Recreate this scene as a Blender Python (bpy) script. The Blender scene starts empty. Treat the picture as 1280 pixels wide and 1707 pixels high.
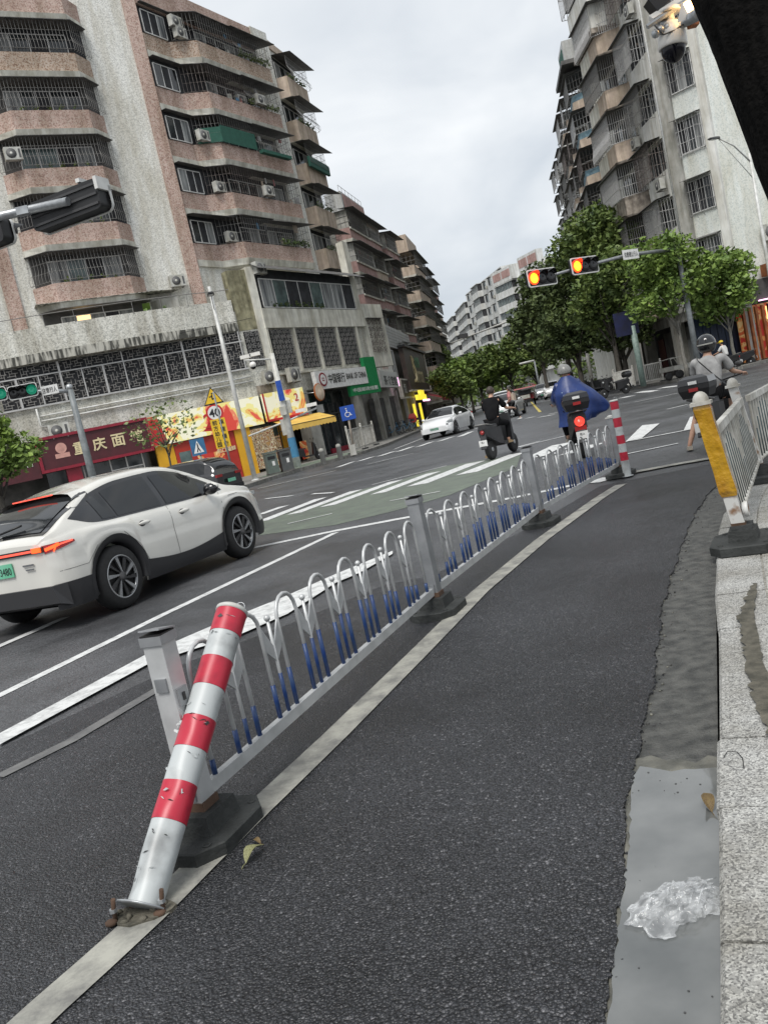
import bpy, bmesh, math, random
from mathutils import Vector, Matrix
rnd = random.Random(7)
R = math.radians
PI = math.pi
scene = bpy.context.scene
COL = scene.collection
# ---------------- camera ----------------
FPX, ROLL, PITCH, EYE = 1400.0, R(12.6), math.atan(148/1400), 1.4
cam = bpy.data.cameras.new('camera'); camo = bpy.data.objects.new('camera', cam); COL.objects.link(camo)
cam.sensor_fit = 'VERTICAL'; cam.sensor_height = 36.0; cam.lens = 36.0*FPX/1707
cam.clip_start = 0.05; cam.clip_end = 3000
fw = Vector((0, math.cos(PITCH), -math.sin(PITCH))); up0 = Vector((0, math.sin(PITCH), math.cos(PITCH))); rt0 = Vector((1, 0, 0))
# in the picture world-up leans left: camera rolled so that its own right axis drops
rt = rt0*math.cos(ROLL) - up0*math.sin(ROLL); up = rt0*math.sin(ROLL)+up0*math.cos(ROLL)
camo.matrix_world = Matrix(((rt.x, up.x, -fw.x, 0), (rt.y, up.y, -fw.y, 0), (rt.z, up.z, -fw.z, EYE), (0, 0, 0, 1)))
scene.camera = camo
def ray(x, y):
    u = x-640; v = 853.5-y
    a = u*math.cos(ROLL)+v*math.sin(ROLL); b = -u*math.sin(ROLL)+v*math.cos(ROLL)
    return a, FPX*math.cos(PITCH)+b*math.sin(PITCH), -FPX*math.sin(PITCH)+b*math.cos(PITCH)
def gp(x, y, z=0.0):
    d = ray(x, y); t = (z-EYE)/d[2]; return Vector((d[0]*t, d[1]*t, z))
def at(x, y, Y):
    d = ray(x, y); t = Y/d[1]; return Vector((d[0]*t, Y, EYE+d[2]*t))
# ---------------- world: overcast sky ----------------
SUN_EL, SUN_AZ = R(58), R(-20)
w = bpy.data.worlds.new('World'); scene.world = w; w.use_nodes = True
nt = w.node_tree; nt.nodes.clear()
N = nt.nodes.new; L = nt.links.new
sky = N('ShaderNodeTexSky'); sky.sky_type = 'NISHITA'; sky.sun_disc = False
sky.sun_elevation = SUN_EL; sky.sun_rotation = R(200); sky.dust_density = 4; sky.air_density = 1.0; sky.ozone_density = 1.0
tc = N('ShaderNodeTexCoord'); mp = N('ShaderNodeMapping'); mp.inputs['Scale'].default_value = (1.1, 1.1, 2.6)
no = N('ShaderNodeTexNoise'); no.inputs['Scale'].default_value = 2.3; no.inputs['Detail'].default_value = 5; no.inputs['Roughness'].default_value = 0.5
no.inputs['Distortion'].default_value = 0.4
cr = N('ShaderNodeValToRGB'); cr.color_ramp.elements[0].position = 0.30; cr.color_ramp.elements[1].position = 0.72
cr.color_ramp.elements[0].color = (2.85, 3.15, 3.5, 1); cr.color_ramp.elements[1].color = (5.15, 5.25, 5.3, 1)
mx = N('ShaderNodeMix'); mx.data_type = 'RGBA'; mx.inputs[0].default_value = 0.93
bg = N('ShaderNodeBackground'); bg.inputs['Strength'].default_value = 0.1; wo = N('ShaderNodeOutputWorld')
L(tc.outputs['Generated'], mp.inputs['Vector']); L(mp.outputs[0], no.inputs['Vector']); L(no.outputs['Fac'], cr.inputs[0])
L(sky.outputs[0], mx.inputs[6]); L(cr.outputs[0], mx.inputs[7]); L(mx.outputs[2], bg.inputs[0]); L(bg.outputs[0], wo.inputs[0])
sl = bpy.data.lights.new('sun', 'SUN'); sl.energy = 1.5; sl.angle = R(25); sl.color = (1, .97, .93)
so = bpy.data.objects.new('sun', sl); COL.objects.link(so)
so.rotation_euler = (PI/2-SUN_EL, 0, R(-20))   # light travels away from the camera: sun behind and to the left
scene.view_settings.view_transform = 'Standard'; scene.view_settings.look = 'None'
scene.view_settings.exposure = 1.02; scene.view_settings.gamma = 1.0; scene.view_settings.use_curve_mapping = False
scene.cycles.max_bounces = 6; scene.cycles.transparent_max_bounces = 8
# ---------------- materials ----------------
MATS = {}
def mat(name, col, rough=.6, metal=0, n=None, col2=None, rng=(.35, .65), grime=0, bump=0, bscale=None, spec=.5, emit=None, estr=0, alpha=1, stretch=None, coat=0, detail=4):
    """procedural principled material: colour noise between col and col2, optional grime streaks and bump"""
    if name in MATS: return MATS[name]
    m = bpy.data.materials.new(name); m.use_nodes = True; MATS[name] = m
    t = m.node_tree; p = t.nodes['Principled BSDF']; nn = t.nodes.new; ll = t.links.new
    c = (*col, 1) if len(col) == 3 else col
    p.inputs['Base Color'].default_value = c; p.inputs['Roughness'].default_value = rough; p.inputs['Metallic'].default_value = metal
    p.inputs['Specular IOR Level'].default_value = spec; p.inputs['Coat Weight'].default_value = coat
    if alpha < 1: p.inputs['Alpha'].default_value = alpha
    co = nn('ShaderNodeTexCoord'); src = co.outputs['Object']
    if stretch:
        mpn = nn('ShaderNodeMapping'); mpn.inputs['Scale'].default_value = stretch; ll(src, mpn.inputs['Vector']); vec = mpn.outputs[0]
    else: vec = src
    out = None
    if n is None: n = 6.0
    if col2 is None: col2 = tuple(x*.8 for x in col[:3])
    a = nn('ShaderNodeTexNoise'); a.inputs['Scale'].default_value = n; a.inputs['Detail'].default_value = detail; ll(vec, a.inputs['Vector'])
    r = nn('ShaderNodeValToRGB'); r.color_ramp.elements[0].position = rng[0]; r.color_ramp.elements[1].position = rng[1]
    r.color_ramp.elements[0].color = (*col2, 1); r.color_ramp.elements[1].color = c; ll(a.outputs['Fac'], r.inputs[0]); out = r.outputs[0]
    if grime:
        mg = nn('ShaderNodeMapping'); mg.inputs['Scale'].default_value = (1.6, 1.6, .22); ll(src, mg.inputs['Vector'])
        g = nn('ShaderNodeTexNoise'); g.inputs['Scale'].default_value = 1.3; g.inputs['Detail'].default_value = 8; g.inputs['Roughness'].default_value = .7; ll(mg.outputs[0], g.inputs['Vector'])
        gr = nn('ShaderNodeValToRGB'); gr.color_ramp.elements[0].position = .38; gr.color_ramp.elements[1].position = .60
        k = 1-grime; gr.color_ramp.elements[0].color = (k, k*.97, k*.9, 1); gr.color_ramp.elements[1].color = (1, 1, 1, 1); ll(g.outputs['Fac'], gr.inputs[0])
        mm = nn('ShaderNodeMix'); mm.data_type = 'RGBA'; mm.blend_type = 'MULTIPLY'; mm.inputs[0].default_value = 1
        ll(out, mm.inputs[6]); ll(gr.outputs[0], mm.inputs[7]); out = mm.outputs[2]
    ll(out, p.inputs['Base Color'])
    if bump:
        b = nn('ShaderNodeTexNoise'); b.inputs['Scale'].default_value = bscale or n*2; b.inputs['Detail'].default_value = 4; ll(src, b.inputs['Vector'])
        bb = nn('ShaderNodeBump'); bb.inputs['Strength'].default_value = bump; bb.inputs['Distance'].default_value = .02; ll(b.outputs['Fac'], bb.inputs['Height']); ll(bb.outputs[0], p.inputs['Normal'])
    if emit: p.inputs['Emission Color'].default_value = (*emit, 1); p.inputs['Emission Strength'].default_value = estr
    return m
def speck(name, base, dark, light, scale, grime=.35, rough=.8, bump=0, fine=0.5):
    """terrazzo / pebbledash / granite: voronoi-cell chips of several colours plus streaky dirt"""
    if name in MATS: return MATS[name]
    m = bpy.data.materials.new(name); m.use_nodes = True; MATS[name] = m
    t = m.node_tree; p = t.nodes['Principled BSDF']; nn = t.nodes.new; ll = t.links.new
    p.inputs['Roughness'].default_value = rough; p.inputs['Specular IOR Level'].default_value = .3
    co = nn('ShaderNodeTexCoord'); v = nn('ShaderNodeTexVoronoi'); v.inputs['Scale'].default_value = scale; ll(co.outputs['Object'], v.inputs['Vector'])
    sp = nn('ShaderNodeSeparateColor'); ll(v.outputs['Color'], sp.inputs[0])
    r = nn('ShaderNodeValToRGB'); e = r.color_ramp.elements; e[0].position = .0; e[0].color = (*dark, 1); e[1].position = 1; e[1].color = (*light, 1)
    for pos, c in ((.22, dark), (.34, base), (.72, base), (.84, light)):
        q = e.new(pos); q.color = (*c, 1)
    ll(sp.outputs[0], r.inputs[0]); out = r.outputs[0]
    mg = nn('ShaderNodeMapping'); mg.inputs['Scale'].default_value = (1.5, 1.5, .25); ll(co.outputs['Object'], mg.inputs['Vector'])
    g = nn('ShaderNodeTexNoise'); g.inputs['Scale'].default_value = .9; g.inputs['Detail'].default_value = 8; g.inputs['Roughness'].default_value = .68; ll(mg.outputs[0], g.inputs['Vector'])
    gr = nn('ShaderNodeValToRGB'); gr.color_ramp.elements[0].position = .36; gr.color_ramp.elements[1].position = .6
    k = 1-grime; gr.color_ramp.elements[0].color = (k, k*.96, k*.88, 1); gr.color_ramp.elements[1].color = (1, 1, 1, 1); ll(g.outputs['Fac'], gr.inputs[0])
    mm = nn('ShaderNodeMix'); mm.data_type = 'RGBA'; mm.blend_type = 'MULTIPLY'; mm.inputs[0].default_value = 1
    ll(out, mm.inputs[6]); ll(gr.outputs[0], mm.inputs[7]); ll(mm.outputs[2], p.inputs['Base Color'])
    if bump:
        bb = nn('ShaderNodeBump'); bb.inputs['Strength'].default_value = bump; bb.inputs['Distance'].default_value = .01; ll(v.outputs['Distance'], bb.inputs['Height']); ll(bb.outputs[0], p.inputs['Normal'])
    return m
# ---------------- mesh builder ----------------
class MB:
    def __init__(s): s.v = []; s.f = []; s.mi = []; s.sm = []; s.mats = []; s.cm = 0; s.M = Matrix.Identity(4); s.smooth = False
    def m(s, name):
        mt = MATS[name] if isinstance(name, str) else name
        if mt not in s.mats: s.mats.append(mt)
        s.cm = s.mats.index(mt); return s
    def vs(s, pts):
        b = len(s.v); s.v += [tuple(s.M @ Vector(p)) for p in pts]; return b
    def face(s, idx): s.f.append(tuple(idx)); s.mi.append(s.cm); s.sm.append(s.smooth)
    def poly(s, pts): b = s.vs(pts); s.face(range(b, b+len(pts)))
    def box2(s, x0, x1, y0, y1, z0, z1):
        b = s.vs([(x0,y0,z0),(x1,y0,z0),(x1,y1,z0),(x0,y1,z0),(x0,y0,z1),(x1,y0,z1),(x1,y1,z1),(x0,y1,z1)])
        for q in ((0,3,2,1),(4,5,6,7),(0,1,5,4),(1,2,6,5),(2,3,7,6),(3,0,4,7)): s.face([b+i for i in q])
    def box(s, c, d, rot=None):
        M = s.M
        if rot is not None: s.M = M @ Matrix.Translation(c) @ rot; c = (0, 0, 0)
        s.box2(c[0]-d[0]/2, c[0]+d[0]/2, c[1]-d[1]/2, c[1]+d[1]/2, c[2]-d[2]/2, c[2]+d[2]/2); s.M = M
    def prism(s, pts, z0, z1, cap=True):
        n = len(pts); b = s.vs([(p[0], p[1], z0) for p in pts]+[(p[0], p[1], z1) for p in pts])
        for i in range(n): j = (i+1) % n; s.face((b+i, b+j, b+n+j, b+n+i))
        if cap: s.face([b+n+i for i in range(n)]); s.face([b+n-1-i for i in range(n)])
    def loft(s, rings, cap=True, close=True):
        n = len(rings[0]); bs = [s.vs(r) for r in rings]
        for k in range(len(rings)-1):
            for i in range(n if close else n-1):
                j = (i+1) % n; s.face((bs[k]+i, bs[k]+j, bs[k+1]+j, bs[k+1]+i))
        if cap:
            sm = s.smooth; s.smooth = False
            s.face([bs[0]+n-1-i for i in range(n)]); s.face([bs[-1]+i for i in range(n)]); s.smooth = sm
    def path(s, pts, r, n=8, cap=True, smooth=True):
        pts = [Vector(p) for p in pts]; rs = r if isinstance(r, (list, tuple)) else [r]*len(pts); rings = []
        prev = None
        for i, p in enumerate(pts):
            d = (pts[min(i+1, len(pts)-1)]-pts[max(i-1, 0)]).normalized()
            a = (prev - d*prev.dot(d)) if prev is not None else d.orthogonal()
            if a.length < 1e-5: a = d.orthogonal()
            a.normalize(); prev = a; b = d.cross(a)
            rings.append([p+(a*math.cos(2*PI*k/n+PI/n)+b*math.sin(2*PI*k/n+PI/n))*rs[i] for k in range(n)])
        o = s.smooth; s.smooth = smooth and n > 4; s.loft(rings, cap); s.smooth = o
    def lathe(s, prof, n=16, c=(0,0,0), axis='z', smooth=True, cap=True):
        rings = []
        for r, h in prof:
            ring = []
            for k in range(n):
                a = 2*PI*k/n; x, y = r*math.cos(a), r*math.sin(a)
                p = (x, y, h) if axis == 'z' else ((x, -h, y) if axis == 'y' else (h, x, y))
                ring.append((p[0]+c[0], p[1]+c[1], p[2]+c[2]))
            rings.append(ring)
        o = s.smooth; s.smooth = smooth; s.loft(rings, cap); s.smooth = o
    def sphere(s, c, r, n=12, m=8):
        if not isinstance(r, (tuple, list)): r = (r, r, r)
        rings = [[(c[0]+r[0]*math.sin(PI*j/m)*math.cos(2*PI*k/n), c[1]+r[1]*math.sin(PI*j/m)*math.sin(2*PI*k/n), c[2]-r[2]*math.cos(PI*j/m)) for k in range(n)] for j in range(m+1)]
        rings[0] = [(c[0]+1e-4*math.cos(2*PI*k/n), c[1]+1e-4*math.sin(2*PI*k/n), c[2]-r[2]) for k in range(n)]
        rings[-1] = [(c[0]+1e-4*math.cos(2*PI*k/n), c[1]+1e-4*math.sin(2*PI*k/n), c[2]+r[2]) for k in range(n)]
        o = s.smooth; s.smooth = True; s.loft(rings, True); s.smooth = o
    def text(s, body, h, pos, w=None, depth=.01, rot=None, align='CENTER', bold=0.0, font=None):
        """lettering standing in the local xz plane facing -y, h = glyph height"""
        me = text_mesh(body, bold)
        xs = [v[0] for v in me[0]]; ys = [v[1] for v in me[0]]
        if not xs: return
        x0, x1, y0, y1 = min(xs), max(xs), min(ys), max(ys); k = h/(y1-y0); kx = k if w is None else w/(x1-x0)
        cx = (x0+x1)/2 if align == 'CENTER' else x0; cy = (y0+y1)/2
        M = s.M; s.M = M @ Matrix.Translation(pos) @ (rot if rot is not None else Matrix.Identity(4))
        b = s.vs([((x-cx)*kx, -depth, (y-cy)*k) for x, y in me[0]])
        for f in me[1]: s.face([b+i for i in f])
        s.M = M
    def build(s, name, parent=None, loc=None, auto=False):
        me = bpy.data.meshes.new(name); me.from_pydata(s.v, [], s.f); 
        for mt in s.mats: me.materials.append(mt)
        me.polygons.foreach_set('material_index', s.mi); me.polygons.foreach_set('use_smooth', s.sm); me.update()
        bm = bmesh.new(); bm.from_mesh(me); bmesh.ops.recalc_face_normals(bm, faces=bm.faces) if not getattr(s, 'keep', False) else None; bm.to_mesh(me); bm.free()
        o = bpy.data.objects.new(name, me); COL.objects.link(o)
        if parent is not None: o.parent = parent
        if loc is not None: o.location = loc
        return o
def _chain(f):
    def g(s, *a, **k): f(s, *a, **k); return s
    return g
for _n in ('poly','box2','box','prism','loft','path','lathe','sphere','text'): setattr(MB, _n, _chain(getattr(MB, _n)))
_TX = {}
def text_mesh(body, bold=0.0):
    key = (body, bold)
    if key in _TX: return _TX[key]
    cu = bpy.data.curves.new('lettering', 'FONT'); cu.body = body; cu.size = 1; cu.fill_mode = 'FRONT'; cu.offset = bold; cu.resolution_u = 3
    ob = bpy.data.objects.new('lettering', cu); COL.objects.link(ob)
    dg = bpy.context.evaluated_depsgraph_get(); me = bpy.data.meshes.new_from_object(ob.evaluated_get(dg))
    res = ([(v.co.x, v.co.y) for v in me.vertices], [tuple(p.vertices) for p in me.polygons])
    bpy.data.objects.remove(ob); bpy.data.curves.remove(cu); bpy.data.meshes.remove(me); _TX[key] = res
    return res
def tag(o, label=None, cat=None, group=None, kind=None):
    if label: o['label'] = label
    if cat: o['category'] = cat
    if group: o['group'] = group
    if kind: o['kind'] = kind
    return o
def thing(name, label, cat, loc=(0,0,0), rz=0, group=None):
    o = bpy.data.objects.new(name, None); COL.objects.link(o); o.location = loc; o.rotation_euler = (0, 0, rz); o.empty_display_size = .2
    return tag(o, label, cat, group)
KIDS = {}
def copy_thing(root, loc, rz=None, label=None, scale=None):
    r = root.copy(); COL.objects.link(r); r.location = loc
    if rz is not None: r.rotation_euler = (root.rotation_euler[0], root.rotation_euler[1], rz)
    if scale: r.scale = (scale,)*3 if not isinstance(scale, tuple) else scale
    if label: r['label'] = label
    for ch in [x for x in COL.objects if x.parent == root]:
        c = ch.copy(); COL.objects.link(c); c.parent = r
        for g in [x for x in COL.objects if x.parent == ch]:
            d = g.copy(); COL.objects.link(d); d.parent = c
    return r
def frame(pl, pr, z=0):
    """facade frame: x from viewer's left to right, y inward, z up"""
    d = Vector((pr[0]-pl[0], pr[1]-pl[1], 0)); W = d.length; d.normalize(); n = Vector((-d.y, d.x, 0))
    return Matrix(((d.x, n.x, 0, pl[0]), (d.y, n.y, 0, pl[1]), (0, 0, 1, z), (0, 0, 0, 1))), W
RX = lambda a: Matrix.Rotation(a, 4, 'X')
RY = lambda a: Matrix.Rotation(a, 4, 'Y')
RZ = lambda a: Matrix.Rotation(a, 4, 'Z')
# ---------------- palette ----------------
def asphalt(name, dark, mid, light, scale, rough=.6, bump=.6, patch=.25):
    m = bpy.data.materials.new(name); m.use_nodes = True; MATS[name] = m
    t = m.node_tree; p = t.nodes['Principled BSDF']; nn = t.nodes.new; ll = t.links.new
    co = nn('ShaderNodeTexCoord'); v = nn('ShaderNodeTexVoronoi'); v.inputs['Scale'].default_value = scale
    wn = nn('ShaderNodeTexNoise'); wn.inputs['Scale'].default_value = scale*.7; wn.inputs['Detail'].default_value = 3; ll(co.outputs['Object'], wn.inputs['Vector']); wm = nn('ShaderNodeVectorMath'); wm.operation = 'MULTIPLY_ADD'; wm.inputs[1].default_value = (1.3/scale,)*3; ll(wn.outputs['Color'], wm.inputs[0]); ll(co.outputs['Object'], wm.inputs[2]); ll(wm.outputs[0], v.inputs['Vector'])
    sp = nn('ShaderNodeSeparateColor'); ll(v.outputs['Color'], sp.inputs[0])
    r = nn('ShaderNodeValToRGB'); e = r.color_ramp.elements; e[0].color = (*dark, 1); e[1].color = (*light, 1); q = e.new(.55); q.color = (*mid, 1); q = e.new(.9); q.color = (*mid, 1)
    ll(sp.outputs[0], r.inputs[0])
    g = nn('ShaderNodeTexNoise'); g.inputs['Scale'].default_value = .55; g.inputs['Detail'].default_value = 9; g.inputs['Roughness'].default_value = .65; ll(co.outputs['Object'], g.inputs['Vector'])
    gr = nn('ShaderNodeValToRGB'); gr.color_ramp.elements[0].position = .40; gr.color_ramp.elements[1].position = .60; k = 1-patch
    gr.color_ramp.elements[0].color = (k, k, k, 1); gr.color_ramp.elements[1].color = (1+patch*.4,)*3+(1,); ll(g.outputs['Fac'], gr.inputs[0])
    mm = nn('ShaderNodeMix'); mm.data_type = 'RGBA'; mm.blend_type = 'MULTIPLY'; mm.inputs[0].default_value = 1
    ll(r.outputs[0], mm.inputs[6]); ll(gr.outputs[0], mm.inputs[7])
    ed_ = nn('ShaderNodeMapRange'); ed_.inputs[1].default_value = .25; ed_.inputs[2].default_value = .72; ed_.inputs[3].default_value = 1.15; ed_.inputs[4].default_value = .35; ll(v.outputs['Distance'], ed_.inputs[0])  # darker cell edges: dark binder plus crevice shade put into the colour
    m3 = nn('ShaderNodeMix'); m3.data_type = 'RGBA'; m3.blend_type = 'MULTIPLY'; m3.inputs[0].default_value = 1; ll(mm.outputs[2], m3.inputs[6]); ll(ed_.outputs[0], m3.inputs[7]); ll(m3.outputs[2], p.inputs['Base Color'])
    rr = nn('ShaderNodeMapRange'); rr.inputs[1].default_value = .3; rr.inputs[2].default_value = .7; rr.inputs[3].default_value = rough-.12; rr.inputs[4].default_value = rough+.1
    ll(g.outputs['Fac'], rr.inputs[0]); ll(rr.outputs[0], p.inputs['Roughness'])
    bb = nn('ShaderNodeBump'); bb.inputs['Strength'].default_value = bump; bb.inputs['Distance'].default_value = .008; bb.invert = True; ll(v.outputs['Distance'], bb.inputs['Height']); ll(bb.outputs[0], p.inputs['Normal'])
    return m
asphalt('asphalt_old', (.07,.073,.078), (.102,.105,.111), (.165,.167,.172), 90, .5, .3, .38)
asphalt('asphalt_new', (.015,.016,.019), (.043,.045,.051), (.17,.17,.18), 115, .40, 1.0, .45)
def paint(name, col, under=(.09,.09,.095), wear=.5, scale=9, rough=.6):
    """road paint worn through to the asphalt in patches"""
    m = bpy.data.materials.new(name); m.use_nodes = True; MATS[name] = m
    t = m.node_tree; p = t.nodes['Principled BSDF']; nn = t.nodes.new; ll = t.links.new; p.inputs['Roughness'].default_value = rough
    co = nn('ShaderNodeTexCoord'); a = nn('ShaderNodeTexNoise'); a.inputs['Scale'].default_value = scale; a.inputs['Detail'].default_value = 10; a.inputs['Roughness'].default_value = .72; ll(co.outputs['Object'], a.inputs['Vector'])
    r = nn('ShaderNodeValToRGB'); r.color_ramp.elements[0].position = .36+.1*(wear-.5); r.color_ramp.elements[1].position = .46+.25*wear
    r.color_ramp.elements[0].color = (*[under[i]*(.3+.3*wear)+col[i]*(.62-.42*wear) for i in range(3)], 1); r.color_ramp.elements[1].color = (*col, 1); ll(a.outputs['Fac'], r.inputs[0]); ll(r.outputs[0], p.inputs['Base Color'])
    return m
paint('paint_white', (.62,.63,.62), wear=.35)
paint('paint_worn', (.36,.355,.31), wear=.75, scale=6)
paint('paint_yellow', (.62,.5,.1), wear=.5)
paint('paint_green', (.135,.165,.125), under=(.1,.105,.1), wear=.7, scale=2.5)
paint('paint_faint', (.17,.17,.165), wear=.8, scale=7)
mat('gutter', (.095,.095,.087), .5, n=14, col2=(.032,.033,.031), rng=(.34,.66), bump=.6, bscale=90, detail=14)
mat('mud', (.12,.11,.085), .9, n=14, col2=(.045,.043,.032), bump=.8, bscale=30, detail=9)
mat('slurry', (.15,.145,.12), .45, n=10, col2=(.06,.06,.05), bump=.3, bscale=30)
mat('water', (.17,.175,.17), .03, n=4, col2=(.085,.09,.088), rng=(.3,.7), spec=1.0, detail=10)
speck('granite', (.34,.34,.32), (.18,.18,.17), (.50,.49,.47), 160, .35, .75, .2)
speck('granite_kerb', (.34,.34,.325), (.17,.17,.165), (.50,.50,.475), 190, .45, .75, .3)
speck('paver', (.30,.295,.27), (.2,.2,.18), (.40,.39,.36), 40, .5, .8)
mat('pavement', (.21,.205,.19), .8, n=3, col2=(.15,.148,.135), stretch=None, detail=9)
mat('kerb', (.24,.235,.22), .8, n=5, col2=(.14,.138,.13), grime=.3)
mat('green_paving', (.16,.20,.15), .8, n=2, col2=(.11,.14,.11), detail=8)
speck('terrazzo_white', (.70,.70,.655), (.54,.54,.51), (.80,.80,.76), 21, .26, .85)
speck('terrazzo_pink', (.52,.385,.33), (.34,.23,.195), (.56,.46,.40), 20, .35, .85)
speck('terrazzo_tan', (.50,.39,.31), (.27,.18,.13), (.54,.47,.40), 22, .35, .85)
speck('podium_stone', (.60,.595,.54), (.42,.42,.385), (.70,.695,.64), 19, .42, .85)
speck('pebble_right', (.72,.75,.71), (.60,.64,.61), (.76,.78,.74), 17, .2, .85)
mat('mossy', (.36,.34,.22), .9, n=3, col2=(.17,.16,.10), grime=.5, detail=9)
mat('ledge_white', (.70,.69,.61), .8, n=2, col2=(.56,.55,.49), grime=.35)
mat('ledge_stained', (.44,.43,.38), .9, n=2.2, col2=(.06,.06,.052), rng=(.42,.58), stretch=(3, 3, .5), detail=9)
mat('wall_white', (.78,.78,.74), .8, n=2, col2=(.66,.66,.62), grime=.3)
mat('wall_grey', (.46,.45,.42), .85, n=2, col2=(.34,.34,.31), grime=.4)
mat('wall_tan', (.58,.48,.38), .85, n=3, col2=(.47,.38,.31), grime=.4)
mat('wall_rose', (.46,.30,.275), .85, n=3, col2=(.37,.23,.21), grime=.35)
mat('wall_stain', (.44,.39,.33), .85, n=3, col2=(.2,.17,.145), grime=.5)
mat('wall_blue', (.20,.32,.38), .8, n=4, col2=(.1,.17,.22), grime=.3)
mat('tile_white', (.52,.53,.53), .5, n=6, col2=(.42,.43,.43), grime=.3)
mat('far_white', (.66,.67,.66), .8, n=1, col2=(.56,.57,.56), grime=.3)
mat('dark_room', (.040,.042,.046), .9, n=2, col2=(.022,.022,.024))  # near-black tone stands in for unlit interiors
mat('dark_wall', (.11,.105,.10), .9, n=2, col2=(.055,.055,.053))  # dark tone, also standing in for shade inside recesses and shopfronts
mat('glass_dark', (.035,.042,.045), .08, n=1.3, col2=(.012,.014,.016), spec=.6)
mat('glass_teal', (.10,.15,.145), .15, n=1.6, col2=(.035,.055,.055), spec=.6)
mat('curtain', (.36,.37,.36), .9, n=1.0, col2=(.08,.085,.09), stretch=(5, 5, .5))
mat('frame_white', (.66,.66,.64), .45)
mat('awning_dark', (.12,.115,.11), .6, n=3, col2=(.06,.06,.058))
mat('bars', (.24,.235,.225), .5, metal=.3)
mat('bars_light', (.50,.495,.485), .45, metal=.2)
mat('bars_rust', (.27,.23,.21), .6, metal=.2, n=6, col2=(.08,.07,.065))
mat('ac_white', (.56,.56,.53), .6, n=4, col2=(.42,.42,.38), grime=.3)
mat('ac_grille', (.10,.10,.10), .6)
mat('net_green', (.02,.10,.07), .8)
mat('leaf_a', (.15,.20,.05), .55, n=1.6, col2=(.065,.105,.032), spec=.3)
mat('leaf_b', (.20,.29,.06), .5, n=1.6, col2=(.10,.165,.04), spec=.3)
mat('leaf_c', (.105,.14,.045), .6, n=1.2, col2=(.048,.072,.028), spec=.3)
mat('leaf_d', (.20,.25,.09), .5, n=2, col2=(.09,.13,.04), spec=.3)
mat('bark', (.10,.09,.075), .9, n=8, col2=(.045,.04,.034), bump=.8, bscale=20, stretch=(4,4,.8))
mat('bark_pale', (.24,.23,.2), .9, n=8, col2=(.14,.135,.12), stretch=(3,3,.8))
mat('bark_backlit', (.008,.0075,.007), .98, spec=.1, n=5, col2=(.003,.003,.003), bump=1, bscale=26, stretch=(4,4,.7))  # near-black colour stands in for backlit bark
mat('metal_white', (.52,.53,.53), .38, metal=.25, n=9, col2=(.40,.41,.41), rng=(.3,.6))
mat('metal_dull', (.34,.35,.36), .42, metal=.45, n=7, col2=(.24,.25,.26))
mat('galv', (.42,.44,.45), .4, metal=.6, n=12, col2=(.3,.31,.32))
mat('pole_white', (.66,.67,.66), .45, n=6, col2=(.5,.51,.5), grime=.2)
mat('pole_grey', (.22,.24,.245), .5, n=6, col2=(.15,.165,.17))
mat('pole_green', (.26,.34,.30), .5, n=6, col2=(.17,.23,.2))
mat('blue_sleeve', (.006,.034,.15), .4, n=25, col2=(.02,.05,.13))
mat('red_film', (.42,.018,.04), .38, n=11, col2=(.27,.014,.03), rng=(.3,.48), detail=9)
mat('white_film', (.43,.455,.455), .42, n=7, col2=(.24,.25,.25), rng=(.30,.50), detail=9)
mat('rubber', (.042,.045,.046), .7, n=10, col2=(.02,.022,.022), bump=.3, bscale=40)
mat('rubber_dusty', (.034,.037,.036), .7, n=7, col2=(.016,.018,.017), bump=.3, bscale=50, detail=9)
mat('rust', (.095,.055,.035), .9, n=14, col2=(.06,.035,.022))
mat('rust_white', (.55,.55,.53), .5, n=10, col2=(.22,.13,.075), rng=(.36,.5))
mat('tape_yellow', (.50,.285,.012), .22, n=7, col2=(.36,.18,.008), bump=1.0, bscale=14, coat=.6, stretch=(1,1,.4))
mat('fence_white', (.60,.60,.57), .5, n=9, col2=(.40,.39,.36), grime=.35)
mat('fence_blue', (.03,.06,.16), .5)
mat('bar_slate', (.045,.07,.075), .5)
mat('bag_film', (.80,.82,.83), .08, alpha=.33, spec=1.0, n=30, col2=(.30,.31,.32), rng=(.38,.55), bump=.5, bscale=40, detail=9)
mat('leaf_dry', (.17,.12,.04), .7, n=30, col2=(.07,.04,.02))
mat('leaf_fallen', (.26,.27,.13), .7, n=30, col2=(.12,.11,.05))
mat('black', (.012,.012,.013), .5); mat('black_gloss', (.010,.010,.012), .12, coat=.5); mat('dark_grey', (.05,.05,.052), .6)
mat('tyre', (.018,.018,.019), .75, n=30, col2=(.012,.012,.012)); mat('alloy', (.45,.46,.47), .3, metal=.8); mat('alloy_black', (.014,.014,.015), .35)
mat('car_white', (.66,.65,.60), .22, n=2, col2=(.60,.59,.55), coat=1.0, spec=.6); mat('car_white_b', (.70,.71,.71), .25, n=2, col2=(.62,.63,.63), coat=.8)
mat('car_black', (.016,.016,.018), .15, coat=1.0); mat('car_silver', (.42,.43,.44), .25, metal=.5, coat=.6)
mat('cladding', (.022,.022,.024), .5, n=20, col2=(.022,.022,.024))
mat('car_glass', (.018,.02,.022), .05, n=.8, col2=(.01,.011,.012), spec=.55)
mat('plate_green', (.10,.42,.24), .4, n=3, col2=(.2,.5,.36)); mat('chrome', (.6,.6,.6), .15, metal=1)
mat('red_lamp', (.5,.02,.02), .2, emit=(1, .05, .03), estr=.9); mat('lamp_orange', (.9,.2,.05), .3, emit=(1, .3, .08), estr=5)
mat('lamp_dim', (.30,.02,.02), .25); mat('bar_red', (.5,.03,.02), .25, emit=(1, .13, .08), estr=.6)
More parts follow.
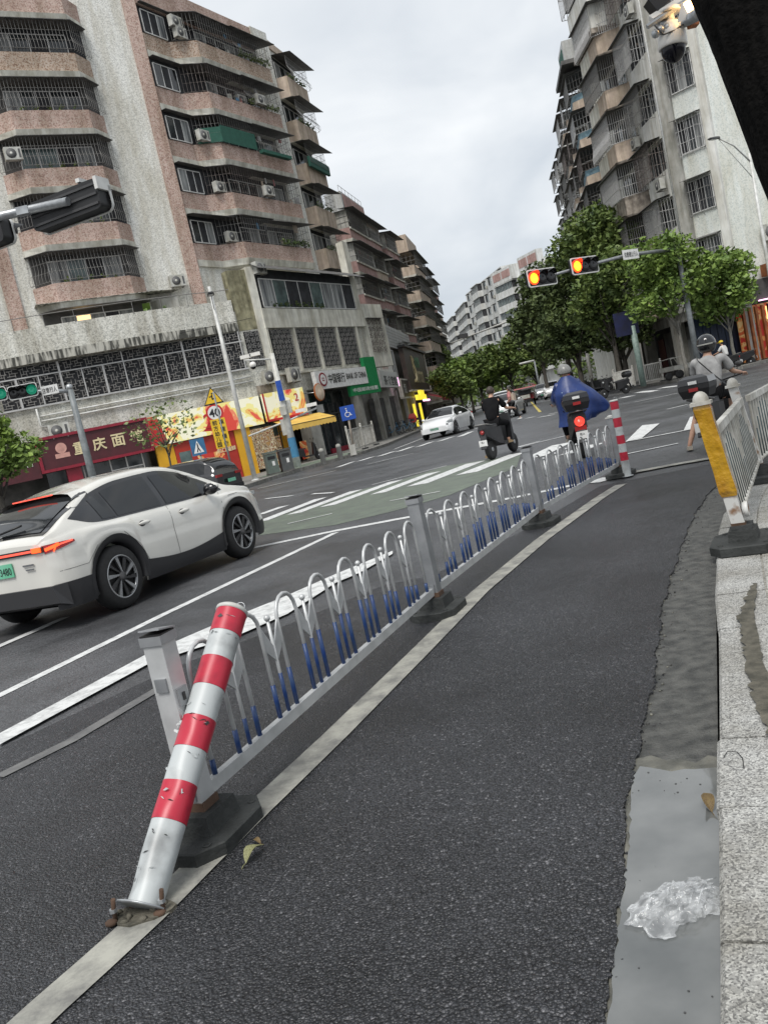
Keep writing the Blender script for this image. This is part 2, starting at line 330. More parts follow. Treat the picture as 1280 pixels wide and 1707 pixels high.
mat('signal_red', (.6,.05,.01), .3, emit=(1, .06, .01), estr=1.6); mat('signal_core', (.8,.3,.03), .3, emit=(1, .40, .015), estr=1.7)
mat('signal_green', (.02,.30,.19), .3, emit=(.02, .5, .28), estr=.12); mat('lens_dark', (.02,.02,.02), .2)
mat('visor_lens_glow', (.5,.02,.01), .5, emit=(1,.05,.02), estr=.5)
mat('lens_grey', (.4,.42,.42), .3)
mat('sign_blue', (.012,.07,.36), .4); mat('sign_blue_pale', (.03,.13,.26), .4); mat('sign_yellow', (.75,.48,.02), .4); mat('sign_white', (.72,.72,.7), .4)
mat('sign_red', (.5,.02,.02), .4); mat('maroon', (.075,.012,.018), .5, n=3, col2=(.055,.01,.014)); mat('crimson', (.25,.012,.03), .4)
mat('gold_text', (.70,.60,.36), .5); mat('white_text', (.75,.74,.7), .5); mat('pink_text', (.6,.32,.27), .5)
mat('lit_white', (.9,.9,.85), .5, emit=(1, .97, .9), estr=1.5); mat('lit_yellow', (.9,.75,.1), .5, emit=(1, .8, .05), estr=.45); mat('lit_warm', (.9,.6,.3), .5, emit=(1, .62, .25), estr=1.0)
mat('lit_pink', (.9,.5,.7), .5, emit=(1, .5, .8), estr=1.4)
mat('shop_yellow', (.62,.33,.01), .5, n=2, col2=(.55,.28,.01)); mat('shop_red', (.40,.03,.015), .5, n=2, col2=(.32,.02,.012)); mat('awning_yellow', (.66,.44,.10), .7, n=2, col2=(.55,.34,.07))
mat('awning_red', (.30,.02,.025), .7); mat('bank_green', (.012,.22,.07), .45); mat('bank_red', (.22,.01,.02), .4); mat('brown_sign', (.075,.05,.04), .5, n=2, col2=(.05,.035,.03))
mat('orange_wood', (.33,.10,.02), .5, n=3, col2=(.2,.055,.012)); mat('brick_red', (.25,.06,.03), .7, n=3, col2=(.16,.04,.02)); mat('shutter_blue', (.012,.026,.06), .5)
mat('skin', (.48,.29,.20), .55, n=8, col2=(.42,.24,.17)); mat('hair', (.02,.016,.013), .6, n=20, col2=(.05,.035,.025))
mat('cloth_black', (.006,.006,.007), .95, spec=.15, n=9, col2=(.010,.010,.011)); mat('cloth_grey', (.42,.415,.405), .9, n=7, col2=(.27,.265,.26), bump=.3, bscale=8); mat('cloth_white', (.6,.6,.58), .9, n=6, col2=(.48,.48,.47))
mat('cloth_pink', (.50,.22,.2), .9, n=6, col2=(.36,.14,.14)); mat('raincoat', (.008,.032,.155), .42, n=3, col2=(.005,.018,.09), bump=.5, bscale=5); mat('reflect', (.45,.55,.62), .4)
mat('helmet_grey', (.22,.22,.21), .35, n=30, col2=(.15,.15,.145)); mat('shoe', (.42,.38,.32), .7); mat('tan_shoe', (.33,.23,.12), .7); mat('bike_blue', (.06,.22,.38), .4); mat('bin_green', (.12,.15,.13), .6); mat('bin_grey', (.08,.085,.085), .6)
mat('cap_yellow', (.75,.55,.03), .6); mat('trike_red', (.28,.02,.03), .5); mat('camera_white', (.74,.73,.69), .35, n=8, col2=(.66,.64,.6)); mat('dome_glass', (.006,.006,.010), .12, spec=.3)
def food_art(name, cols, sc=.9, dist=1.6, st=(1,1,1)):
    m = bpy.data.materials.new(name); m.use_nodes = True; MATS[name] = m
    t = m.node_tree; p = t.nodes['Principled BSDF']; nn = t.nodes.new; ll = t.links.new
    co = nn('ShaderNodeTexCoord'); a = nn('ShaderNodeTexNoise'); a.inputs['Scale'].default_value = sc; a.inputs['Detail'].default_value = 3; a.inputs['Distortion'].default_value = dist; mm_ = nn('ShaderNodeMapping'); mm_.inputs['Scale'].default_value = st; ll(co.outputs['Object'], mm_.inputs['Vector']); ll(mm_.outputs[0], a.inputs['Vector'])
    r = nn('ShaderNodeValToRGB'); r.color_ramp.interpolation = 'CONSTANT'; e = r.color_ramp.elements
    e[0].position = 0; e[0].color = (*cols[0], 1); e[1].position = cols[1][0]; e[1].color = (*cols[1][1], 1)
    for pos, c in cols[2:]: q = e.new(pos); q.color = (*c, 1)
    ll(a.outputs['Fac'], r.inputs[0]); ll(r.outputs[0], p.inputs['Base Color']); p.inputs['Roughness'].default_value = .4
    ll(r.outputs[0], p.inputs['Emission Color']); p.inputs['Emission Strength'].default_value = .10  # faint self-glow: shop lighting put into the goods and printed art
    return m
food_art('food_sign', [(.60,.06,.04), (.37, (.72,.22,.12)), (.40, (.78,.66,.22)), (.46, (.80,.78,.60)), (.55, (.78,.72,.30)), (.60, (.75,.45,.12)), (.64, (.66,.10,.06))], .75, .7)
food_art('food_poster', [(.42,.03,.02), (.46, (.60,.25,.08)), (.52, (.66,.45,.2)), (.58, (.5,.1,.03))])
food_art('shelf_goods', [(.10,.06,.04), (.38, (.6,.5,.3)), (.44, (.3,.1,.05)), (.5, (.75,.7,.5)), (.56, (.2,.12,.08)), (.6, (.5,.3,.12))], 2.5, 0, (2.5,2.5,1.6))
mat('lattice', (.26,.25,.235), .6, n=5, col2=(.16,.155,.145))
# ---------------- ground, road, pavements ----------------
def structure(mb, name): return tag(mb.build(name), kind='structure')
def flat(name, pts, z, m):
    mb = MB().m(m); mb.poly([(p[0], p[1], z) for p in pts]); return structure(mb, name)
mb = MB().m('asphalt_old'); mb.poly([(-900,-300,0),(900,-300,0),(900,1500,0),(-900,1500,0)]); structure(mb, 'road')
def ragged(pts, step, amp, seed=3):
    q = random.Random(seed); out = []
    for i in range(len(pts)-1):
        a, b = Vector(pts[i][:2]), Vector(pts[i+1][:2]); n = max(1, int((b-a).length/step))
        for k in range(n):
            p = a.lerp(b, k/n); out.append((p.x+q.uniform(-amp, amp), p.y+q.uniform(-amp, amp)))
    out.append(tuple(pts[-1][:2])); return out
edge_px = [(985,1760),(1020,1650),(1033,1480),(1046,1330),(1058,1262),(1075,1200),(1092,1110),(1103,1010),(1118,960),(1138,900),(1158,855),(1178,825),(1200,800)]
edge = ragged([gp(*p, .014) for p in edge_px], .014, .0065)
edge = [(x+.007*math.sin(y*9.1)+.006*math.sin(y*23+1), y) for x, y in edge]
edge = [(.22, .2)] + edge
left_px = [(0,1252),(300,1112),(480,1044),(640,978),(720,962),(870,888),(1000,812),(1190,774)]
lft = [gp(*p) for p in left_px]
poly = [(-6, .2), (-5.2, 1.5)] + [(-3.6, 3.6)] + [(p.x, p.y) for p in lft] + [(6.3, 9.2)] + [(edge[-1][0]+1.2, edge[-1][1]+.2)] + edge[::-1]
mb = MB().m('asphalt_new'); mb.prism(poly, -.01, .014); structure(mb, 'road_resurfaced')
# gutter strip and kerb on the near right
KZ = .055
kerb_px = [(1204,1800),(1203,1607),(1200,1375),(1200,1256),(1199,1150),(1198,1066),(1193,1008),(1196,950),(1200,893)]
kp = [gp(x, y, 0) for x, y in kerb_px]
kp = [Vector((kp[0].x*.3, .3, 0))] + kp
d_end = (kp[-1]-kp[-2]).normalized()
c = kp[-1].copy(); ang = math.atan2(d_end.x, d_end.y)
for k in range(14):
    ang += R(2.4); c = c+Vector((math.sin(ang), math.cos(ang), 0))*.62; kp.append(c.copy())
mb = MB().m('gutter'); mb.poly([(p.x, p.y, .003) for p in kp] + [(p[0]-.08, p[1]+.02, .003) for p in edge[::-1]]); structure(mb, 'gutter')
def offs(path, d):
    out = []
    for i, p in enumerate(path):
        t = (path[min(i+1, len(path)-1)]-path[max(i-1, 0)]).normalized(); out.append(Vector((p.x+t.y*d, p.y-t.x*d, p.z)))
    return out
KW = .26
kin = offs(kp, KW)
mb = MB().m('granite_kerb'); q = random.Random(5)
for i in range(len(kp)-1):
    a, b, c2, d2 = kp[i], kp[i+1], kin[i+1], kin[i]; t = (b-a).normalized()*.006; j = q.uniform(-.004, .006); zz = KZ+q.uniform(-.004, .004); ch = .012
    nrm = Vector((t.y, -t.x, 0)).normalized()
    p0, p1, p2, p3 = a+t+nrm*j, b-t+nrm*j, c2-t, d2+t
    mb.prism([p0, p1, p2, p3], -.05, zz-ch); 
    mb.loft([[(p0.x,p0.y,zz-ch+.0005),(p1.x,p1.y,zz-ch+.0005),(p2.x,p2.y,zz-ch+.0005),(p3.x,p3.y,zz-ch+.0005)],
             [((p0+nrm*ch).x,(p0+nrm*ch).y,zz),((p1+nrm*ch).x,(p1+nrm*ch).y,zz),(p2.x,p2.y,zz),(p3.x,p3.y,zz)]], True)
structure(mb, 'kerb')
# mud strip between kerb and slabs, then slab pavement
mud = ragged([gp(x, y, KZ) for x, y in [(1300,1260),(1280,1225),(1262,1185),(1250,1150),(1241,1100),(1231,1030),(1240,1008),(1254,975)]], .03, .012, 9)
mud2 = ragged([gp(x, y, KZ) for x, y in [(1262,975),(1256,1030),(1270,1095),(1286,1160),(1340,1260)]], .05, .006, 4)
mb = MB().m('mud'); mb.poly([(p[0], p[1], KZ+.012) for p in mud+mud2]); structure(mb, 'mud_strip')
far = [Vector((p.x+9, p.y-1.5, 0)) for p in kin]
mb = MB().m('paver'); mb.prism([(p.x, p.y) for p in kin]+[(p.x, p.y) for p in far[::-1]], -.05, KZ-.006); structure(mb, 'pavement')
mb = MB().m('granite'); q = random.Random(2)
# individual slab rows laid along the kerb
for row in range(6):
    o0 = offs(kp, KW+.012+row*.30); o1 = offs(kp, KW+.002+(row+1)*.30)
    for i in range(2, len(kp)-1):
        n = max(1, round((o1[i+1]-o1[i]).length/.3))
        for k in range(n):
            if row == 0 and kp[i].y < 4.5: continue
            f0, f1 = k/n, (k+1)/n; a, b, c2, d2 = o0[i].lerp(o0[i+1], f0), o0[i].lerp(o0[i+1], f1), o1[i].lerp(o1[i+1], f1), o1[i].lerp(o1[i+1], f0)
            t = (b-a)*.02; mb.prism([a+t, b-t, c2-t, d2+t], KZ-.02, KZ+q.uniform(-.002, .006))
structure(mb, 'paving_slabs')
# puddle and the silt rim round it
pud = [(1056,1300),(1068,1283),(1120,1290),(1160,1286),(1199,1284),(1200,1375),(1202,1607),(1204,1760),(1010,1760),(1022,1660),(1030,1560),(1040,1490),(1050,1400)]
mb = MB().m('slurry'); g = [gp(x, y, 0) for x, y in [(1050,1290),(1060,1268),(1085,1262),(1110,1270),(1135,1268),(1160,1275),(1180,1262),(1200,1266)]]+[gp(x, y, 0) for x, y in pud[5:]]
mb.poly([(p.x-(.012 if i in (0,1) or i > 10 else 0), p.y, .007) for i, p in enumerate(g)]); structure(mb, 'silt_rim')
pr = [gp(x, y, 0) for x, y in pud]; inner = ragged(pr[8:]+pr[:5], .03, .006, 12)
mb = MB().m('water'); mb.poly([(p[0], p[1], .011) for p in inner]+[(p.x, p.y, .011) for p in pr[5:8]]); structure(mb, 'puddle')
# ---- painted markings (sheets 4 mm apart) ----
MK = {}
def mk(m): return MK.setdefault(m, MB().m(m))
def strip(m, px, width, z=.005, ground=False, w1=None):
    P = [gp(*p) if not ground else Vector((p[0], p[1], 0)) for p in px]; a = offs(P, width/2); b = offs(P, -width/2) if w1 is None else offs(P, -w1/2)
    for i in range(len(P)-1): mk(m).poly([(a[i].x, a[i].y, z), (a[i+1].x, a[i+1].y, z), (b[i+1].x, b[i+1].y, z), (b[i].x, b[i].y, z)])
def patch(m, px, z=.005): mk(m).poly([(p.x, p.y, z) for p in (gp(*q) for q in px)])
patch('paint_green', [(431,893),(556,876),(654,853),(751,825),(861,779),(868,757),(744,777),(654,804),(595,818),(470,859),(431,868)], .004)
strip('paint_white', [(-120,1217),(0,1160),(275,1024),(560,888)], .12)
patch('paint_white', [(0,1228),(250,1092),(370,1040),(470,1000),(560,960),(655,921),(655,926),(600,958),(560,975),(480,1027),(400,1062),(250,1110),(0,1247)], .020)
strip('paint_faint', [(0,1300),(120,1240),(270,1150)], .10, .020)
strip('paint_white', [(425,913),(560,885),(670,864.5),(861,829),(960,808)], .2)
strip('paint_worn', [(40,1728),(80,1690),(160,1618),(245,1540),(330,1455),(430,1357),(560,1232),(690,1102),(800,990),(903,903),(1000,832),(1035,810)], .145, .020)
strip('paint_worn', [(1057,789),(1120,777),(1190,765),(1260,752)], .2, .020)
for a, b, w_ in [((435,870),(535,831),.35),((490,857),(594,818),.35),((546,844),(660,802),.38),((630,823),(723,788),.38),((695,809),(793,771),.5),((777,790),(863,756),.5),((431,859),(474,844),.3),((888,764),(937,740),.5),((950,757),(990,741),.5),((986,806),(1017,796),.3)]:
    strip('paint_white', [a, b], w_, .009)
for a, b, w_ in [((443,832),(488,827),.12),((521,824),(556,822),.12),((480,874),(554,857),.07),((650,836),(734,820),.07),((611,775),(689,756),.10),((620,809),(744,777),.07),((599,769),(621,762),.35),((632,761),(656,753),.35),((664,753),(687,745),.35),((697,745),(720,737),.35),((732,736),(753,729),.35),((767,728),(785,720),.35),((564,779),(589,770),.3),((658,749),(712,728),.12),((861,746),(900,736),.10),((860,747),(968,721),.10),((1057,671),(1134,655),.14),((1111,683),(1145,675),.14),((1063,654),(1093,652),.5),((1101,647),(1134,643),.5),((1036,663),(1052,661),.5),((876,698),(891,695),.45),((898,696),(922,692),.3),((914,691),(929,688),.35),((1043,758),(1130,740),.09),((1043,737),(1180,711),.12),((790,716),(860,690),.1),((430,815),(560,785),.12)]:
    strip('paint_white', [a, b], w_, .013)
patch('paint_white', [(1042,738),(1070,731),(1099,707),(1070,710)], .017); patch('paint_white', [(1139,719),(1158,715),(1162,695),(1150,696)], .017)
strip('paint_yellow', [(900,687),(884,669),(878,661)], .16, .009)
strip('paint_white', [(-60,1105),(0,1078),(60,1052),(110,1030)], .14, .009)
nm = {'paint_white': 'white_road_markings', 'paint_worn': 'worn_road_markings', 'paint_green': 'green_road_paint', 'paint_faint': 'faded_road_marking', 'paint_yellow': 'yellow_road_marking'}
for k, v in MK.items(): structure(v, nm[k])
# ---- far pavements with kerbs ----
def raised(name, pts, z, m, kerb_from=0, kerb_to=None, km='kerb'):
    mb = MB().m(m); mb.prism(pts, -.1, z-.004); structure(mb, name)
    kt = len(pts)-1 if kerb_to is None else kerb_to
    P = [Vector((p[0], p[1], 0)) for p in pts[kerb_from:kt+1]]; I = offs(P, .0); O = offs(P, -.16); mb = MB().m(km)
    for i in range(len(P)-1): mb.prism([I[i], I[i+1], O[i+1], O[i]], -.05, z)
    structure(mb, 'kerb')
LK = [(-60,14),(-22,24),(-8,30),(-5.3,32.4),(-4.5,35.5),(-3.5,38.3),(-2.4,40.2),(-.6,42.6),(.9,47.5),(2.5,57),(4.3,67),(6.6,78),(9,89),(13,107),(18,130),(22,155),(24,180),(22,230),(15,300)]
raised('pavement', LK[::-1]+[(-60,14),(-90,60),(-60,300)], .15, 'pavement', 0, len(LK)-1)
RKb = [(60,62),(36,53),(24,47.4),(19.5,43.4),(18.1,43.2),(17.4,45),(16.9,49),(16.9,54),(17.8,62),(20,75),(23.5,92),(28,115),(33,140),(37,170),(38,200),(36,250),(28,310)]
raised('pavement', RKb+[(120,310),(120,80)], .15, 'pavement', 0, len(RKb)-1)
mb = MB().m('green_paving'); mb.poly([(-4.2,36.6,.156),(-3.2,39.2,.156),(-1.6,41.6,.156),(-.2,44,.156),(-1.4,46,.156),(-3,44,.156),(-4.6,41,.156),(-5.2,37.5,.156)]); mb.poly([(20,45,.156),(24,48.2,.156),(34,53,.156),(34,56,.156),(24,51,.156),(20.5,48,.156)]); structure(mb, 'green_paving')
# manhole cover
mb = MB().m('dark_grey'); g = gp(740,905); mb.lathe([(.30,.015),(.30,.022),(.0,.022)], 24, (g.x, g.y, 0)); 
# ---------------- near guard rail ----------------
def rubber_base(mb, m='rubber', w=.44, l=.34, h=.055):
    mb.m(m); c = .09
    o = [(-w/2+c,-l/2),(w/2-c,-l/2),(w/2,-l/2+c*.8),(w/2,l/2-c*.8),(w/2-c,l/2),(-w/2+c,l/2),(-w/2,l/2-c*.8),(-w/2,-l/2+c*.8)]
    mb.loft([[(x,y,0) for x,y in o],[(x,y,h*.9) for x,y in o],[(x*.975,y*.965,h) for x,y in o]])
    mb.loft([[(sx*.105,sy*.095,h-.004) for sx,sy in ((-1,-1),(1,-1),(1,1),(-1,1))],[(sx*.095,sy*.085,h+.07) for sx,sy in ((-1,-1),(1,-1),(1,1),(-1,1))]])
    for sx in (-1, 1):
        for sy in (-1, 1): mb.lathe([(.017,h-.001),(.017,h+.004),(.010,h+.004),(.010,h+.001)], 10, (sx*w*.36, sy*l*.33, 0))
def rail_post(label, loc, rz, cap=True, battered=False, h=.80):
    t = thing('guardrail_post', label, 'fence post', loc, rz, 'posts of the blue and white guardrail')
    b = MB(); rubber_base(b, 'rubber_dusty'); b.build('rubber_base', t)
    p = MB().m('metal_white' if battered else 'metal_dull'); s = .042
    p.loft([[(sx*s,sy*s,.10) for sx,sy in ((-1,-1),(1,-1),(1,1),(-1,1))],[(sx*s,sy*s,h) for sx,sy in ((-1,-1),(1,-1),(1,1),(-1,1))]], True)
    p.m('rust').loft([[(sx*.052,sy*.052,.10) for sx,sy in ((-1,-1),(1,-1),(1,1),(-1,1))],[(sx*.050,sy*.050,.155) for sx,sy in ((-1,-1),(1,-1),(1,1),(-1,1))]], True)
    p.build('post', t)
    c = MB()
    if cap: c.m('pole_white').box((0,0,h+.008),(.105,.105,.016)); c.lathe([(.045,h+.016),(.03,h+.034),(.0,h+.04)], 12); c.build('cap', t)
    else:
        c.m('metal_dull').box((0,0,h-.012),(.098,.098,.034)); c.m('black').box((0,0,h+.008),(.090,.090,.006)); c.m('metal_dull').box((.006,.0,h+.022),(.098,.094,.006), RY(R(9))); c.build('cap', t)
    k = MB().m('metal_dull')
    for z in ((.19,.62) if battered else (.19,)):
        k = MB().m('metal_dull'); k.box((-.045,0,z),(.012,.05,.05)); k.lathe([(.008,0),(.008,.03)], 8, (-.048,0,z), axis='x'); k.build('bracket', t)
    if battered: k = MB().m('metal_dull'); k.box((0,-.045,.56),(.055,.01,.07)); k.m('black').box((0,-.052,.56),(.014,.004,.03)); k.build('bracket', t)
    return t
def guard_panel(label, a, b):
    a, b = Vector(a), Vector(b); d = b-a; Ln = d.length-.09; t = thing('guard_fence', label, 'road fence', (a.x, a.y, .014), math.atan2(d.y, d.x), 'panels of the blue and white guardrail')
    o = .045
    r = MB().m('metal_white'); r.box((o+Ln/2, 0, .165), (Ln, .034, .05)); r.build('bottom_rail', t)
    n = 8; pitch = Ln/n; wa = pitch*.53; ztop = .70; rr = .0095
    for i in range(n):
        x0 = o+pitch*(i+.5)-wa/2; x1 = x0+wa; rad = wa/2
        m = MB().m('metal_white'); pts = [(x0,0,.19),(x0,0,ztop-rad)]+[(x0+rad-rad*math.cos(PI*k/8), 0, ztop-rad+rad*1.0*math.sin(PI*k/8)) for k in range(1,8)]+[(x1,0,ztop-rad),(x1,0,.19)]
        m.path(pts, rr, 10)
        m.m('blue_sleeve')
        for j, x in enumerate((x0, x1)):
            u = (x-o)/Ln; hh = .05+.21*math.sin(PI*min(1,max(0,u)))**1.2*(.85+.15*((i+j) % 2)); m.path([(x,0,.19),(x,0,.19+hh)], rr+.0016, 10)
        m.build('arch_picket', t)
        if i < n-1:
            xc = o+pitch*(i+1); p = MB().m('metal_white'); p.path([(xc,0,.19),(xc,0,.625)], .008, 8); p.sphere((xc,0,.632), .0155, 10, 6)
            u = (xc-o)/Ln; p.m('blue_sleeve').path([(xc,0,.19),(xc,0,.19+.05+.20*math.sin(PI*u)**1.2)], .0094, 8)
            p.m('metal_white'); g = (pitch-wa)/2
            for sg in (-1, 1):
                q = [(xc+sg*.004,-.004,.43),(xc+sg*(g-.002),-.004,.50),(xc+sg*(g-.002),-.004,.615),(xc+sg*.004,-.004,.50)]
                p.poly(q); p.poly([(x,.004,z) for x,_,z in q][::-1])
                for e in range(4): f = (e+1) % 4; p.poly([q[e], q[f], (q[f][0],.004,q[f][2]), (q[e][0],.004,q[e][2])])
            p.build('ball_picket', t)
    return t
PP = [gp(350,1400), gp(732,1025), gp(903,877), gp(1035,795)]
labs = ['battered white square guardrail post with its lid bent open behind the leaning bollard', 'grey square guardrail post with flat cap at the second rubber base', 'grey square guardrail post on its rubber base, third from the leaning bollard', 'white guardrail post with domed cap beside the upright bollard']
for i, p in enumerate(PP):
    dd = (PP[min(i+1,3)]-PP[max(i-1,0)]); rail_post(labs[i], (p.x, p.y, .014), math.atan2(dd.y, dd.x), cap=(i == 3), battered=(i == 0), h=(.80,.82,.80,.78)[i])
plab = ['nearest arched guardrail panel with blue picket feet, behind the leaning bollard', 'middle arched guardrail panel with blue picket feet', 'farthest arched guardrail panel ending at the upright bollard']
for i in range(3): guard_panel(plab[i], PP[i], PP[i+1])
# ---------------- bollards ----------------
def bollard(label, foot, top, rad, dents):
    foot, top = Vector(foot), Vector(top); d = top-foot; Ln = d.length; t = thing('delineator_bollard', label, 'bollard', foot, 0, 'red and white striped bollards')
    t.rotation_mode = 'QUATERNION'; t.rotation_quaternion = Vector((0,0,1)).rotation_difference(d)
    b = MB(); zs = [0, .27, .44, .56, .67, .765, .85, .93, 1.0] if dents else [0,.30,.42,.53,.64,.75,.86,.93,1.0]
    zs = [0,.265,.405,.525,.635,.75,.86-.005,1-.125+.0,1.0] if False else ([0,.245,.365,.475,.58,.69,.795,.895,.985] if dents else [0,.21,.32,.43,.54,.65,.77,.88,.985])
    n = 28; q = random.Random(4); rings = []
    for si in range(len(zs)-1):
        b.m('white_film' if si % 2 == 0 else 'red_film'); steps = 5; rr = []
        for k in range(steps+1):
            z = Ln*(zs[si]+(zs[si+1]-zs[si])*k/steps); ring = []
            for a in range(n):
                th = 2*PI*a/n; r_ = rad*(1+.004*math.sin(z*40+a))
                if dents:
                    for (dz, da, dd, sz) in ((.17,-1.2,.09,.05),(.34,-1.9,.08,.04),(.52,-2.2,.05,.03),(.05,-2.6,.10,.05)):
                        g = math.exp(-((z/Ln-dz)/sz)**2)*math.exp(-((math.atan2(math.sin(th-da), math.cos(th-da)))/.5)**2); r_ -= rad*dd*g*2.2
                    r_ += .0016*(1 if si % 2 else 0)
                ring.append((r_*math.cos(th), r_*math.sin(th), z))
            rr.append(ring)
        b.smooth = True; b.loft(rr, False); b.smooth = False
    tube_mb = b
    c = MB().m('pole_white'); c.lathe([(rad*1.0,Ln*.983),(rad*1.07,Ln*.984),(rad*1.07,Ln*.997),(rad*.9,Ln*1.004),(0,Ln*1.006)], 24)
    c.m('galv').path([(rad*.45+.018*math.cos(a), 0, Ln*1.004+.012+.020*math.sin(a)) for a in [2*PI*k/14 for k in range(15)]], .0022, 6, False); c.build('cap', t)
    f = MB().m('galv'); f.lathe([(rad*1.0,.0),(rad*1.5,.0),(rad*1.5,.006),(rad*1.0,.008)], 24); f.build('base_flange', t)
    if dents:
        s = tube_mb; q = random.Random(8)
        for k in range(40):   # scratches and torn film
            si = q.choice([.07,.1,.14,.2,.30,.33,.45,.47,.56,.58,.62,.68,.8,.88,.95]); a = q.uniform(-2.7,-.6); L_ = q.uniform(.01,.05); r_ = rad+.0030; big = q.random() < .22; s.m(q.choice(['dark_grey','white_film','rubber_dusty','white_film']))
            z = Ln*si; w_ = q.uniform(.004,.008) if big else q.uniform(.0006,.0025); a2 = a+q.uniform(-.5,.5); z2 = z+q.uniform(-.012,.012)
            pt = lambda aa, zz: (r_*math.cos(aa), r_*math.sin(aa), zz)
            s.poly([pt(a,z-w_), pt((a+a2)/2,(z+z2)/2-w_*1.4), pt(a2,z2), pt((a+a2)/2,(z+z2)/2+w_)])
        s.m('white_film')
        for k in range(9):    # curled torn strips on the left edge
            z = Ln*q.choice([.40,.52,.55,.57,.6,.27]); a = q.uniform(2.6,3.6); p0 = Vector(((rad+.001)*math.cos(a), (rad+.001)*math.sin(a), z)); o = Vector((math.cos(a)*q.uniform(.008,.02), q.uniform(-.01,.01), q.uniform(-.012,.02)))
            s.poly([p0, p0+Vector((0,0,.012)), p0+o+Vector((0,0,.008)), p0+o])
    tube_mb.build('tube', t)
    return t
F = gp(243,1528); T = at(388,1016,3.33)
bollard('leaning scuffed bollard in the foreground tipped against the guardrail', (F.x, F.y, .03), T, .0605, True)
F2 = gp(1046,796); bollard('upright bollard at the far end of the guardrail, in front of the blue raincoat', (F2.x, F2.y, .02), at(1022,667,F2.y), .052, False)
# broken anchor of the leaning bollard
t = thing('anchor_bolts', 'rusty bent anchor bolts and broken asphalt at the foot of the leaning bollard', 'anchor', (F.x, F.y, .014)); b = MB().m('mud')
q = random.Random(6)
b.prism([(.11*math.cos(a)*q.uniform(.7,1.1), .075*math.sin(a)*q.uniform(.7,1.1)-.01) for a in [2*PI*k/14 for k in range(14)]], .0, .012)
for k in range(16): 
    a = q.uniform(0, 6.28); b.sphere((q.uniform(.02,.1)*math.cos(a), q.uniform(.02,.07)*math.sin(a)-.01, .014), (q.uniform(.006,.016), q.uniform(.006,.014), q.uniform(.005,.014)), 7, 5)
b.build('broken_ground', t)
for x, y in ((-.085,-.03),(.075,-.035),(-.03,.05)):
    a = MB().m('rust'); a.path([(x,y,.0),(x+.004,y,.05),(x+.012,y-.004,.085)], .0075, 8); a.m('galv').lathe([(.013,.04),(.013,.052)], 6, (x+.002,y,0), smooth=False); a.m('rust').sphere((x-.01,y-.01,.012), (.022,.018,.012), 8, 5); a.build('bolt', t)
# ---------------- right-hand railing with taped post ----------------
B1 = gp(1243,912, KZ); B2 = gp(1272,800, KZ); 
dR = (B2-B1); dR.z = 0; print('railing', B1, B2, dR.length)
def white_post(label, p, top, m, tape=False, rz=0, group='posts of the white pavement railing'):
    t = thing('railing_post', label, 'fence post', (p.x, p.y, KZ+.004), rz, group); v = Vector((top.x-p.x, top.y-p.y, top.z-KZ)); v = RZ(-rz) @ v
    b = MB(); rubber_base(b, 'rubber_dusty', .50, .42, .06); b.m('rubber').box((0,0,.10),(.15,.13,.12)); b.build('rubber_base', t)
    s = MB().m('rust_white'); lat = lambda f, r: [(v.x*f+sx*r, v.y*f+sy*r, v.z*f) for sx, sy in ((-1,-1),(1,-1),(1,1),(-1,1))]
    s.loft([lat(.1,.042), lat(.9,.042)]); s.m('rust').loft([lat(.13,.046), lat(.16,.045)]); s.build('post', t)
    if tape:
        k = MB().m('tape_yellow'); k.loft([lat(.33,.047), lat(.36,.055), lat(.5,.050), lat(.65,.052), lat(.8,.049), lat(.87,.054), lat(.9,.048)], True); k.build('tape_wrap', t)
        u = MB().m('rust_white'); e = RZ(R(25)); 
        u.M = Matrix.Translation((v.x*.235-.01, v.y*.235-.05, v.z*.235)) @ RX(R(90)); u.lathe([(.045,0),(.052,.02),(.052,.035),(.036,.037),(.030,.02),(0,.02)], 20); u.M = Matrix.Identity(4); u.build('socket', t)
    c = MB().m('fence_white'); c.M = Matrix.Translation((v.x*.9, v.y*.9, v.z*.9)); c.box((0,0,.008),(.13,.13,.022)); c.sphere((0,0,.02), (.052,.052,.066), 16, 10); c.build('cap', t)
    return t
azR = math.atan2(dR.y, dR.x)
T1 = at(1160,648,B1.y-.05); white_post('leaning railing post wrapped in yellow tape at the kerb', B1, T1, None, True, azR)
T2 = at(1215,628,B2.y); white_post('white dome-capped railing post just beyond the yellow taped one', B2, T2, None, False, azR)
B3 = B2+dR*.98+Vector((.28,-.12,0)); T3 = Vector((B3.x-.03, B3.y, T2.z)); white_post('white railing post farthest right at the picture edge', B3, T3, None, False, azR)
B4 = B3+dR*.95+Vector((.6,-.4,0)); 
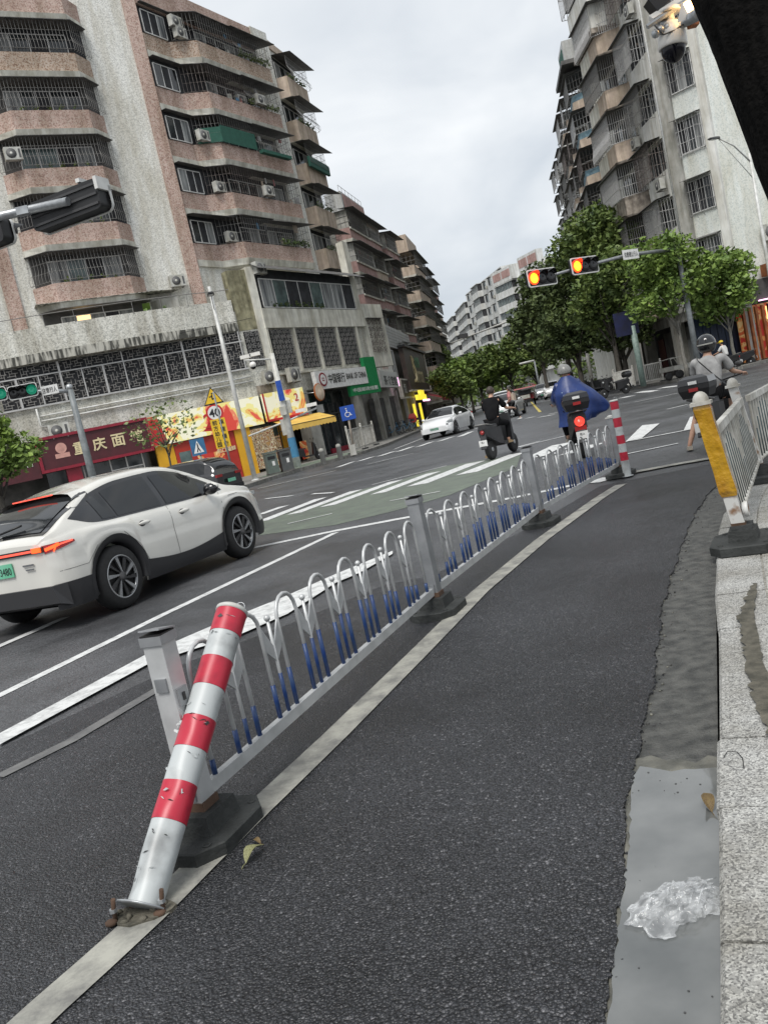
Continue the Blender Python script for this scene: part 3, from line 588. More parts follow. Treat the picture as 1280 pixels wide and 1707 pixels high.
def picket_panel(label, a, b, za, zb, lean):
    a, b = Vector(a), Vector(b); d = b-a; d.z = 0; Ln = d.length; az = math.atan2(d.y, d.x); t = thing('picket_fence', label, 'railing', (a.x, a.y, KZ), az, 'white picket panels on the right')
    lv = RZ(-az) @ Vector(lean); lx, ly = lv.x, lv.y
    top = .80; r = MB().m('fence_white'); sh = lambda z: (lx*z, ly*z)
    r.M = Matrix(((1,0,lx,0),(0,1,ly,0),(0,0,1,0),(0,0,0,1)))
    r.box2(.05,Ln-.05,-.022,.022,top-.03,top+.03); M = r.M; r.build('top_rail', t)
    r = MB().m('fence_white'); r.M = M; r.path([(.05,0,.20),(Ln-.05,0,.20)], .02, 10); n = int(Ln/.15)
    for k in range(n+1): r.sphere((.08+k*(Ln-.16)/n,0,.205), (.030,.030,.026), 8, 5)
    r.build('bottom_rail', t)
    for k in range(n+1):
        x = .08+k*(Ln-.16)/n; p = MB().m('fence_white'); p.M = M; p.path([(x,0,.21),(x,0,top)], .014, 8, False)
        p.build('picket', t)
    for k in range(n):
        dk = MB().m('bar_slate'); dk.M = M
        x = .08+(k+.5)*(Ln-.16)/n; u = (x/Ln)*2 % 1.0; hh = .16+.36*math.sin(PI*u)**1.0; dk.path([(x,-.002,.21),(x,-.002,.21+hh)], .012, 8); dk.build('insert_bar', t)
    return t
l1 = ((T1.x-B1.x)/(T1.z-KZ), (T1.y-B1.y)/(T1.z-KZ), 0)
picket_panel('white picket railing panel with dark slate bars next to the taped post', B1, B2, 0, 0, (l1[0]*.8, l1[1]*.8, 0))
picket_panel('white picket railing panel running out of the picture on the right', B2, B3, 0, 0, (-.03, 0, 0))
# ---------------- litter ----------------
def crumple(label):
    cx, cy = 0, 0; c = gp(1130,1522); me = MB().m('bag_film'); q = random.Random(11); nu, nv = 46, 34; grid = []
    from mathutils import noise
    for i in range(nu+1):
        row = []
        for j in range(nv+1):
            u, v = i/nu*2-1, j/nv*2-1; rr = math.sqrt(u*u+v*v); 
            X = u*.135*(1+.2*noise.noise((u*2,v*2,1))); Y = v*.080*(1+.5*noise.noise((u*2.3,v*2,5))+.25*max(0,u))
            if rr > 1: X /= rr**.8; Y /= rr**.8
            f = 1.6*noise.ridged_multi_fractal((u*1.1+v*.8, v*2.6-u*.6, 2.7), .8, 2.4, 5, .9, 2.0)
            z = max(.0, (1-rr*rr))*.035+.016*f*(1.15-min(1,rr))+.003
            row.append((X+.012*noise.noise((u*7,v*7,9)), Y+.012*noise.noise((u*7,v*7,4)), max(.004, z)))
        grid.append(row)
    b = me.vs([p for r_ in grid for p in r_]); me.smooth = False
    for i in range(nu):
        for j in range(nv): me.face((b+i*(nv+1)+j, b+(i+1)*(nv+1)+j, b+(i+1)*(nv+1)+j+1, b+i*(nv+1)+j+1))
    for s in range(7):   # twisted handles and folds
        a = q.uniform(-.3, .5); x0 = q.uniform(-.05, .06); me.path([(x0,-.01+q.uniform(-.04,.03),.03),(x0+.04,q.uniform(-.03,.02),.042),(x0+.09,a*.05,.02)], [.002,.003,.0015], 5)
    o = me.build('plastic_bag'); o.location = (c.x, c.y, .011); o.rotation_euler = (0,0,R(16)); return tag(o, label, 'plastic bag')
crumple('crumpled clear plastic bag floating in the gutter puddle')
def dry_leaf(name, label, p, rz, sc, m, tilt=0, group='fallen leaves'):
    b = MB().m(m); b.smooth = True; rings = []
    n = 9
    for k in range(n+1):
        u = k/n; wd = .5*math.sin(PI*u**.8)*.42+.01; cur = .16*math.sin(PI*u)+.06*math.sin(5*u)
        rings.append([((-wd)*1.0, u, cur+wd*.55), (-wd*.5, u, cur+wd*.12), (0, u, cur), (wd*.5, u, cur+wd*.18), (wd, u, cur+wd*.6)])
    b.loft(rings, False, False); b.smooth = False
    for u in range(n): pass
    b.path([(0,0,.02),(.02,-.15,.05),(.06,-.28,.03)], .015, 5)
    o = b.build(name); o.location = p; o.scale = (sc, sc, sc); o.rotation_euler = (R(tilt), 0, rz); return tag(o, label, 'leaf', group)
g = gp(1190,1360); dry_leaf('fallen_leaf', 'curled brown leaf standing in the puddle against the kerb', (g.x-.005, g.y, .012), R(-8), .085, 'leaf_dry', 20)
g = gp(412,1448); dry_leaf('fallen_leaf', 'pale green curled leaf tucked by the nearest rubber base', (g.x, g.y, .018), R(-35), .10, 'leaf_fallen', 12)
g = gp(437,1415); dry_leaf('fallen_leaf', 'small tan leaf at the corner of the nearest rubber base', (g.x, g.y, .018), R(50), .05, 'leaf_dry', 8)
b = MB().m('black'); P = [gp(x, y, KZ+.004) for x, y in ((1206,1262),(1212,1255),(1228,1256),(1237,1264),(1239,1280))]; b.path([(p.x, p.y, KZ+.004+.006*math.sin(i)) for i, p in enumerate(P)], .0016, 6); tag(b.build('twig'), 'thin dark twig lying across the granite kerb', 'twig')
b = MB().m('dark_grey'); q = random.Random(3)
for k in range(16):
    x = q.uniform(1030,1195); y = q.choice([q.uniform(1290,1330), q.uniform(1560,1700), q.uniform(1290,1700)]); g = gp(x, y); b.sphere((g.x, g.y, .012), (q.uniform(.001,.004),)*2+(.0015,), 6, 4)
tag(b.build('debris'), kind='stuff')
b = MB(); q = random.Random(13)
for k in range(260):
    i = q.randrange(6, len(edge)-2); e = edge[i]; dx = q.gauss(.004, .016) if k % 5 else abs(q.gauss(0,.06)); b.m(q.choice(['asphalt_new','dark_grey','slurry','gutter'])); s_ = q.uniform(.003,.009); b.sphere((e[0]+dx, e[1]+q.uniform(-.03,.03), .005), (s_, s_*q.uniform(.6,1), s_*.8), 6, 4)
tag(b.build('loose_gravel'), kind='stuff')
# ---------------- building kit ----------------
QB = random.Random(21)
def ac_unit(root, M, x, z, y=-.32, w=.82, h=.56):
    """outdoor air conditioner hung on the facade (x, z = its centre), on two brackets"""
    b = MB(); b.M = M; b.m('ac_white').box((x, y, z), (w, .30, h)); b.m('ac_grille').lathe([(h*.40,.0),(h*.40,.012),(.0,.012)], 16, (x-w*.12, y-.15, z), axis='y')
    b.m('ac_white').lathe([(h*.12,.012),(h*.12,.02),(0,.02)], 10, (x-w*.12, y-.15, z), axis='y')
    b.m('ac_grille').box((x+w*.36, y-.152, z), (w*.12, .006, h*.7))
    b.m('bars').box((x-w*.35, y+.05, z-h/2-.03), (.04, .5, .04)); b.box((x+w*.35, y+.05, z-h/2-.03), (.04, .5, .04))
    b.build('air_conditioner', root)
def slab(b, prof, z0, z1, yin=.0):
    """solid projecting slab: prof = [(x, outward depth)] along the facade"""
    pts = [(prof[0][0], yin)]+[(x, -d) for x, d in prof]+[(prof[-1][0], yin)]
    b.prism(pts[::-1], z0, z1)
def lerp_prof(prof, k): return [(x, d*k) for x, d in prof]
def cage(root, M, prof, z0, z1, step=.13, r=.011, belly=.0, hs=(0, .33, .66, 1), mname='bars', name='window_cage'):
    b = MB(); b.M = M; b.m(mname)
    P = [Vector((x, -d, 0)) for x, d in prof]
    def boxbar(a, c, r): b.path([a, c], r, 4, False, False)
    for i in range(len(P)-1):
        a, c = P[i], P[i+1]; L_ = (c-a).length; n = max(1, int(L_/step)); nrm = Vector(((c-a).y, -(c-a).x, 0)).normalized()
        if nrm.y > 0: nrm = -nrm
        for k in range(n+1):
            p = a.lerp(c, k/n)
            if belly:
                q1 = p+nrm*belly; b.path([(p.x,p.y,z1),(p.x,p.y,z0+(z1-z0)*.45),(q1.x,q1.y,z0+(z1-z0)*.2),(q1.x,q1.y,z0+.02),(p.x,p.y,z0-.02)], r, 4, False, False)
            else: boxbar((p.x,p.y,z0), (p.x,p.y,z1), r)
        for h in hs:
            z = z0+(z1-z0)*h; o = nrm*(belly if (belly and h < .3) else 0); boxbar((a.x+o.x,a.y+o.y,z), (c.x+o.x,c.y+o.y,z), r*1.15)
    if b.f: b.build(name, root)
def window(root, M, x0, x1, z0, z1, y=-.02, panes=3, open_=None, lit=False, name='window', fm='frame_white', curtain=None, gm='glass_dark'):
    f = MB(); f.M = M; f.m(fm); t = .05
    f.box2(x0,x1,y-.05,y,z1-t,z1); f.box2(x0,x1,y-.05,y,z0,z0+t)
    xs = [x0+(x1-x0)*k/panes for k in range(panes+1)]
    for k, x in enumerate(xs): f.box2(x-t/2,x+t/2,y-.055,y-.003,z0+t,z1-t)
    o = f.build(name, root)
    g = MB(); g.M = M
    for k in range(panes):
        c = QB.random(); g.m('lit_warm' if lit and k == 1 else ('curtain' if (curtain if curtain is not None else c < .3) and k != open_ else ('dark_room' if k == open_ or c > .85 else gm))); g.box2(xs[k]+t/2, xs[k+1]-t/2, y-.03, y-.02, z0+t, z1-t)
    g.build('pane', o)
def dark(root, M, x0, x1, z0, z1, y=-.012, m='dark_wall', name='recess_shade'):  # flat dark sheet on the wall: shade of the opening put into colour
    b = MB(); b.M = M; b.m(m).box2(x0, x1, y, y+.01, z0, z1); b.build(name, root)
def plants(root, M, x0, x1, z, y, n=10, s=.3, m='leaf_a', name='potted_plants'):
    b = MB(); b.M = M; b.m(m)
    for k in range(n):
        cx = x0+(x1-x0)*(k+.5)/n; 
        for j in range(14):
            c = Vector((cx+QB.gauss(0,s*.35), y+QB.gauss(0,s*.2), z+abs(QB.gauss(s*.5,s*.35)))); a = QB.uniform(0,6.28); e = QB.uniform(.03,.08)*s/.3
            d1 = Vector((math.cos(a), math.sin(a), QB.uniform(-.5,.5)))*e; d2 = Vector((-math.sin(a)*.6, math.cos(a)*.6, QB.uniform(.2,1)))*e; b.poly([c-d1-d2, c+d1-d2, c+d1+d2, c-d1+d2])
    b.build(name, root)
def stuffs(root, M, x0, x1, z, y, n):
    """things hung and stood on a balcony: laundry, pots, boxes"""
    for k in range(min(n, 5)):
        b = MB(); b.M = M
        x = QB.uniform(x0, x1); b.m(QB.choice(['cloth_white','cloth_pink','cloth_grey','dark_grey','ac_white','bike_blue','wall_tan'])); w_, h_ = QB.uniform(.1,.35), QB.uniform(.15,.5)
        zz = z + (QB.uniform(.7, 1.0) if QB.random() < .45 else 0); b.box((x, y+QB.uniform(-.05,.15), zz+h_/2), (w_, .06, h_), RZ(QB.uniform(-.4,.4)))
        b.build('hanging_laundry' if zz > z else 'storage_box', root)
def awning(root, M, prof, z, ext=.25, drop=.12, m='awning_dark'):
    b = MB(); b.M = M; b.m(m)
    inner = [(x, 0, z+drop) for x, d in prof]; cx = sum(x for x, d in prof)/len(prof)
    outer = [(x+(ext*.5 if x > cx else -ext*.5), -(d+ext), z) for x, d in prof]
    n = len(prof); lo = [(p[0], p[1], p[2]-.025) for p in outer]; li = [(p[0], p[1], p[2]-.025) for p in inner]
    for i in range(n-1):
        b.poly([inner[i], inner[i+1], outer[i+1], outer[i]]); b.poly([li[i], lo[i], lo[i+1], li[i+1]]); b.poly([outer[i], outer[i+1], lo[i+1], lo[i]])
    b.build('awning', root)
def balcony(root, M, prof, z0, zpar, pm, ledge=.34, lm='ledge_white', inset=.10, name='balcony'):
    """white ledge band at the bottom, coloured parapet above it; solid projecting bay"""
    b = MB(); b.M = M; b.m(lm); up_, dn = [(x, d) for x, d in prof], [(x, d*.9) for x, d in prof]
    lo = [(prof[0][0], 0, z0)]+[(x, -d, z0) for x, d in dn]+[(prof[-1][0], 0, z0)]; hi = [(prof[0][0], 0, z0+ledge)]+[(x, -d, z0+ledge) for x, d in up_]+[(prof[-1][0], 0, z0+ledge)]
    b.loft([lo[::-1], hi[::-1]]); pi = [(x, max(.02, d-inset)) for x, d in prof]; b.m(pm); slab(b, pi, z0+ledge+.003, zpar)
    return b.build(name, root)
def polywall(root, pts, z0, z1, m, name='wall'):
    b = MB().m(m); b.prism(pts, z0, z1); return b.build(name, root)
def pipe(root, M, pts, r=.05, m='pole_white', name='drain_pipe'):
    b = MB(); b.M = M; b.m(m).path(pts, r, 6); b.build(name, root)
def lattice(root, M, x0, x1, z0, z1, y=-.05, cell=.62, name='window_grille', m='bars_light', bars=True):
    """fretwork burglar grille: nested key pattern of flat bars in front of a dark window"""
    dark(root, M, x0, x1, z0, z1, y=-.015, m='dark_room', name='window')
    b = MB(); b.M = M; b.m(m); r = .014
    nx = max(1, round((x1-x0)/cell)); nz = max(1, round((z1-z0)/cell)); cx, cz = (x1-x0)/nx, (z1-z0)/nz
    def hb(xa, xb, z): b.box2(min(xa,xb), max(xa,xb), y-r, y+r, z-r, z+r)
    def vb(x, za, zb): b.box2(x-r, x+r, y-r*.9, y+r*.9, min(za,zb), max(za,zb))
    for i in range(nx):
        for j in range(nz):
            X, Z = x0+i*cx, z0+j*cz; fl = (i+j) % 2
            for a, c, h in ((0,.75,.25),(.25,1,.5),(0,.5,.75),(.5,1,.88)): 
                hb(X+cx*a, X+cx*c, Z+cz*h) if not fl else vb(X+cx*h, Z+cz*a, Z+cz*c)
            for h, a, c in ((.25,.25,.75),(.75,.1,.5),(.5,.5,1)): 
                vb(X+cx*h, Z+cz*a, Z+cz*c) if not fl else hb(X+cx*a, X+cx*c, Z+cz*h)
    b.build(name, root)
# =============== the corner block on the left ===============
LB = thing('apartment_building', 'speckled white and pink apartment block with bay balconies above the noodle shop', 'building', (0,0,0))
Bx, By = -7.2, 48.0
def pol(p, az, s): a = R(az); return (p[0]+math.sin(a)*s, p[1]+math.cos(a)*s)
B0 = (Bx, By); FL = pol(B0, 61, -22); C0 = pol(B0, 32, 11.9); D0 = (.55, 62.0)
TOP = 27.6
polywall(LB, [FL, B0, C0, D0, (-6, 68), (-30, 60)], 7.6, TOP-.6, 'terrazzo_white', 'wall')
MF, WF = frame(FL, B0)     # front facade, x = 22 at the corner
MS, WS = frame(B0, C0)     # street facade
X = lambda s: s+WF         # s measured from corner (negative to the left)
# vertical pink strips and parapet
b = MB(); b.M = MF; b.m('terrazzo_pink'); b.box2(X(-.62), X(0)+.10, -.12, .3, 9.3, TOP); b.build('pink_pilaster', LB)
b = MB(); b.M = MF; b.m('terrazzo_pink'); b.box2(X(-10.15), X(-9.45), -.10, .3, 8.9, TOP); b.build('pink_pilaster', LB)
b = MB(); b.M = MS; b.m('terrazzo_pink'); b.box2(0, .10, -.10, .3, 9.3, TOP); b.box2(.1, 10.25, -.16, .3, 26.1, TOP); b.m('terrazzo_white').box2(10.25, WS+.02, -.20, .3, 7.8, TOP+.1); b.build('parapet', LB)
b = MB(); b.M = MF; b.m('terrazzo_white'); b.box2(X(-22), X(-10.15), -.06, .3, 26.9, TOP); b.box2(X(-9.45), X(-.62), -.06, .3, 26.9, TOP); b.build('parapet', LB)
# front balconies (left column) and the one further left
for ci, (xa, xb) in enumerate(((-8.75, -3.05), (-17.2, -11.0))):
    prof = [(X(xa), .10), (X(xa+.95), 1.0), (X(xb-.95), 1.0), (X(xb), .10)]
    for k in range(6):
        z0 = 24.55-2.83*k; 
        if ci == 1 and k < 0: continue
        last = (k == 5)
        balcony(LB, MF, prof, z0, z0+1.28, 'terrazzo_pink' if k % 2 == 0 or k > 2 else 'terrazzo_tan', lm='ledge_white')
        zt, zb = z0-.0, z0-1.52     # opening beneath this ledge
        if last: zb = z0-1.9
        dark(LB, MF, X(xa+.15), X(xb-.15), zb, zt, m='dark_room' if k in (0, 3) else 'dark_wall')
        if ci == 0:
            window(LB, MF, X(xa+1.0), X(xb-1.0), zb+.02, zt-.25, y=-.03, panes=[4,5,4,4,4,5][k], open_=[2,2,2,1,2,3][k], lit=(k == 5), gm='glass_teal' if k in (2, 4) else 'glass_dark', curtain=None)
            if not last: cage(LB, MF, [(x, d*1.02) for x, d in prof], zb+.05, zt, step=.17, belly=.14 if k in (0,1,2,4) else .05, mname='bars')
            awning(LB, MF, prof, zt-.02, ext=.18, drop=.03)
            if k in (1, 2, 4, 3): plants(LB, MF, X(xa+1.3), X(xb-1.3), zb+.02, -.8, n=5, s=.2, m='leaf_a')
        else:
            window(LB, MF, X(xa+1.0), X(xb-1.0), zb+.02, zt-.25, y=-.03, panes=4)
            cage(LB, MF, prof, zb+.05, zt, step=.25, belly=.1)
ac_unit(LB, MF, X(-8.2), 18.05, -.95, .8, .6)
# wide last opening with rounded side, fern and railing
b = MB(); b.M = MF; b.m('wall_grey'); slab(b, [(X(-3.0), .0), (X(-2.6), .55), (X(-1.7), .75), (X(-1.5), .0)], 8.6, 10.35); b.build('rounded_wall', LB)
awning(LB, MF, [(X(-8.9), .9), (X(-3.0), .95), (X(-1.6), .7)], 10.72, .15, .05, 'ledge_stained')
plants(LB, MF, X(-3.9), X(-2.7), 8.9, -1.0, n=9, s=.75, m='leaf_b')
ac_unit(LB, MF, X(-1.35), 11.25, -.30, .85, .6)
# street facade: stepped flat part then projecting bay
for k in range(6):
    z0 = 23.35-2.84*k; pm = 'terrazzo_pink' if k % 2 else 'terrazzo_tan'
    prof = [(.12, .12), (2.2, .14), (3.4, 1.15), (10.2, 1.15), (10.25, .1)]
    if k < 5: balcony(LB, MS, prof, z0, z0+1.3, 'terrazzo_pink' if k else 'terrazzo_tan', ledge=.36)
    zt, zb = z0+2.84, z0+1.3
    if k == 5: continue
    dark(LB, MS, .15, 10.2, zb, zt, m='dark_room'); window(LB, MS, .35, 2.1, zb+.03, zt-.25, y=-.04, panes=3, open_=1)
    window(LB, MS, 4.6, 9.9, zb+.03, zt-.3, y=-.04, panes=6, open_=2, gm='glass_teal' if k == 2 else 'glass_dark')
    cage(LB, MS, [(2.3,.2),(3.4,1.2),(6.6,1.2)], zb+.02, zt, step=.2, mname='bars_rust' if k % 2 else 'bars')
    cage(LB, MS, [(6.6,1.2),(10.1,1.2),(10.15,.2)], zb+.02, zt, step=.2, belly=.22 if k in (0,1,2) else .0, mname='bars')
    awning(LB, MS, [(6.5,1.1),(10.3,1.1)] if k != 4 else [(.2,.3),(10.2,1.2)], zt-.12, ext=.45, drop=.2)
    awning(LB, MS, [(.2,.3),(2.3,.3),(3.4,1.2),(6.5,1.2)], zt-.03, ext=.12, drop=.03)
    ac_unit(LB, MS, [2.6, 6.9, 2.5, 2.9, 2.9][k], zb+.35, -.62, .85, .58)
    if k in (0, 1, 3): ac_unit(LB, MS, [2.4, 7.9, 0, 6.6, 0][k], zb+(.9 if k == 0 else .35), -.62 if k == 0 else -1.3, .85, .58)
    stuffs(LB, MS, 5.0, 10.0, zb+.05, -.95, 12)
    if k in (0, 1, 4): plants(LB, MS, 7.0, 9.9, zb+.05, -1.15, n=12, s=.3, m='leaf_a')
b = MB(); b.M = MS; b.m('net_green').box2(3.42, 6.6, -1.235, -1.225, 18.95, 19.9); b.poly([(2.35,-.26,18.95),(3.42,-1.23,18.95),(3.42,-1.23,19.8),(2.35,-.26,19.8)]); b.build('green_net', LB)
b = MB(); b.M = MS; b.m('net_green').box2(6.7, 9.6, -1.55, -1.25, 18.75, 18.95); b.build('green_tray', LB)
# narrow column at the end
MD, WD = frame(C0, D0)
for k in range(7):
    z0 = 23.6-2.84*k
    if z0 < 7: break
    prof = [(.35, .15), (.5, .9), (WD-.3, .9), (WD-.2, .1)]
    balcony(LB, MD, prof, z0, z0+1.35, 'wall_tan', ledge=.02); zt, zb = z0+2.84, z0+1.35
    dark(LB, MD, .4, WD-.2, zb, zt, m='dark_room'); window(LB, MD, .6, WD-.4, zb, zt-.3, panes=4, y=-.03)
    awning(LB, MD, [(.5,.8),(WD-.3,.8)], zt-.25, ext=.7, drop=.35); cage(LB, MD, [(.5,.95),(WD-.3,.95),(WD-.2,.1)], zb, zt-.25, step=.22, belly=.2 if k < 3 else 0, mname='bars_light' if k < 2 else 'bars')
    if k in (2,): b = MB(); b.M = MD; b.m('net_green').box2(.45, WD-.25, -1.12, -.95, zb-.3, zb+.35); b.build('green_planter', LB)
    plants(LB, MD, .8, WD-.6, zb, -.8, n=5, s=.3)
b = MB(); b.M = MD; b.m('wall_tan').box2(.2, WD, -.1, .3, 26.9, TOP-.2); b.build('parapet', LB)
# ---------- podium (own child walls) ----------
P0 = (-5.3, 45.6); PL = pol(P0, 67, -22); P1 = pol(P0, 52, 1.35); P2 = pol(P1, 30, 11.2)
MP, WP = frame(PL, P0); MC, WC = frame(P0, P1); MQ, WQ = frame(P1, P2); XP = lambda s: s+WP
polywall(LB, [PL, P0, P1, P2, (-4, 62), (-30, 52)], 4.1, 8.75, 'podium_stone', 'podium_wall')
polywall(LB, [pol(PL,157,-1.2), pol(P0,150,-2.6), pol(P1,120,-3.0), pol(P2,120,-1.6), (-4, 61), (-30, 51)], -.1, 4.15, 'dark_wall', 'shopfront_wall')
# parapet wall with bulging centre, stained lower edge
b = MB(); b.M = MP; b.m('podium_stone'); n = 26
arc = [(XP(-12.4)+i*(12.4-.2)/n, .12+.55*max(0, math.sin(PI*min(1,max(0,(i/n*1.15-.05)))))**.6) for i in range(n+1)]
b.prism([(x, -d) for x, d in arc][::1]+[(XP(-.2), .3), (XP(-12.4), .3)], 8.15, 9.35); b.m('ledge_stained'); b.prism([(x, -d-.05) for x, d in arc]+[(XP(-.2), .2), (XP(-12.4), .2)], 7.72, 8.147); b.m('podium_stone').box2(XP(-22), XP(-12.42), -.1, .3, 7.7, 9.3); b.build('roof_parapet', LB)
for p in (arc,): 
    b = MB(); b.M = MP; b.m('bars').path([(x, -d-.02, 9.9) for x, d in arc[::2]], .02, 4); [b.path([(x, -d-.02, 9.3), (x, -d-.02, 9.9)], .015, 4) for x, d in arc[::3]]; b.build('handrail', LB)
# curtain-like grille band
b = MB(); b.M = MP
for (xa, xb) in ((-12.3, -.15), (-20, -12.5)): lattice(LB, MP, XP(xa), XP(xb), 5.72, 7.68, y=-.10, cell=.50, m='lattice')
b.m('bars_light'); b.box2(XP(-20), XP(-.1), -.14, -.06, 5.66, 5.74); b.box2(XP(-20), XP(-.1), -.15, -.08, 7.12, 7.18)
for k in range(14): x = XP(-.25-k*1.02); b.box2(x-(.05 if k % 2 else .03), x+(.05 if k % 2 else .03), -.145, -.07, 5.74, 7.68 if k % 3 == 0 else 7.12)
b.build('window_grille_frame', LB)
lattice(LB, MC, .08, WC-.35, 5.72, 7.62, y=-.08, cell=.3, m='bars')
b = MB(); b.M = MC; b.m('mossy'); b.prism([(-.1,-.02),(WC-.32,-.02),(WC-.32,.5),(-.1,.5)], 7.7, 10.9); b.m('ledge_white').box2(WC-.30, WC+.15, -.14, .5, 4.2, 11.0); b.build('chamfered_corner', LB)
pipe(LB, MP, [(XP(-10.9),-.12,5.6),(XP(-10.9),-.12,4.75),(XP(-10.5),-.12,4.62)], .05)
for zz in (5.22, 4.98): pipe(LB, MP, [(XP(-10.8),-.10,zz),(XP(-.05),-.10,zz+.02)], .045)
ac_unit(LB, MP, XP(-10.15), 4.38, -.32, .95, .66)
ac_unit(LB, MC, .85, 5.05, -.35, .75, .72); ac_unit(LB, MQ, 1.3, 5.0, -.4, 1.0, .8); ac_unit(LB, MQ, .55, 10.9, -.3, .9, .62)
b = MB(); b.M = MC; b.m('wall_stain').box2(.1, WC, -.05, .2, 4.17, 4.7); b.build('stained_strip', LB)
# street side of the podium: three fret windows, white band, glazed terrace under a dark awning
b = MB(); b.M = MQ; b.m('ledge_white')
for x in (.0, 2.6, 4.95, 7.3, 9.75): b.box2(x+.02, x+.20, -.2, .2, 5.2, 7.68)
b.box2(0, WQ, -.22, .3, 7.68, 8.75); b.box2(0, WQ, -.24, .2, 5.08, 5.2); b.build('window_surround', LB)
for x in (.45, 2.85, 5.2, 7.55): lattice(LB, MQ, x, x+2.05 if x < 7 else x+2.15, 5.35, 7.62, y=-.10, cell=.30, m='lattice')
dark(LB, MQ, .2, WQ-.6, 8.78, 10.95, y=-.05, m='dark_room'); window(LB, MQ, .4, WQ-.8, 8.8, 10.4, y=-.12, panes=8, open_=2, gm='glass_teal')
awning(LB, MQ, [(.0,.1),(WQ-.3,.1)], 10.75, ext=.75, drop=.45); plants(LB, MQ, 1.0, 6.5, 8.85, -.25, n=10, s=.25, m='leaf_c')
b = MB(); b.M = MQ; b.m('ledge_white').box2(WQ-.6, WQ+.0, -.1, .4, 8.75, 13.2); b.build('corner_pier', LB)
b = MB(); b.M = MQ; b.m('ledge_white').box2(WQ-.0, WQ+2.9, -.05, .5, 5.0, 9.2); b.build('podium_wall', LB)
lattice(LB, MQ, WQ+.3, WQ+2.3, 5.9, 8.2, y=-.14, cell=.45, m='bars_rust'); awning(LB, MQ, [(WQ+.2,.1),(WQ+2.4,.1)], 8.2, .3, .06)
# ground floor pillars
b = MB(); b.M = MQ; b.m('wall_grey').box2(2.2, 2.7, -.1, .6, .1, 4.1); b.build('pillar', LB); b = MB(); b.M = MQ; b.m('wall_grey').box2(8.3, 8.7, -.1, .5, .1, 4.1); b.build('pillar', LB)
# ---------- shop fronts: each a thing ----------
def shop(label, M, loc=None): 
    return thing('shopfront', label, 'shop', (0,0,0))
s1 = thing('noodle_shop_sign', 'maroon noodle shop sign with large pale gold Chinese characters in a crimson frame', 'sign')
M = MP
b = MB(); b.M = M; b.m('maroon').box2(XP(-11.25), XP(-6.1), -.42, -.3, 2.62, 4.05); b.build('panel', s1)
b = MB(); b.M = M; b.m('crimson'); xa, xb = XP(-11.4), XP(-5.98); b.box2(xa, xb, -.50, -.28, 4.053, 4.19); b.box2(xa, xb, -.50, -.28, 2.48, 2.617); b.box2(xa, xa+.147, -.5, -.28, 2.62, 4.05); b.box2(xb-.117, xb, -.5, -.28, 2.62, 4.05); b.build('frame', s1)
for i, ch in enumerate('重庆面馆'):
    b = MB(); b.M = M; b.m('gold_text').text(ch, .62 if i != 1 else .64, (XP(-9.42)+.92*i, -.44, 3.36), bold=.02); b.build('lettering', s1)
b = MB(); b.M = M; b.m('pink_text'); b.M = M @ Matrix.Translation((XP(-10.28), -.43, 3.52)) @ RX(R(90)); b.lathe([(.22,.0),(.26,.0),(.26,.012),(.22,.012)], 28, smooth=False); b.M = M; b.text('面', .24, (XP(-10.28), -.44, 3.52), bold=.02); b.box2(XP(-10.62), XP(-9.94), -.435, -.421, 3.05, 3.27); b.build('emblem', s1)
s2 = thing('noodle_shop_sign', 'dark noodle shop sign with white characters, half hidden by the left edge tree', 'sign')
b = MB(); b.M = M; b.m('maroon').box2(XP(-17.5), XP(-11.42), -.42, -.3, 2.3, 4.1); b.build('panel', s2)
for i, ch in enumerate('重庆面馆'): b = MB(); b.M = M; b.m('white_text').text(ch, .55, (XP(-14.6)+.88*i, -.44, 3.2), bold=.02); b.build('lettering', s2)
s3 = thing('food_shop_sign', 'bright red, yellow and white printed food sign running round the shop corner', 'sign')
b = MB(); b.M = M; b.m('food_sign').box2(XP(-5.95), XP(0)-.05, -.46, -.3, 2.65, 4.15); b.build('panel', s3)
b = MB(); b.M = MC; b.m('food_sign').box2(.0, WC+1.3, -.52, -.36, 2.72, 4.2); b.m('sign_red'); b.box2(0, WC+1.3, -.54, -.521, 2.68, 2.80); b.box2(0,.1,-.54,-.521,2.8,4.2); b.build('panel', s3)
b = MB(); b.M = M; b.m('sign_red').text('2', .75, (XP(-2.95), -.475, 3.38), bold=.015); b.build('lettering', s3)
b = MB(); b.M = MC; b.m('sign_red').text('2', .42, (WC+.75, -.545, 3.72), bold=.012); b.build('lettering', s3)
b = MB(); b.M = M; b.m('sign_red')
for (xx, zz, w_, h_) in ((-5.4,3.0,.5,1.3),): pass
b.poly([(XP(-5.95),-.463,2.66),(XP(-5.2),-.463,2.66),(XP(-5.5),-.463,4.14),(XP(-5.95),-.463,4.14)]); b.poly([(XP(-3.4),-.463,2.9),(XP(-2.2),-.463,2.75),(XP(-2.6),-.463,3.3)]); b.build('printed_shape', s3)
s4 = thing('snack_shop', 'yellow and red snack shop front with lit shelves under the food sign', 'shop')
b = MB(); b.M = M; b.m('shop_yellow').box2(XP(-1.75), XP(-.9), -.34, 1.2, .12, 2.64); b.build('yellow_wall', s4)
b = MB(); b.M = M; b.m('shop_yellow').box2(XP(-5.9), XP(-5.0), -.3, -.0, .5, 2.64); b.build('yellow_wall', s4)
b = MB(); b.M = M; b.m('shop_red').box2(XP(-4.98), XP(-1.77), -.28, .0, .12, 2.62); b.m('glass_teal').box2(XP(-4.8), XP(-4.2), -.3, -.285, .5, 2.1); b.build('red_wall', s4)
b = MB(); b.M = M; b.m('food_poster').box2(XP(-3.9), XP(-2.5), -.31, -.285, .9, 1.75); b.build('poster', s4)
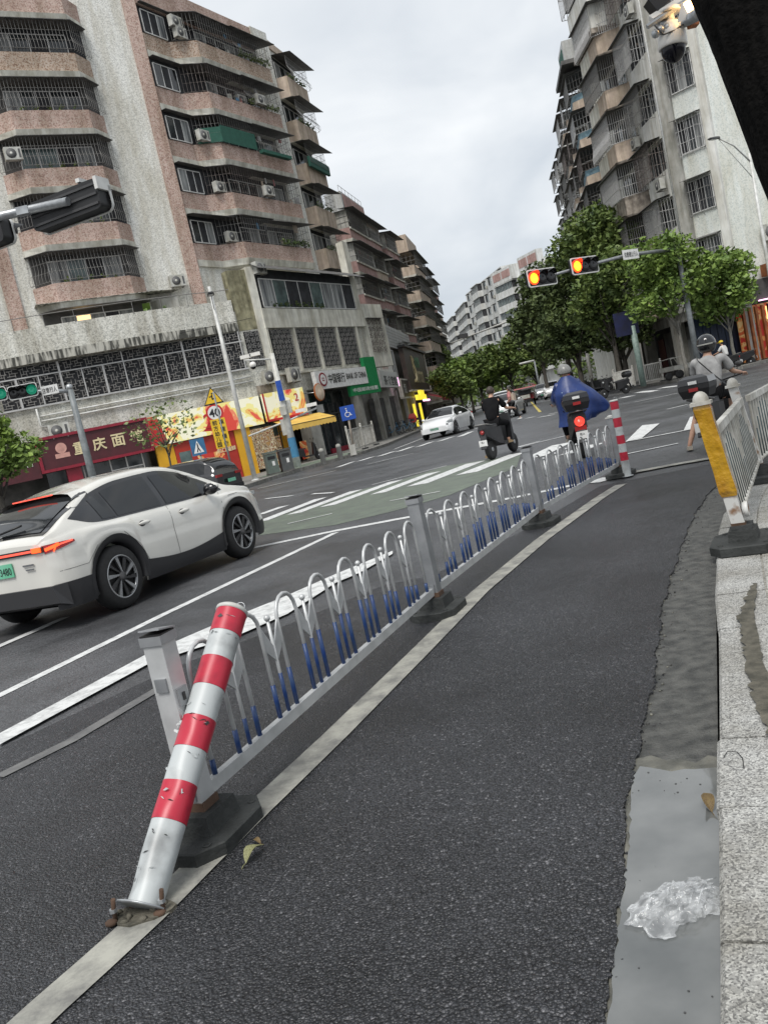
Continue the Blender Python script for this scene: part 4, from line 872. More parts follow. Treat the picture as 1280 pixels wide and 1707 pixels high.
b = MB(); b.M = M; b.m('gold_text').text('包口福鲜', .25, (XP(-2.35), -.31, 1.75), bold=.02); b.build('lettering', s4)
b = MB(); b.M = M; b.m('shelf_goods').box2(XP(-.85), XP(.6), .5, .6, .3, 2.5); b.build('goods_shelves', s4)
b = MB(); b.M = MC; b.m('shelf_goods').box2(-.3, WC+.6, .9, 1.0, .3, 1.9); b.m('glass_teal').box2(-.3, WC+.6, .88, .98, 1.95, 2.6); b.build('goods_shelves', s4)
b = MB(); b.M = MC; b.m('black')
for x in (.25, .75, 1.25): b.box2(x-.03, x+.03, .55, .6, .2, 2.6)
for z in (.25, 1.2, 1.75): b.box2(.25, 1.25, .56, .6, z, z+.04)
b.m('orange_wood').box2(.2, 1.3, .5, .85, .15, .6); b.build('door_frame', s4)
b = MB(); b.M = MQ; b.m('shop_yellow').box2(.2, 1.1, .6, .7, .15, 2.6); b.m('food_poster').box2(.5,1.1,-.35,-.3,.3,1.3); b.build('yellow_wall', s4)
aw = thing('shop_awning', 'yellow scalloped shop awning sloping out over the corner shop', 'awning')
b = MB(); b.M = MC; b.m('awning_yellow'); x0, x1 = .35, WC+2.2
for i in range(14):
    u0, u1 = x0+(x1-x0)*i/14, x0+(x1-x0)*(i+1)/14; b.poly([(u0,-.3,2.66),(u1,-.3,2.66),(u1,-1.7,2.26),(u0,-1.7,2.26)]); b.poly([(u0,-1.7,2.26),(u1,-1.7,2.26),(u1,-1.72,1.98),((u0+u1)/2,-1.72,1.93),(u0,-1.72,1.98)])
b.poly([(x1,-.3,2.66),(x1,-.3,2.3),(x1,-1.7,1.98),(x1,-1.7,2.26)]); b.build('canopy', aw)
b = MB(); b.M = MC; b.m('black').path([(x0,-1.68,2.2),(x0,-.3,1.9)], .02, 5); b.path([(x1,-1.68,2.2),(x1,-.3,1.9)], .02, 5); b.path([(x0,-1.7,2.25),(x1,-1.7,2.25)], .02, 5); b.build('arm', aw)
b = MB(); b.M = MP; b.m('glass_dark').box2(XP(-11.2), XP(-6.2), .2, .3, .3, 2.5); b.m('crimson').box2(XP(-10.3), XP(-9.6), -.3, .15, .1, 2.5); b.m('frame_white'); 
for x in (-9.5,-8.2,-7.4,-6.6): b.box2(XP(x), XP(x)+.06, .12, .2, .2, 2.5)
b.box2(XP(-8.2), XP(-6.6), .1, .2, 1.9, 1.95); b.m('curtain').box2(XP(-8.1), XP(-6.65), .14, .19, 1.3, 1.9); t = thing('noodle_shop', 'glazed noodle shop front with crimson pillar behind the white SUV', 'shop'); b.build('glazing', t)
# bank
bk = thing('bank_sign', 'white bank sign with red round emblem and dark Chinese and English lettering', 'sign'); M = MQ
b = MB(); b.M = M; b.m('sign_white').box2(2.9, 8.85, -.75, -.5, 3.95, 5.0); b.build('panel', bk)
b = MB(); b.M = M @ Matrix.Translation((3.62, -.76, 4.5)) @ RX(R(90)); b.m('bank_red').lathe([(.40,.0),(.40,.02),(0,.02)], 28, smooth=False); b.m('sign_white').lathe([(.25,.021),(.30,.021),(.30,.026),(.25,.026)], 24, smooth=False); b.box((0,0,.024),(.06,.52,.006)); b.m('bank_red').box((0,0,.028),(.24,.20,.006)); b.m('sign_white').box((0,0,.033),(.13,.1,.004)); b.build('emblem', bk)
b = MB(); b.M = M; b.m('black').text('中国银行', .58, (5.15, -.77, 4.5), w=1.9, bold=.012); b.build('lettering', bk)
b = MB(); b.M = M; b.m('black').text('BANK OF CHINA', .36, (7.5, -.77, 4.52), w=2.45, bold=.015); b.build('lettering', bk)
gs = thing('green_sign', 'tall green shop sign with a white lettered lower box beside the bank sign', 'sign')
b = MB(); b.M = M; b.m('bank_green').box2(8.9, 10.35, -.7, -.45, 3.3, 5.6); b.box2(6.6, 8.897, -.7, -.45, 3.3, 3.93); b.build('panel', gs)
b = MB(); b.M = M; b.m('sign_white').text('中国邮政储蓄', .26, (8.4, -.715, 3.62), w=3.2, bold=.01); b.build('lettering', gs)
bf = thing('bank_entrance', 'dark recessed bank entrance with grey doors under the bank sign', 'shop')
b = MB(); b.M = M; b.m('glass_dark').box2(2.8, 8.2, .9, 1.0, .2, 3.9); b.m('dark_grey'); 
for x in (3.2,4.2,5.1,6.0,7.0): b.box2(x, x+.08, .8, .9, .2, 3.2)
b.box2(3.2, 8.0, .8, .9, 2.5, 2.6); b.m('wall_grey').box2(3.0, 3.9, .3, .38, .2, 2.3); b.m('sign_white').box2(4.6, 5.3, .7, .78, 2.7, 3.2); b.m('crimson').box2(5.2, 8, .7, .79, .15, .45); b.build('doorway', bf)
mir = thing('corner_mirror', 'round orange-backed traffic mirror beside the bank sign', 'mirror'); b = MB(); b.M = MQ @ Matrix.Translation((1.9,-1.4,3.75)) @ RX(R(90)) ; b.m('lit_warm' if False else 'wall_tan').lathe([(.48,.0),(.48,.05),(.42,.07),(.0,.09)], 24); b.m('orange_wood').lathe([(.46,-.03),(.50,-.02),(.50,.05),(.46,.06)], 24); b.build('disc', mir); b = MB(); b.M = MQ; b.m('galv').path([(1.9,-1.4,3.75),(1.9,-.2,3.9)], .03, 6); b.build('arm', mir)
# =============== second block on the left: rose and cream balconies over shops ===============
L2 = thing('apartment_building', 'apartment block with rose panelled balconies and white boarding above the dark square restaurant sign', 'building', (0,0,0))
a0 = pol((.9, 59), 11, 0.6); a1 = pol((.9, 59), 11, 31); M2, W2 = frame(a0, a1); M2 = M2; W2 = W2
back = lambda p, d: (p[0]-d, p[1]+d*.15)
am = (1.05, 71.2); M2t, W2t = frame(am, (6.1, 89.2))
polywall(L2, [am, (6.1, 89.2), back(a1, 22), back(am, 16)], 9.1, 19.0, 'wall_grey', 'wall'); polywall(L2, [a0, a1, back(a1, 22), back(a0, 14)], -.1, 9.097, 'wall_grey', 'wall')
b = MB(); b.M = M2; b.m('tile_white').box2(6.5, 29.5, -.28, .2, 7.3, 9.15)
for k in range(6): b.m('wall_grey').box2(6.5, 29.5, -.30, -.285, 7.5+k*.27, 7.52+k*.27)
b.m('wall_white').box2(-.4, 6.45, -.1, .2, 4.1, 9.3); b.m('wall_white').box2(6.5, 10.5, -.1, .2, 3.2, 4.4); b.build('podium_wall', L2)
window(L2, M2, 2.2, 6.0, 5.9, 8.1, y=-.15, panes=5); cage(L2, M2, [(2.1,.25),(6.1,.25)], 5.8, 8.2, step=.3, mname='bars_rust'); awning(L2, M2, [(2,.2),(6.2,.2)], 8.2, .5, .1)
window(L2, M2, 6.8, 12.0, 4.6, 7.0, y=-.3, panes=4, gm='glass_teal')
for k in range(5):
    z0 = 17.1-2.75*k
    M2s, M2 = M2, M2t
    for (xa, xb, pm, dep) in ((.1, 7.0, 'wall_rose', 1.35), (7.6, 12.4, 'wall_tan' if k % 2 else 'wall_rose', 1.1), (13.0, 18.2, 'wall_rose', 1.4)):
        z = z0-.8+(0 if xa < 3 else .3 if xa < 10 else .1); q0 = z+1.2
        balcony(L2, M2, [(xa,.1),(xa+.15,dep),(xb-.15,dep),(xb,.1)], z, q0, pm, ledge=.3, lm='ledge_white')
        b = MB(); b.M = M2; b.m('ledge_white').box2(xa+.12, xb-.12, -dep-.03, -dep+.08, q0-.14, q0+.02); b.build('rim', L2)
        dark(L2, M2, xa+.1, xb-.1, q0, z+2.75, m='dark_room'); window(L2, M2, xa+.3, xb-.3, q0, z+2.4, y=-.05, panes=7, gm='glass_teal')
        for s0, s1 in ((xb-.9, xb-.3), (xa+.15, xa+.35)): b = MB(); b.M = M2; b.m('wall_grey').box2(s0, s1, -dep+.1, 0, q0, z+2.7); b.build('side_wall', L2)
        cage(L2, M2, [(xa+.1,.2),(xa+.15,dep+.05),(xb-.9,dep+.05)], q0, z+2.6, step=.32, r=.016, mname='bars_light' if (k+int(xa)) % 2 else 'bars')
        awning(L2, M2, [(xa,dep),(xb,dep)], z+2.6, ext=.7, drop=.3); stuffs(L2, M2, xa+.6, xb-1.2, q0, -dep+.3, 8)
    M2 = M2s
b = MB(); b.M = M2t; b.m('tile_white').box2(0, 7.2, -1.2, .2, 18.9, 20.4); b.m('wall_rose').box2(.4, 7.0, -1.24, -1.21, 19.05, 20.25); b.m('tile_white').box2(7.3, 13, -.9, .2, 18.8, 19.9); b.m('wall_tan').box2(7.6, 12.8, -.94, -.91, 18.9, 19.8); b.build('parapet', L2)
b = MB(); b.M = M2t; b.m('bars_light'); [b.path([(x,-1.1,20.4),(x,-1.1,20.9)], .02, 4) for x in range(0, 8)]; b.path([(0,-1.1,20.9),(7,-1.1,20.9)], .025, 4); b.build('roof_rail', L2)
b = MB(); b.M = M2; b.m('dark_wall').box2(-.5, 29, -.02, .3, -.1, 3.1); b.m('wall_grey'); 
for x in (-.2, 4.2, 9.2, 14, 19): b.box2(x, x+.5, -.35, .1, 0, 3.6)
b.build('shopfront_wall', L2)
shops = [('white_shop_sign', 'white shop sign with dark brush characters between the green sign and brown sign', 'sign_white', .3, 8.2, 3.75, 4.95, '茶·食堂馆', 'dark_grey', .72, 4.25), ('brown_shop_sign', 'dark brown shop sign in a pale frame with white characters', 'brown_sign', 9.6, 16.0, 2.95, 4.35, '甜品', 'sign_white', .8, 3.65)]
for nm, lb, m, x0, x1, z0, z1, tx, tm, th, tz in shops:
    t = thing(nm, lb, 'sign'); b = MB(); b.M = M2; b.m(m).box2(x0, x1, -.8, -.5, z0, z1); b.build('panel', t); b = MB(); b.M = M2
    b.m(tm).text(tx, th, ((x0+x1)/2-(1.6 if 'brown' in nm else 0), -.82, tz), bold=.015, w=(x1-x0)*(.75 if 'white' in nm else .22)); b.build('lettering', t)
    if 'brown' in nm: b = MB(); b.M = M2; b.m('ledge_white'); b.box2(x0-.1,x1+.1,-.84,-.5,z1+.003,z1+.12); b.box2(x0-.1,x1+.1,-.84,-.5,z0-.12,z0-.003); b.box2(x0-.12,x0-.003,-.84,-.5,z0,z1); b.box2(x1+.003,x1+.12,-.84,-.5,z0,z1); b.build('frame', t)
    else: b = MB(); b.M = M2; b.m('wall_white').box2(x0, x1, -.6, -.3, z1+.02, z1+.75); b.m('pink_text').text('精品小吃 早餐', .4, ((x0+x1)/2, -.62, z1+.38), bold=.01); b.m('lit_pink').box2(x1+.05, x1+.3, -.8, -.7, z0+.1, z0+.8); b.build('upper_band', t)
t = thing('restaurant_sign', 'large dark square restaurant sign with a long yellow S and green lettering', 'sign'); b = MB(); b.M = M2
b.m('brown_sign').box2(13.6, 28.5, -1.0, -.6, 3.5, 7.2); b.build('panel', t); b = MB(); b.M = M2; b.m('ledge_white').box2(13.5, 28.8, -1.1, -.6, 3.36, 3.497); b.box2(28.503, 28.8, -1.1, -.6, 3.5, 7.3); b.m('black').box2(13.3,28.8,-1.25,-.6,7.21,7.4); b.build('frame', t)
b = MB(); b.M = M2; b.m('gold_text').text('Sunrron', 1.7, (20.8, -1.03, 5.0), w=7.0, bold=.01); b.m('gold_text').path([(18.6,-1.04,6.2),(17.6,-1.04,6.5),(17.9,-1.04,5.9),(18.8,-1.04,5.2),(18.4,-1.04,4.4),(17.2,-1.04,4.3)], .13, 6); b.build('lettering', t)
b = MB(); b.M = M2; b.m('bank_green').text('树荣', 1.1, (21.5, -1.03, 6.1), w=3.4, bold=.02); b.build('lettering', t)
t = thing('lit_shop_sign', 'small glowing yellow shop sign with white strip lights beneath the dark restaurant sign', 'sign'); b = MB(); b.M = M2
b.m('lit_yellow').box2(14.2, 21.0, -1.3, -1.1, 2.55, 3.0); b.box2(16.8, 19.8, -1.3, -1.1, 3.0, 3.4); b.m('lit_pink').box2(18.4, 22.4, -1.4, -1.2, 2.38, 2.53); b.m('lit_yellow'); b.box2(14.3, 14.55, -.9, -.7, .3, 2.3); b.box2(18.6, 18.85, -.9, -.7, .3, 2.3); b.build('light_box', t)
t = thing('shop_awning', 'dark red shop awning at the far end of the left shops', 'awning'); b = MB(); b.M = M2; b.m('awning_red'); b.poly([(22.5,-.4,3.3),(31.0,-.4,3.3),(33.5,-2.6,2.2),(22.0,-2.6,2.35)]); b.poly([(22.0,-2.6,2.35),(33.5,-2.6,2.2),(33.5,-2.62,2.02),(22.0,-2.62,2.15)]); b.build('canopy', t)
b = MB(); b.M = M2; b.m('bars').path([(22.2,-2.5,2.3),(22.2,-.4,2.3)], .03, 5); b.path([(33,-2.5,2.2),(33,-.4,2.3)], .03, 5); b.build('arm', t)
# =============== third block on the left ===============
L3 = thing('apartment_building', 'tan and grey apartment block with stacked dark balconies at the end of the left row', 'building')
c0 = pol((7.2, 93), 12, 1.5); c1 = pol((7.2, 93), 12, 26.5); M3, W3 = frame(c0, c1)
polywall(L3, [c0, c1, back(c1, 22), back(c0, 18)], -.1, 18.9, 'wall_stain', 'wall')
for k in range(6):
    z = 17.2-2.75*(k+.5)
    for j, (xa, xb) in enumerate(((-1.8, 8.2), (9.2, 16.5), (17.4, 24.8))):
        z_ = z-.25*j; dep = 1.9-.3*j; balcony(L3, M3, [(xa,.1),(xa+.2,dep),(xb-.2,dep),(xb,.1)], z_, z_+1.25, ['wall_tan','wall_stain','wall_rose'][(j+k) % 3 if j else 0], ledge=.22)
        dark(L3, M3, xa+.1, xb-.1, z_+1.25, z_+2.75, m='dark_room'); window(L3, M3, xa+.5, xb-.3, z_+1.25, z_+2.4, y=-.4, panes=5, gm='glass_teal')
        cage(L3, M3, [(xa+.1,.2),(xa+.2,dep+.1),(xb-.2,dep+.1)], z_+1.25, z_+2.6, step=.45, r=.02, mname='bars'); awning(L3, M3, [(xa,dep),(xb,dep)], z_+2.62, ext=.5, drop=.25)
for k in range(2): z = 18.9+k*.003; b = MB(); b.M = M3; b.m('wall_tan').box2(-2+k*12, 6+k*9, -1.6+k*.6, .3, 18.5, 20.3-k*.8); b.build('parapet', L3)
# =============== pale blocks far down the street ===============
def far_block(label, pl, pr, z0, z1, fl, bays, m='far_white', depth=12, side=True):
    t = thing('apartment_building', label, 'building'); M, W = frame(pl, pr); n = Vector((M[0][1], M[1][1], 0))
    polywall(t, [pl, pr, (pr[0]+n.x*depth, pr[1]+n.y*depth), (pl[0]+n.x*depth, pl[1]+n.y*depth)], -.1, z1, m, 'wall')
    fh = (z1-z0)/fl; cnt = 0
    for k in range(fl):
        z = z0+k*fh
        for (x, wd, kind) in bays:
            cnt += 1
            if kind == 'bal':
                b = MB(); b.M = M; b.m(m).box2(x, x+wd, -1.1, 0, z-.1, z+1.05); b.build('balcony', t)
                b = MB(); b.M = M; b.m('dark_room').box2(x+.05, x+wd-.05, -.85, -.02, z+1.06, z+fh-.25); b.m('glass_teal'); 
                for j in range(int(wd/1.1)): b.box2(x+.15+j*1.1, x+.95+j*1.1, -.9, -.853, z+1.1, z+fh-.3)
                b.m('bars_light')
                for j in range(int(wd/.55)+1): b.box2(x+.05+j*.55, x+.10+j*.55, -.97, -.92, z+1.06, z+fh-.25)
                b.build('window', t)
                b = MB(); b.M = M; b.m(m).box2(x-.1, x+wd+.1, -1.2, 0, z+fh-.25, z+fh-.12); b.build('canopy', t)
            elif kind == 'win':
                b = MB(); b.M = M; b.m('frame_white').box2(x-.08, x+wd+.08, -.06, -.01, z+.8, z+2.3); b.m('dark_room').box2(x, x+wd/2-.04, -.08, -.061, z+.88, z+2.22); b.m('glass_teal').box2(x+wd/2+.04, x+wd, -.08, -.061, z+.88, z+2.22); b.m('awning_dark').box2(x-.15, x+wd+.15, -.5, 0, z+2.36, z+2.42); b.build('window', t)
                if (k*7+int(x)) % 3 == 0: ac_unit(t, M, x+wd+.5, z+.9, -.3, .8, .6)
    return t, M, W
F3a = at(905,440,150); F3b = at(836,520,172)
t, M, W = far_block('white apartment block with projecting glazed balconies, just left of the traffic lights', (F3b.x, F3b.y), (F3a.x+8, F3a.y-14), 4.2, 22.6, 7, [(.8,7,'bal'),(8.5,1.3,'win'),(11,6.5,'bal'),(18.4,1.4,'win'),(21,6,'bal')])
b = MB(); b.M = M; b.m('far_white').box2(.6, 8.2, -1.0, .3, 22.6, 25.2); b.m('wall_rose').box2(.9, 4.0, -1.04, -1.0, 23.3, 24.7); b.box2(4.4, 7.6, -1.04, -1.0, 23.3, 24.7); b.m('far_white').box2(11, 18, -1.0, .3, 22.6, 25.6); b.m('wall_rose').box2(11.3, 14.3, -1.04, -1.0, 23.6, 25.1); b.box2(14.6, 17.6, -1.04, -1.0, 23.6, 25.1); b.build('parapet', t)
F2a = at(835,520,174); F2b = at(790,560,205)
t, M, W = far_block('white apartment block with tall shaded windows, second from the end of the street', (F2b.x, F2b.y), (F2a.x+1.5, F2a.y-1), 4, 26.6, 8, [(1.5,2.2,'win'),(5.5,2.2,'win'),(9.5,6,'bal'),(17,2.2,'win'),(21.5,2.2,'win'),(26.5,2.0,'win'),(30.5,2.0,'win')])
F1a = at(792,560,206); F1m = at(752,560,250); F1b = at(730,560,262)
t, M, W = far_block('cream apartment block with rows of barred balconies at the bend of the street', (F1m.x, F1m.y), (F1a.x, F1a.y), 4, 25.2, 8, [(1,8,'bal'),(10,8,'bal'),(19.5,3,'win'),(25,9,'bal'),(35,9,'bal')])
t, M, W = far_block('blank pale end wall of the farthest block with one window column', (F1b.x-2, F1b.y), (F1m.x, F1m.y), 4, 25.6, 8, [(13,2.5,'win')], depth=20)
# =============== right side ===============
R1 = thing('apartment_building', 'pale pebbledash apartment block with barred balconies and blank side wall on the right', 'building')
q0 = (21.6, 46.6); q1 = (20.2, 48.3); q2 = (20.5, 59.6); sd = pol(q0, 80, 26); TOPR = 33
polywall(R1, [q2, q1, q0, sd, (sd[0]+2, 66), (26, 66)], 3.9, TOPR, 'pebble_right', 'wall')
MR, WR = frame(q2, q1); MN, WN = frame(q1, q0); MSd, WSd = frame(q0, sd); XR = lambda s: WR-s     # s = distance from the near end
b = MB(); b.M = MN; b.m('wall_grey').box2(-.35, .35, -.18, .3, 3.9, TOPR); b.m('pole_white').path([(-.42,-.2,4),(-.42,-.2,TOPR)], .06, 6); b.m('wall_white').box2(WN-.35, WN+.1, -.06, .3, 3.9, TOPR); b.build('corner_pier', R1)
b = MB(); b.M = MR; b.m('wall_white').box2(0, WR-.35, -.04, .3, 3.9, TOPR); b.m('wall_white').box2(WR-1.2, WR-.3, -.10, -.05, 3.9, TOPR); b.build('facade_render', R1)
for k in range(8):
    z = 4.9+3.25*k
    window(R1, MN, .45, WN-.4, z+.7, z+2.45, y=-.05, panes=3, open_=0); cage(R1, MN, [(.42,.1),(.5,.55),(WN-.45,.55),(WN-.35,.1)], z+.55, z+2.5, step=.16, r=.014, mname='bars' if k % 2 else 'bars_light'); awning(R1, MN, [(.4,.5),(WN-.4,.5)], z+2.5, ext=.2, drop=.16)
    b = MB(); b.M = MN; b.m('bars'); [b.path([(x,-.5,z+.5),(x+.3,-1.0,z+.3)], .02, 4) for x in (.5,.9,1.3)]; b.build('laundry_bracket', R1)
    # second window column
    z2 = z-.3
    b = MB(); b.M = MR; b.m('wall_white').box2(XR(4.4), XR(1.0), -.25, 0, z2-.75, z2+.75); b.build('white_panel', R1)
    window(R1, MR, XR(4.1), XR(1.3), z2+.8, z2+2.45, y=-.06, panes=4, open_=1); cage(R1, MR, [(XR(4.3),.1),(XR(4.2),.95),(XR(1.3),.95),(XR(1.2),.1)], z2+.5, z2+2.5, step=.15, r=.015, mname=['bars','bars_light','bars_rust'][k % 3]); awning(R1, MR, [(XR(4.3),.9),(XR(1.2),.9)], z2+2.5, ext=.3, drop=.2)
    if k in (1, 3, 5, 2): ac_unit(R1, MR, XR(1.6 if k != 3 else 4.4), z2+.1, -.55, .85, .6)
    # corner balconies
    z3 = z-.9; pf = [(XR(9.6),.15),(XR(9.5),1.5),(XR(5.6),1.5),(XR(4.9),.15)]
    if z3 > 3: balcony(R1, MR, pf, z3, z3+1.25, 'wall_tan' if k != 2 else 'wall_stain', ledge=.14, lm='wall_stain'); b = MB(); b.M = MR; b.m('ledge_white').box2(XR(9.45), XR(7.4), -1.42, -1.405, z3+.16, z3+1.2); b.build('white_panel', R1)
    dark(R1, MR, XR(9.5), XR(5.0), z3+1.25, z3+3.2, m='dark_room'); window(R1, MR, XR(9.3), XR(5.2), z3+1.3, z3+2.9, y=-.05, panes=5, gm='glass_teal')
    cage(R1, MR, [(XR(9.55),.2),(XR(9.5),1.6),(XR(5.6),1.6),(XR(4.9),.2)], z3+1.2, z3+3.1, step=.13, r=.018, belly=.12 if k in (3,5) else 0, mname=['bars_light','bars','bars_light'][k % 3]); awning(R1, MR, [(XR(9.6),1.55),(XR(5.0),1.55)], z3+3.05, ext=.25, drop=.15)
    # far flush windows with box cages
    z4 = z-.4
    for (sa, sb) in ():
        window(R1, MR, XR(sb), XR(sa), z4+.8, z4+2.4, y=-.06, panes=3); cage(R1, MR, [(XR(sb),.1),(XR(sb)+.1,.9),(XR(sa)-.1,.9),(XR(sa),.1)], z4+.5, z4+2.45, step=.17, r=.016, belly=.1 if k % 2 else 0, mname=['bars_rust','bars_light'][k % 2]); awning(R1, MR, [(XR(sb),.8),(XR(sa),.8)], z4+2.45, ext=.35, drop=.2)
        b = MB(); b.M = MR; b.m('wall_white').box2(XR(sb), XR(sa), -.5, 0, z4-.7, z4+.4); b.build('white_panel', R1)
b = MB(); b.M = MR; b.m('wall_white').box2(XR(10.0), XR(5.4), -1.55, 0, 21.9, 24.6); b.m('wall_stain').box2(XR(10.1), XR(5.3), -1.62, 0, 21.6, 21.897); b.m('awning_dark').box2(XR(10.0), XR(9.2), -1.6, 0, 24.9, 28.5); b.build('tiled_box', R1)
cage(R1, MR, [(XR(10.2),.2),(XR(10.2),1.85),(XR(8.8),1.85)], 24.6, 28.4, step=.2, r=.02, mname='bars_light')
plants(R1, MR, XR(9.2), XR(6), 6.4, -1.5, n=16, s=.5, m='leaf_c')
ac_unit(R1, MSd, 2.3, 6.85, -.35, 1.05, .85); pipe(R1, MSd, [(3.6,-.12,4),(3.6,-.12,TOPR)], .06); b = MB(); b.M = MSd; b.m('awning_dark'); b.poly([(2.6,0,6.3),(5.5,0,6.3),(5.4,-1.2,5.9),(2.5,-1.2,5.9)]); b.m('ac_white').box2(2.5,5.4,-1.2,-1.15,5.5,5.9); b.build('roller_hood', R1)
for mm_, x in ((MSd,0),(MSd,8.5),(MSd,17),(MR,0),(MR,6),(MR,WR-.6)): b = MB(); b.M = mm_; b.m('wall_grey').box2(x, x+.55, -.15, .55, 0, 3.9); b.build('pillar', R1)
b = MB(); b.M = MR; b.m('dark_room').box2(0, WR, .7, .8, 0, 3.9); b.build('arcade_wall', R1); b = MB(); b.M = MR; b.m('wall_grey').box2(0, WR, -.12, .3, 3.3, 3.897); b.build('arcade_beam', R1)
t = thing('shuttered_shop', 'dark blue roller shutters under the right block behind the small trees', 'shop'); b = MB(); b.M = MSd; b.m('shutter_blue')
for k in range(13): b.box2(-2.6+k*.22, -2.41+k*.22, .55+.03*(k % 2), .65, .1, 3.2)
b.build('shutter', t)
t = thing('shuttered_shop', 'gloomy arcade shop with maroon curtains behind the street trees on the right', 'shop'); b = MB(); b.M = MR; b.m('maroon').box2(1, 2.2, .55, .65, .1, 2.7); b.m('dark_wall').box2(2.3, 9, .58, .68, .1, 3); b.m('crimson').box2(5.6, 6.2, .5, .6, .1, 2.5); b.m('curtain').box2(7,8.2,.4,.5,.3,2.2); b.build('interior', t)
t = thing('orange_shopfront', 'orange timber shopfront with vertical slats at the right edge', 'shop'); b = MB(); b.M = MSd
b.m('orange_wood').box2(4.1, 4.6, -.9, .2, .1, 4.95); b.box2(1.3, 5.2, -.95, -.3, 4.55, 5.2); b.build('frame', t)
for k in range(11): b = MB(); b.M = MSd; b.m('orange_wood' if k < 3 or k % 3 == 0 else 'black').box2(-.2+k*.4, -.06+k*.4, -.3, -.15, .2, 3.1); b.build('slat', t)
b = MB(); b.M = MSd; b.m('food_poster').box2(-.3, 4.1, .1, .2, .2, 3.2); b.m('lit_warm').box2(1.5, 4.0, .02, .09, 2.3, 3.0); b.m('brick_red').box2(4.62, 12, -.8, .2, .1, 3.3); b.build('window', t)
b = MB(); b.M = MSd; b.m('lit_white').text('小炒城', .62, (2.9, -.5, 3.9), bold=.03, w=2.0); b.m('lit_pink').box2(.8, 4.0, -.42, -.36, 3.32, 3.38); b.m('dark_wall').box2(.3, 4.0, -.3, -.2, 3.3, 4.5); b.build('lit_lettering', t)
t = thing('brick_red_sign', 'brick red shop sign with glowing white character at the right picture edge', 'sign'); b = MB(); b.M = MSd; b.m('brick_red').box2(4.65, 12, -1.0, -.81, 3.3, 4.9); b.build('panel', t); b = MB(); b.M = MSd; b.m('lit_white').text('都城', .9, (5.9, -1.02, 4.05), bold=.03); [b.box2(5+.25*k, 5.1+.25*k, -1.03, -1.0, 4.72, 4.8) for k in range(10)]; b.build('lit_lettering', t)
R2 = thing('apartment_building', 'right-hand apartment block with blue and tan banded balconies behind the tall street tree', 'building')
e0 = (22.9, 68.0); e1 = pol((22.9,68.0), 9.5, 15.5); M4, W4 = frame(e1, e0)
polywall(R2, [e1, e0, (34, 69), (36, 88)], -.1, 25.2, 'wall_white', 'wall')
for k in range(7):
    z = 4.6+2.9*k
    for (xa, xb, blue) in ((.4, 5.4, False), (6.2, 9.4, False), (10.2, 15.2, True)):
        b0 = balcony(R2, M4, [(xa,.1),(xa+.3,1.3),(xb-.9,1.5),(xb,.1)], z, z+.7, 'wall_tan' if blue else 'wall_white', ledge=.05, lm='wall_stain')
        b = MB(); b.M = M4; b.m('wall_blue' if blue else 'wall_tan'); slab(b, [(xa+.02,.1),(xa+.32,1.2),(xb-.92,1.4),(xb-.02,.1)], z+.703, z+1.2); b.build('blue_band' if blue else 'tan_band', R2)
        dark(R2, M4, xa, xb, z+1.2, z+2.9, m='dark_room'); window(R2, M4, xa+.4, xb-.4, z+1.25, z+2.6, panes=4, gm='glass_teal')
        cage(R2, M4, [(xa+.1,.2),(xa+.3,1.5),(xb-.9,1.6),(xb,.2)], z+1.15, z+2.7, step=.24, r=.02, mname=['bars_light','bars','bars_rust'][(k+int(xa)) % 3]); awning(R2, M4, [(xa,1.5),(xb,1.5)], z+2.7, ext=.3, drop=.2)
b = MB(); b.M = M4; b.m('awning_dark').box2(9.5, 15.8, -1.9, 3, 25.2, 25.5); b.m('tile_white').box2(11.5, 15, -1.5, 1, 25.5, 27.2); b.m('net_green').box2(12,14.5,-1.55,-1.5,25.6,26.8); b.build('roof_shed', R2)
R3 = thing('apartment_building', 'farther white apartment block on the right with boxed window cages up its edge', 'building')
g0 = (28.8, 92); g1 = pol((28.8,92), 9, 24); M5, W5 = frame(g1, g0)
polywall(R3, [g1, g0, (34.5, 92.6), (40, 114)], -.1, 29.3, 'wall_white', 'wall')
for k in range(8):
    z = 4.2+3.0*k
    for (xa, xb) in ((.6,4.6),(6,9.5),(11,15),(16.5,21.4)):
        dark(R3, M5, xa+.2, xb-.2, z+.8, z+2.5, m='dark_room'); cage(R3, M5, [(xa,.1),(xa+.1,1.1),(xb-.1,1.1),(xb,.1)], z+.7, z+2.6, step=.35, r=.028, mname='bars_light' if k % 2 else 'bars'); awning(R3, M5, [(xa,1.1),(xb,1.1)], z+2.6, ext=.3, drop=.2)
# ---------------- trees ----------------
from mathutils import noise
def crown_mesh(seed, blobs, n, size, m):
    q = random.Random(seed); b = MB().m(m); tot = sum(r[0]*r[1]*r[2] for c, r in blobs)
    for c, r in blobs:
        k = int(n*(r[0]*r[1]*r[2])/tot); i = 0
        while i < k:
            u = Vector((q.gauss(0,1), q.gauss(0,1), q.gauss(0,1))).normalized()*(q.random()**.42)
            p = Vector((c[0]+u.x*r[0], c[1]+u.y*r[1], c[2]+u.z*r[2])); 
            if noise.noise(p*(1.15/ max(.5, r[0]/1.6))+Vector((seed,0,0))) < -.03 and q.random() < .93: i += .35; continue
            i += 1; s = size*q.uniform(.4,1.35); a = Vector((q.gauss(0,1), q.gauss(0,1), q.gauss(0,.55))).normalized(); d = a.cross(Vector((q.gauss(0,1), q.gauss(0,1), q.gauss(0,1)))).normalized()*s*.55; a = a*s
            p += u*.08*q.random(); mid = p+Vector((0,0,-s*.12))
            b.poly([p-a, mid-d, p+a*.9, mid+d])
    return b
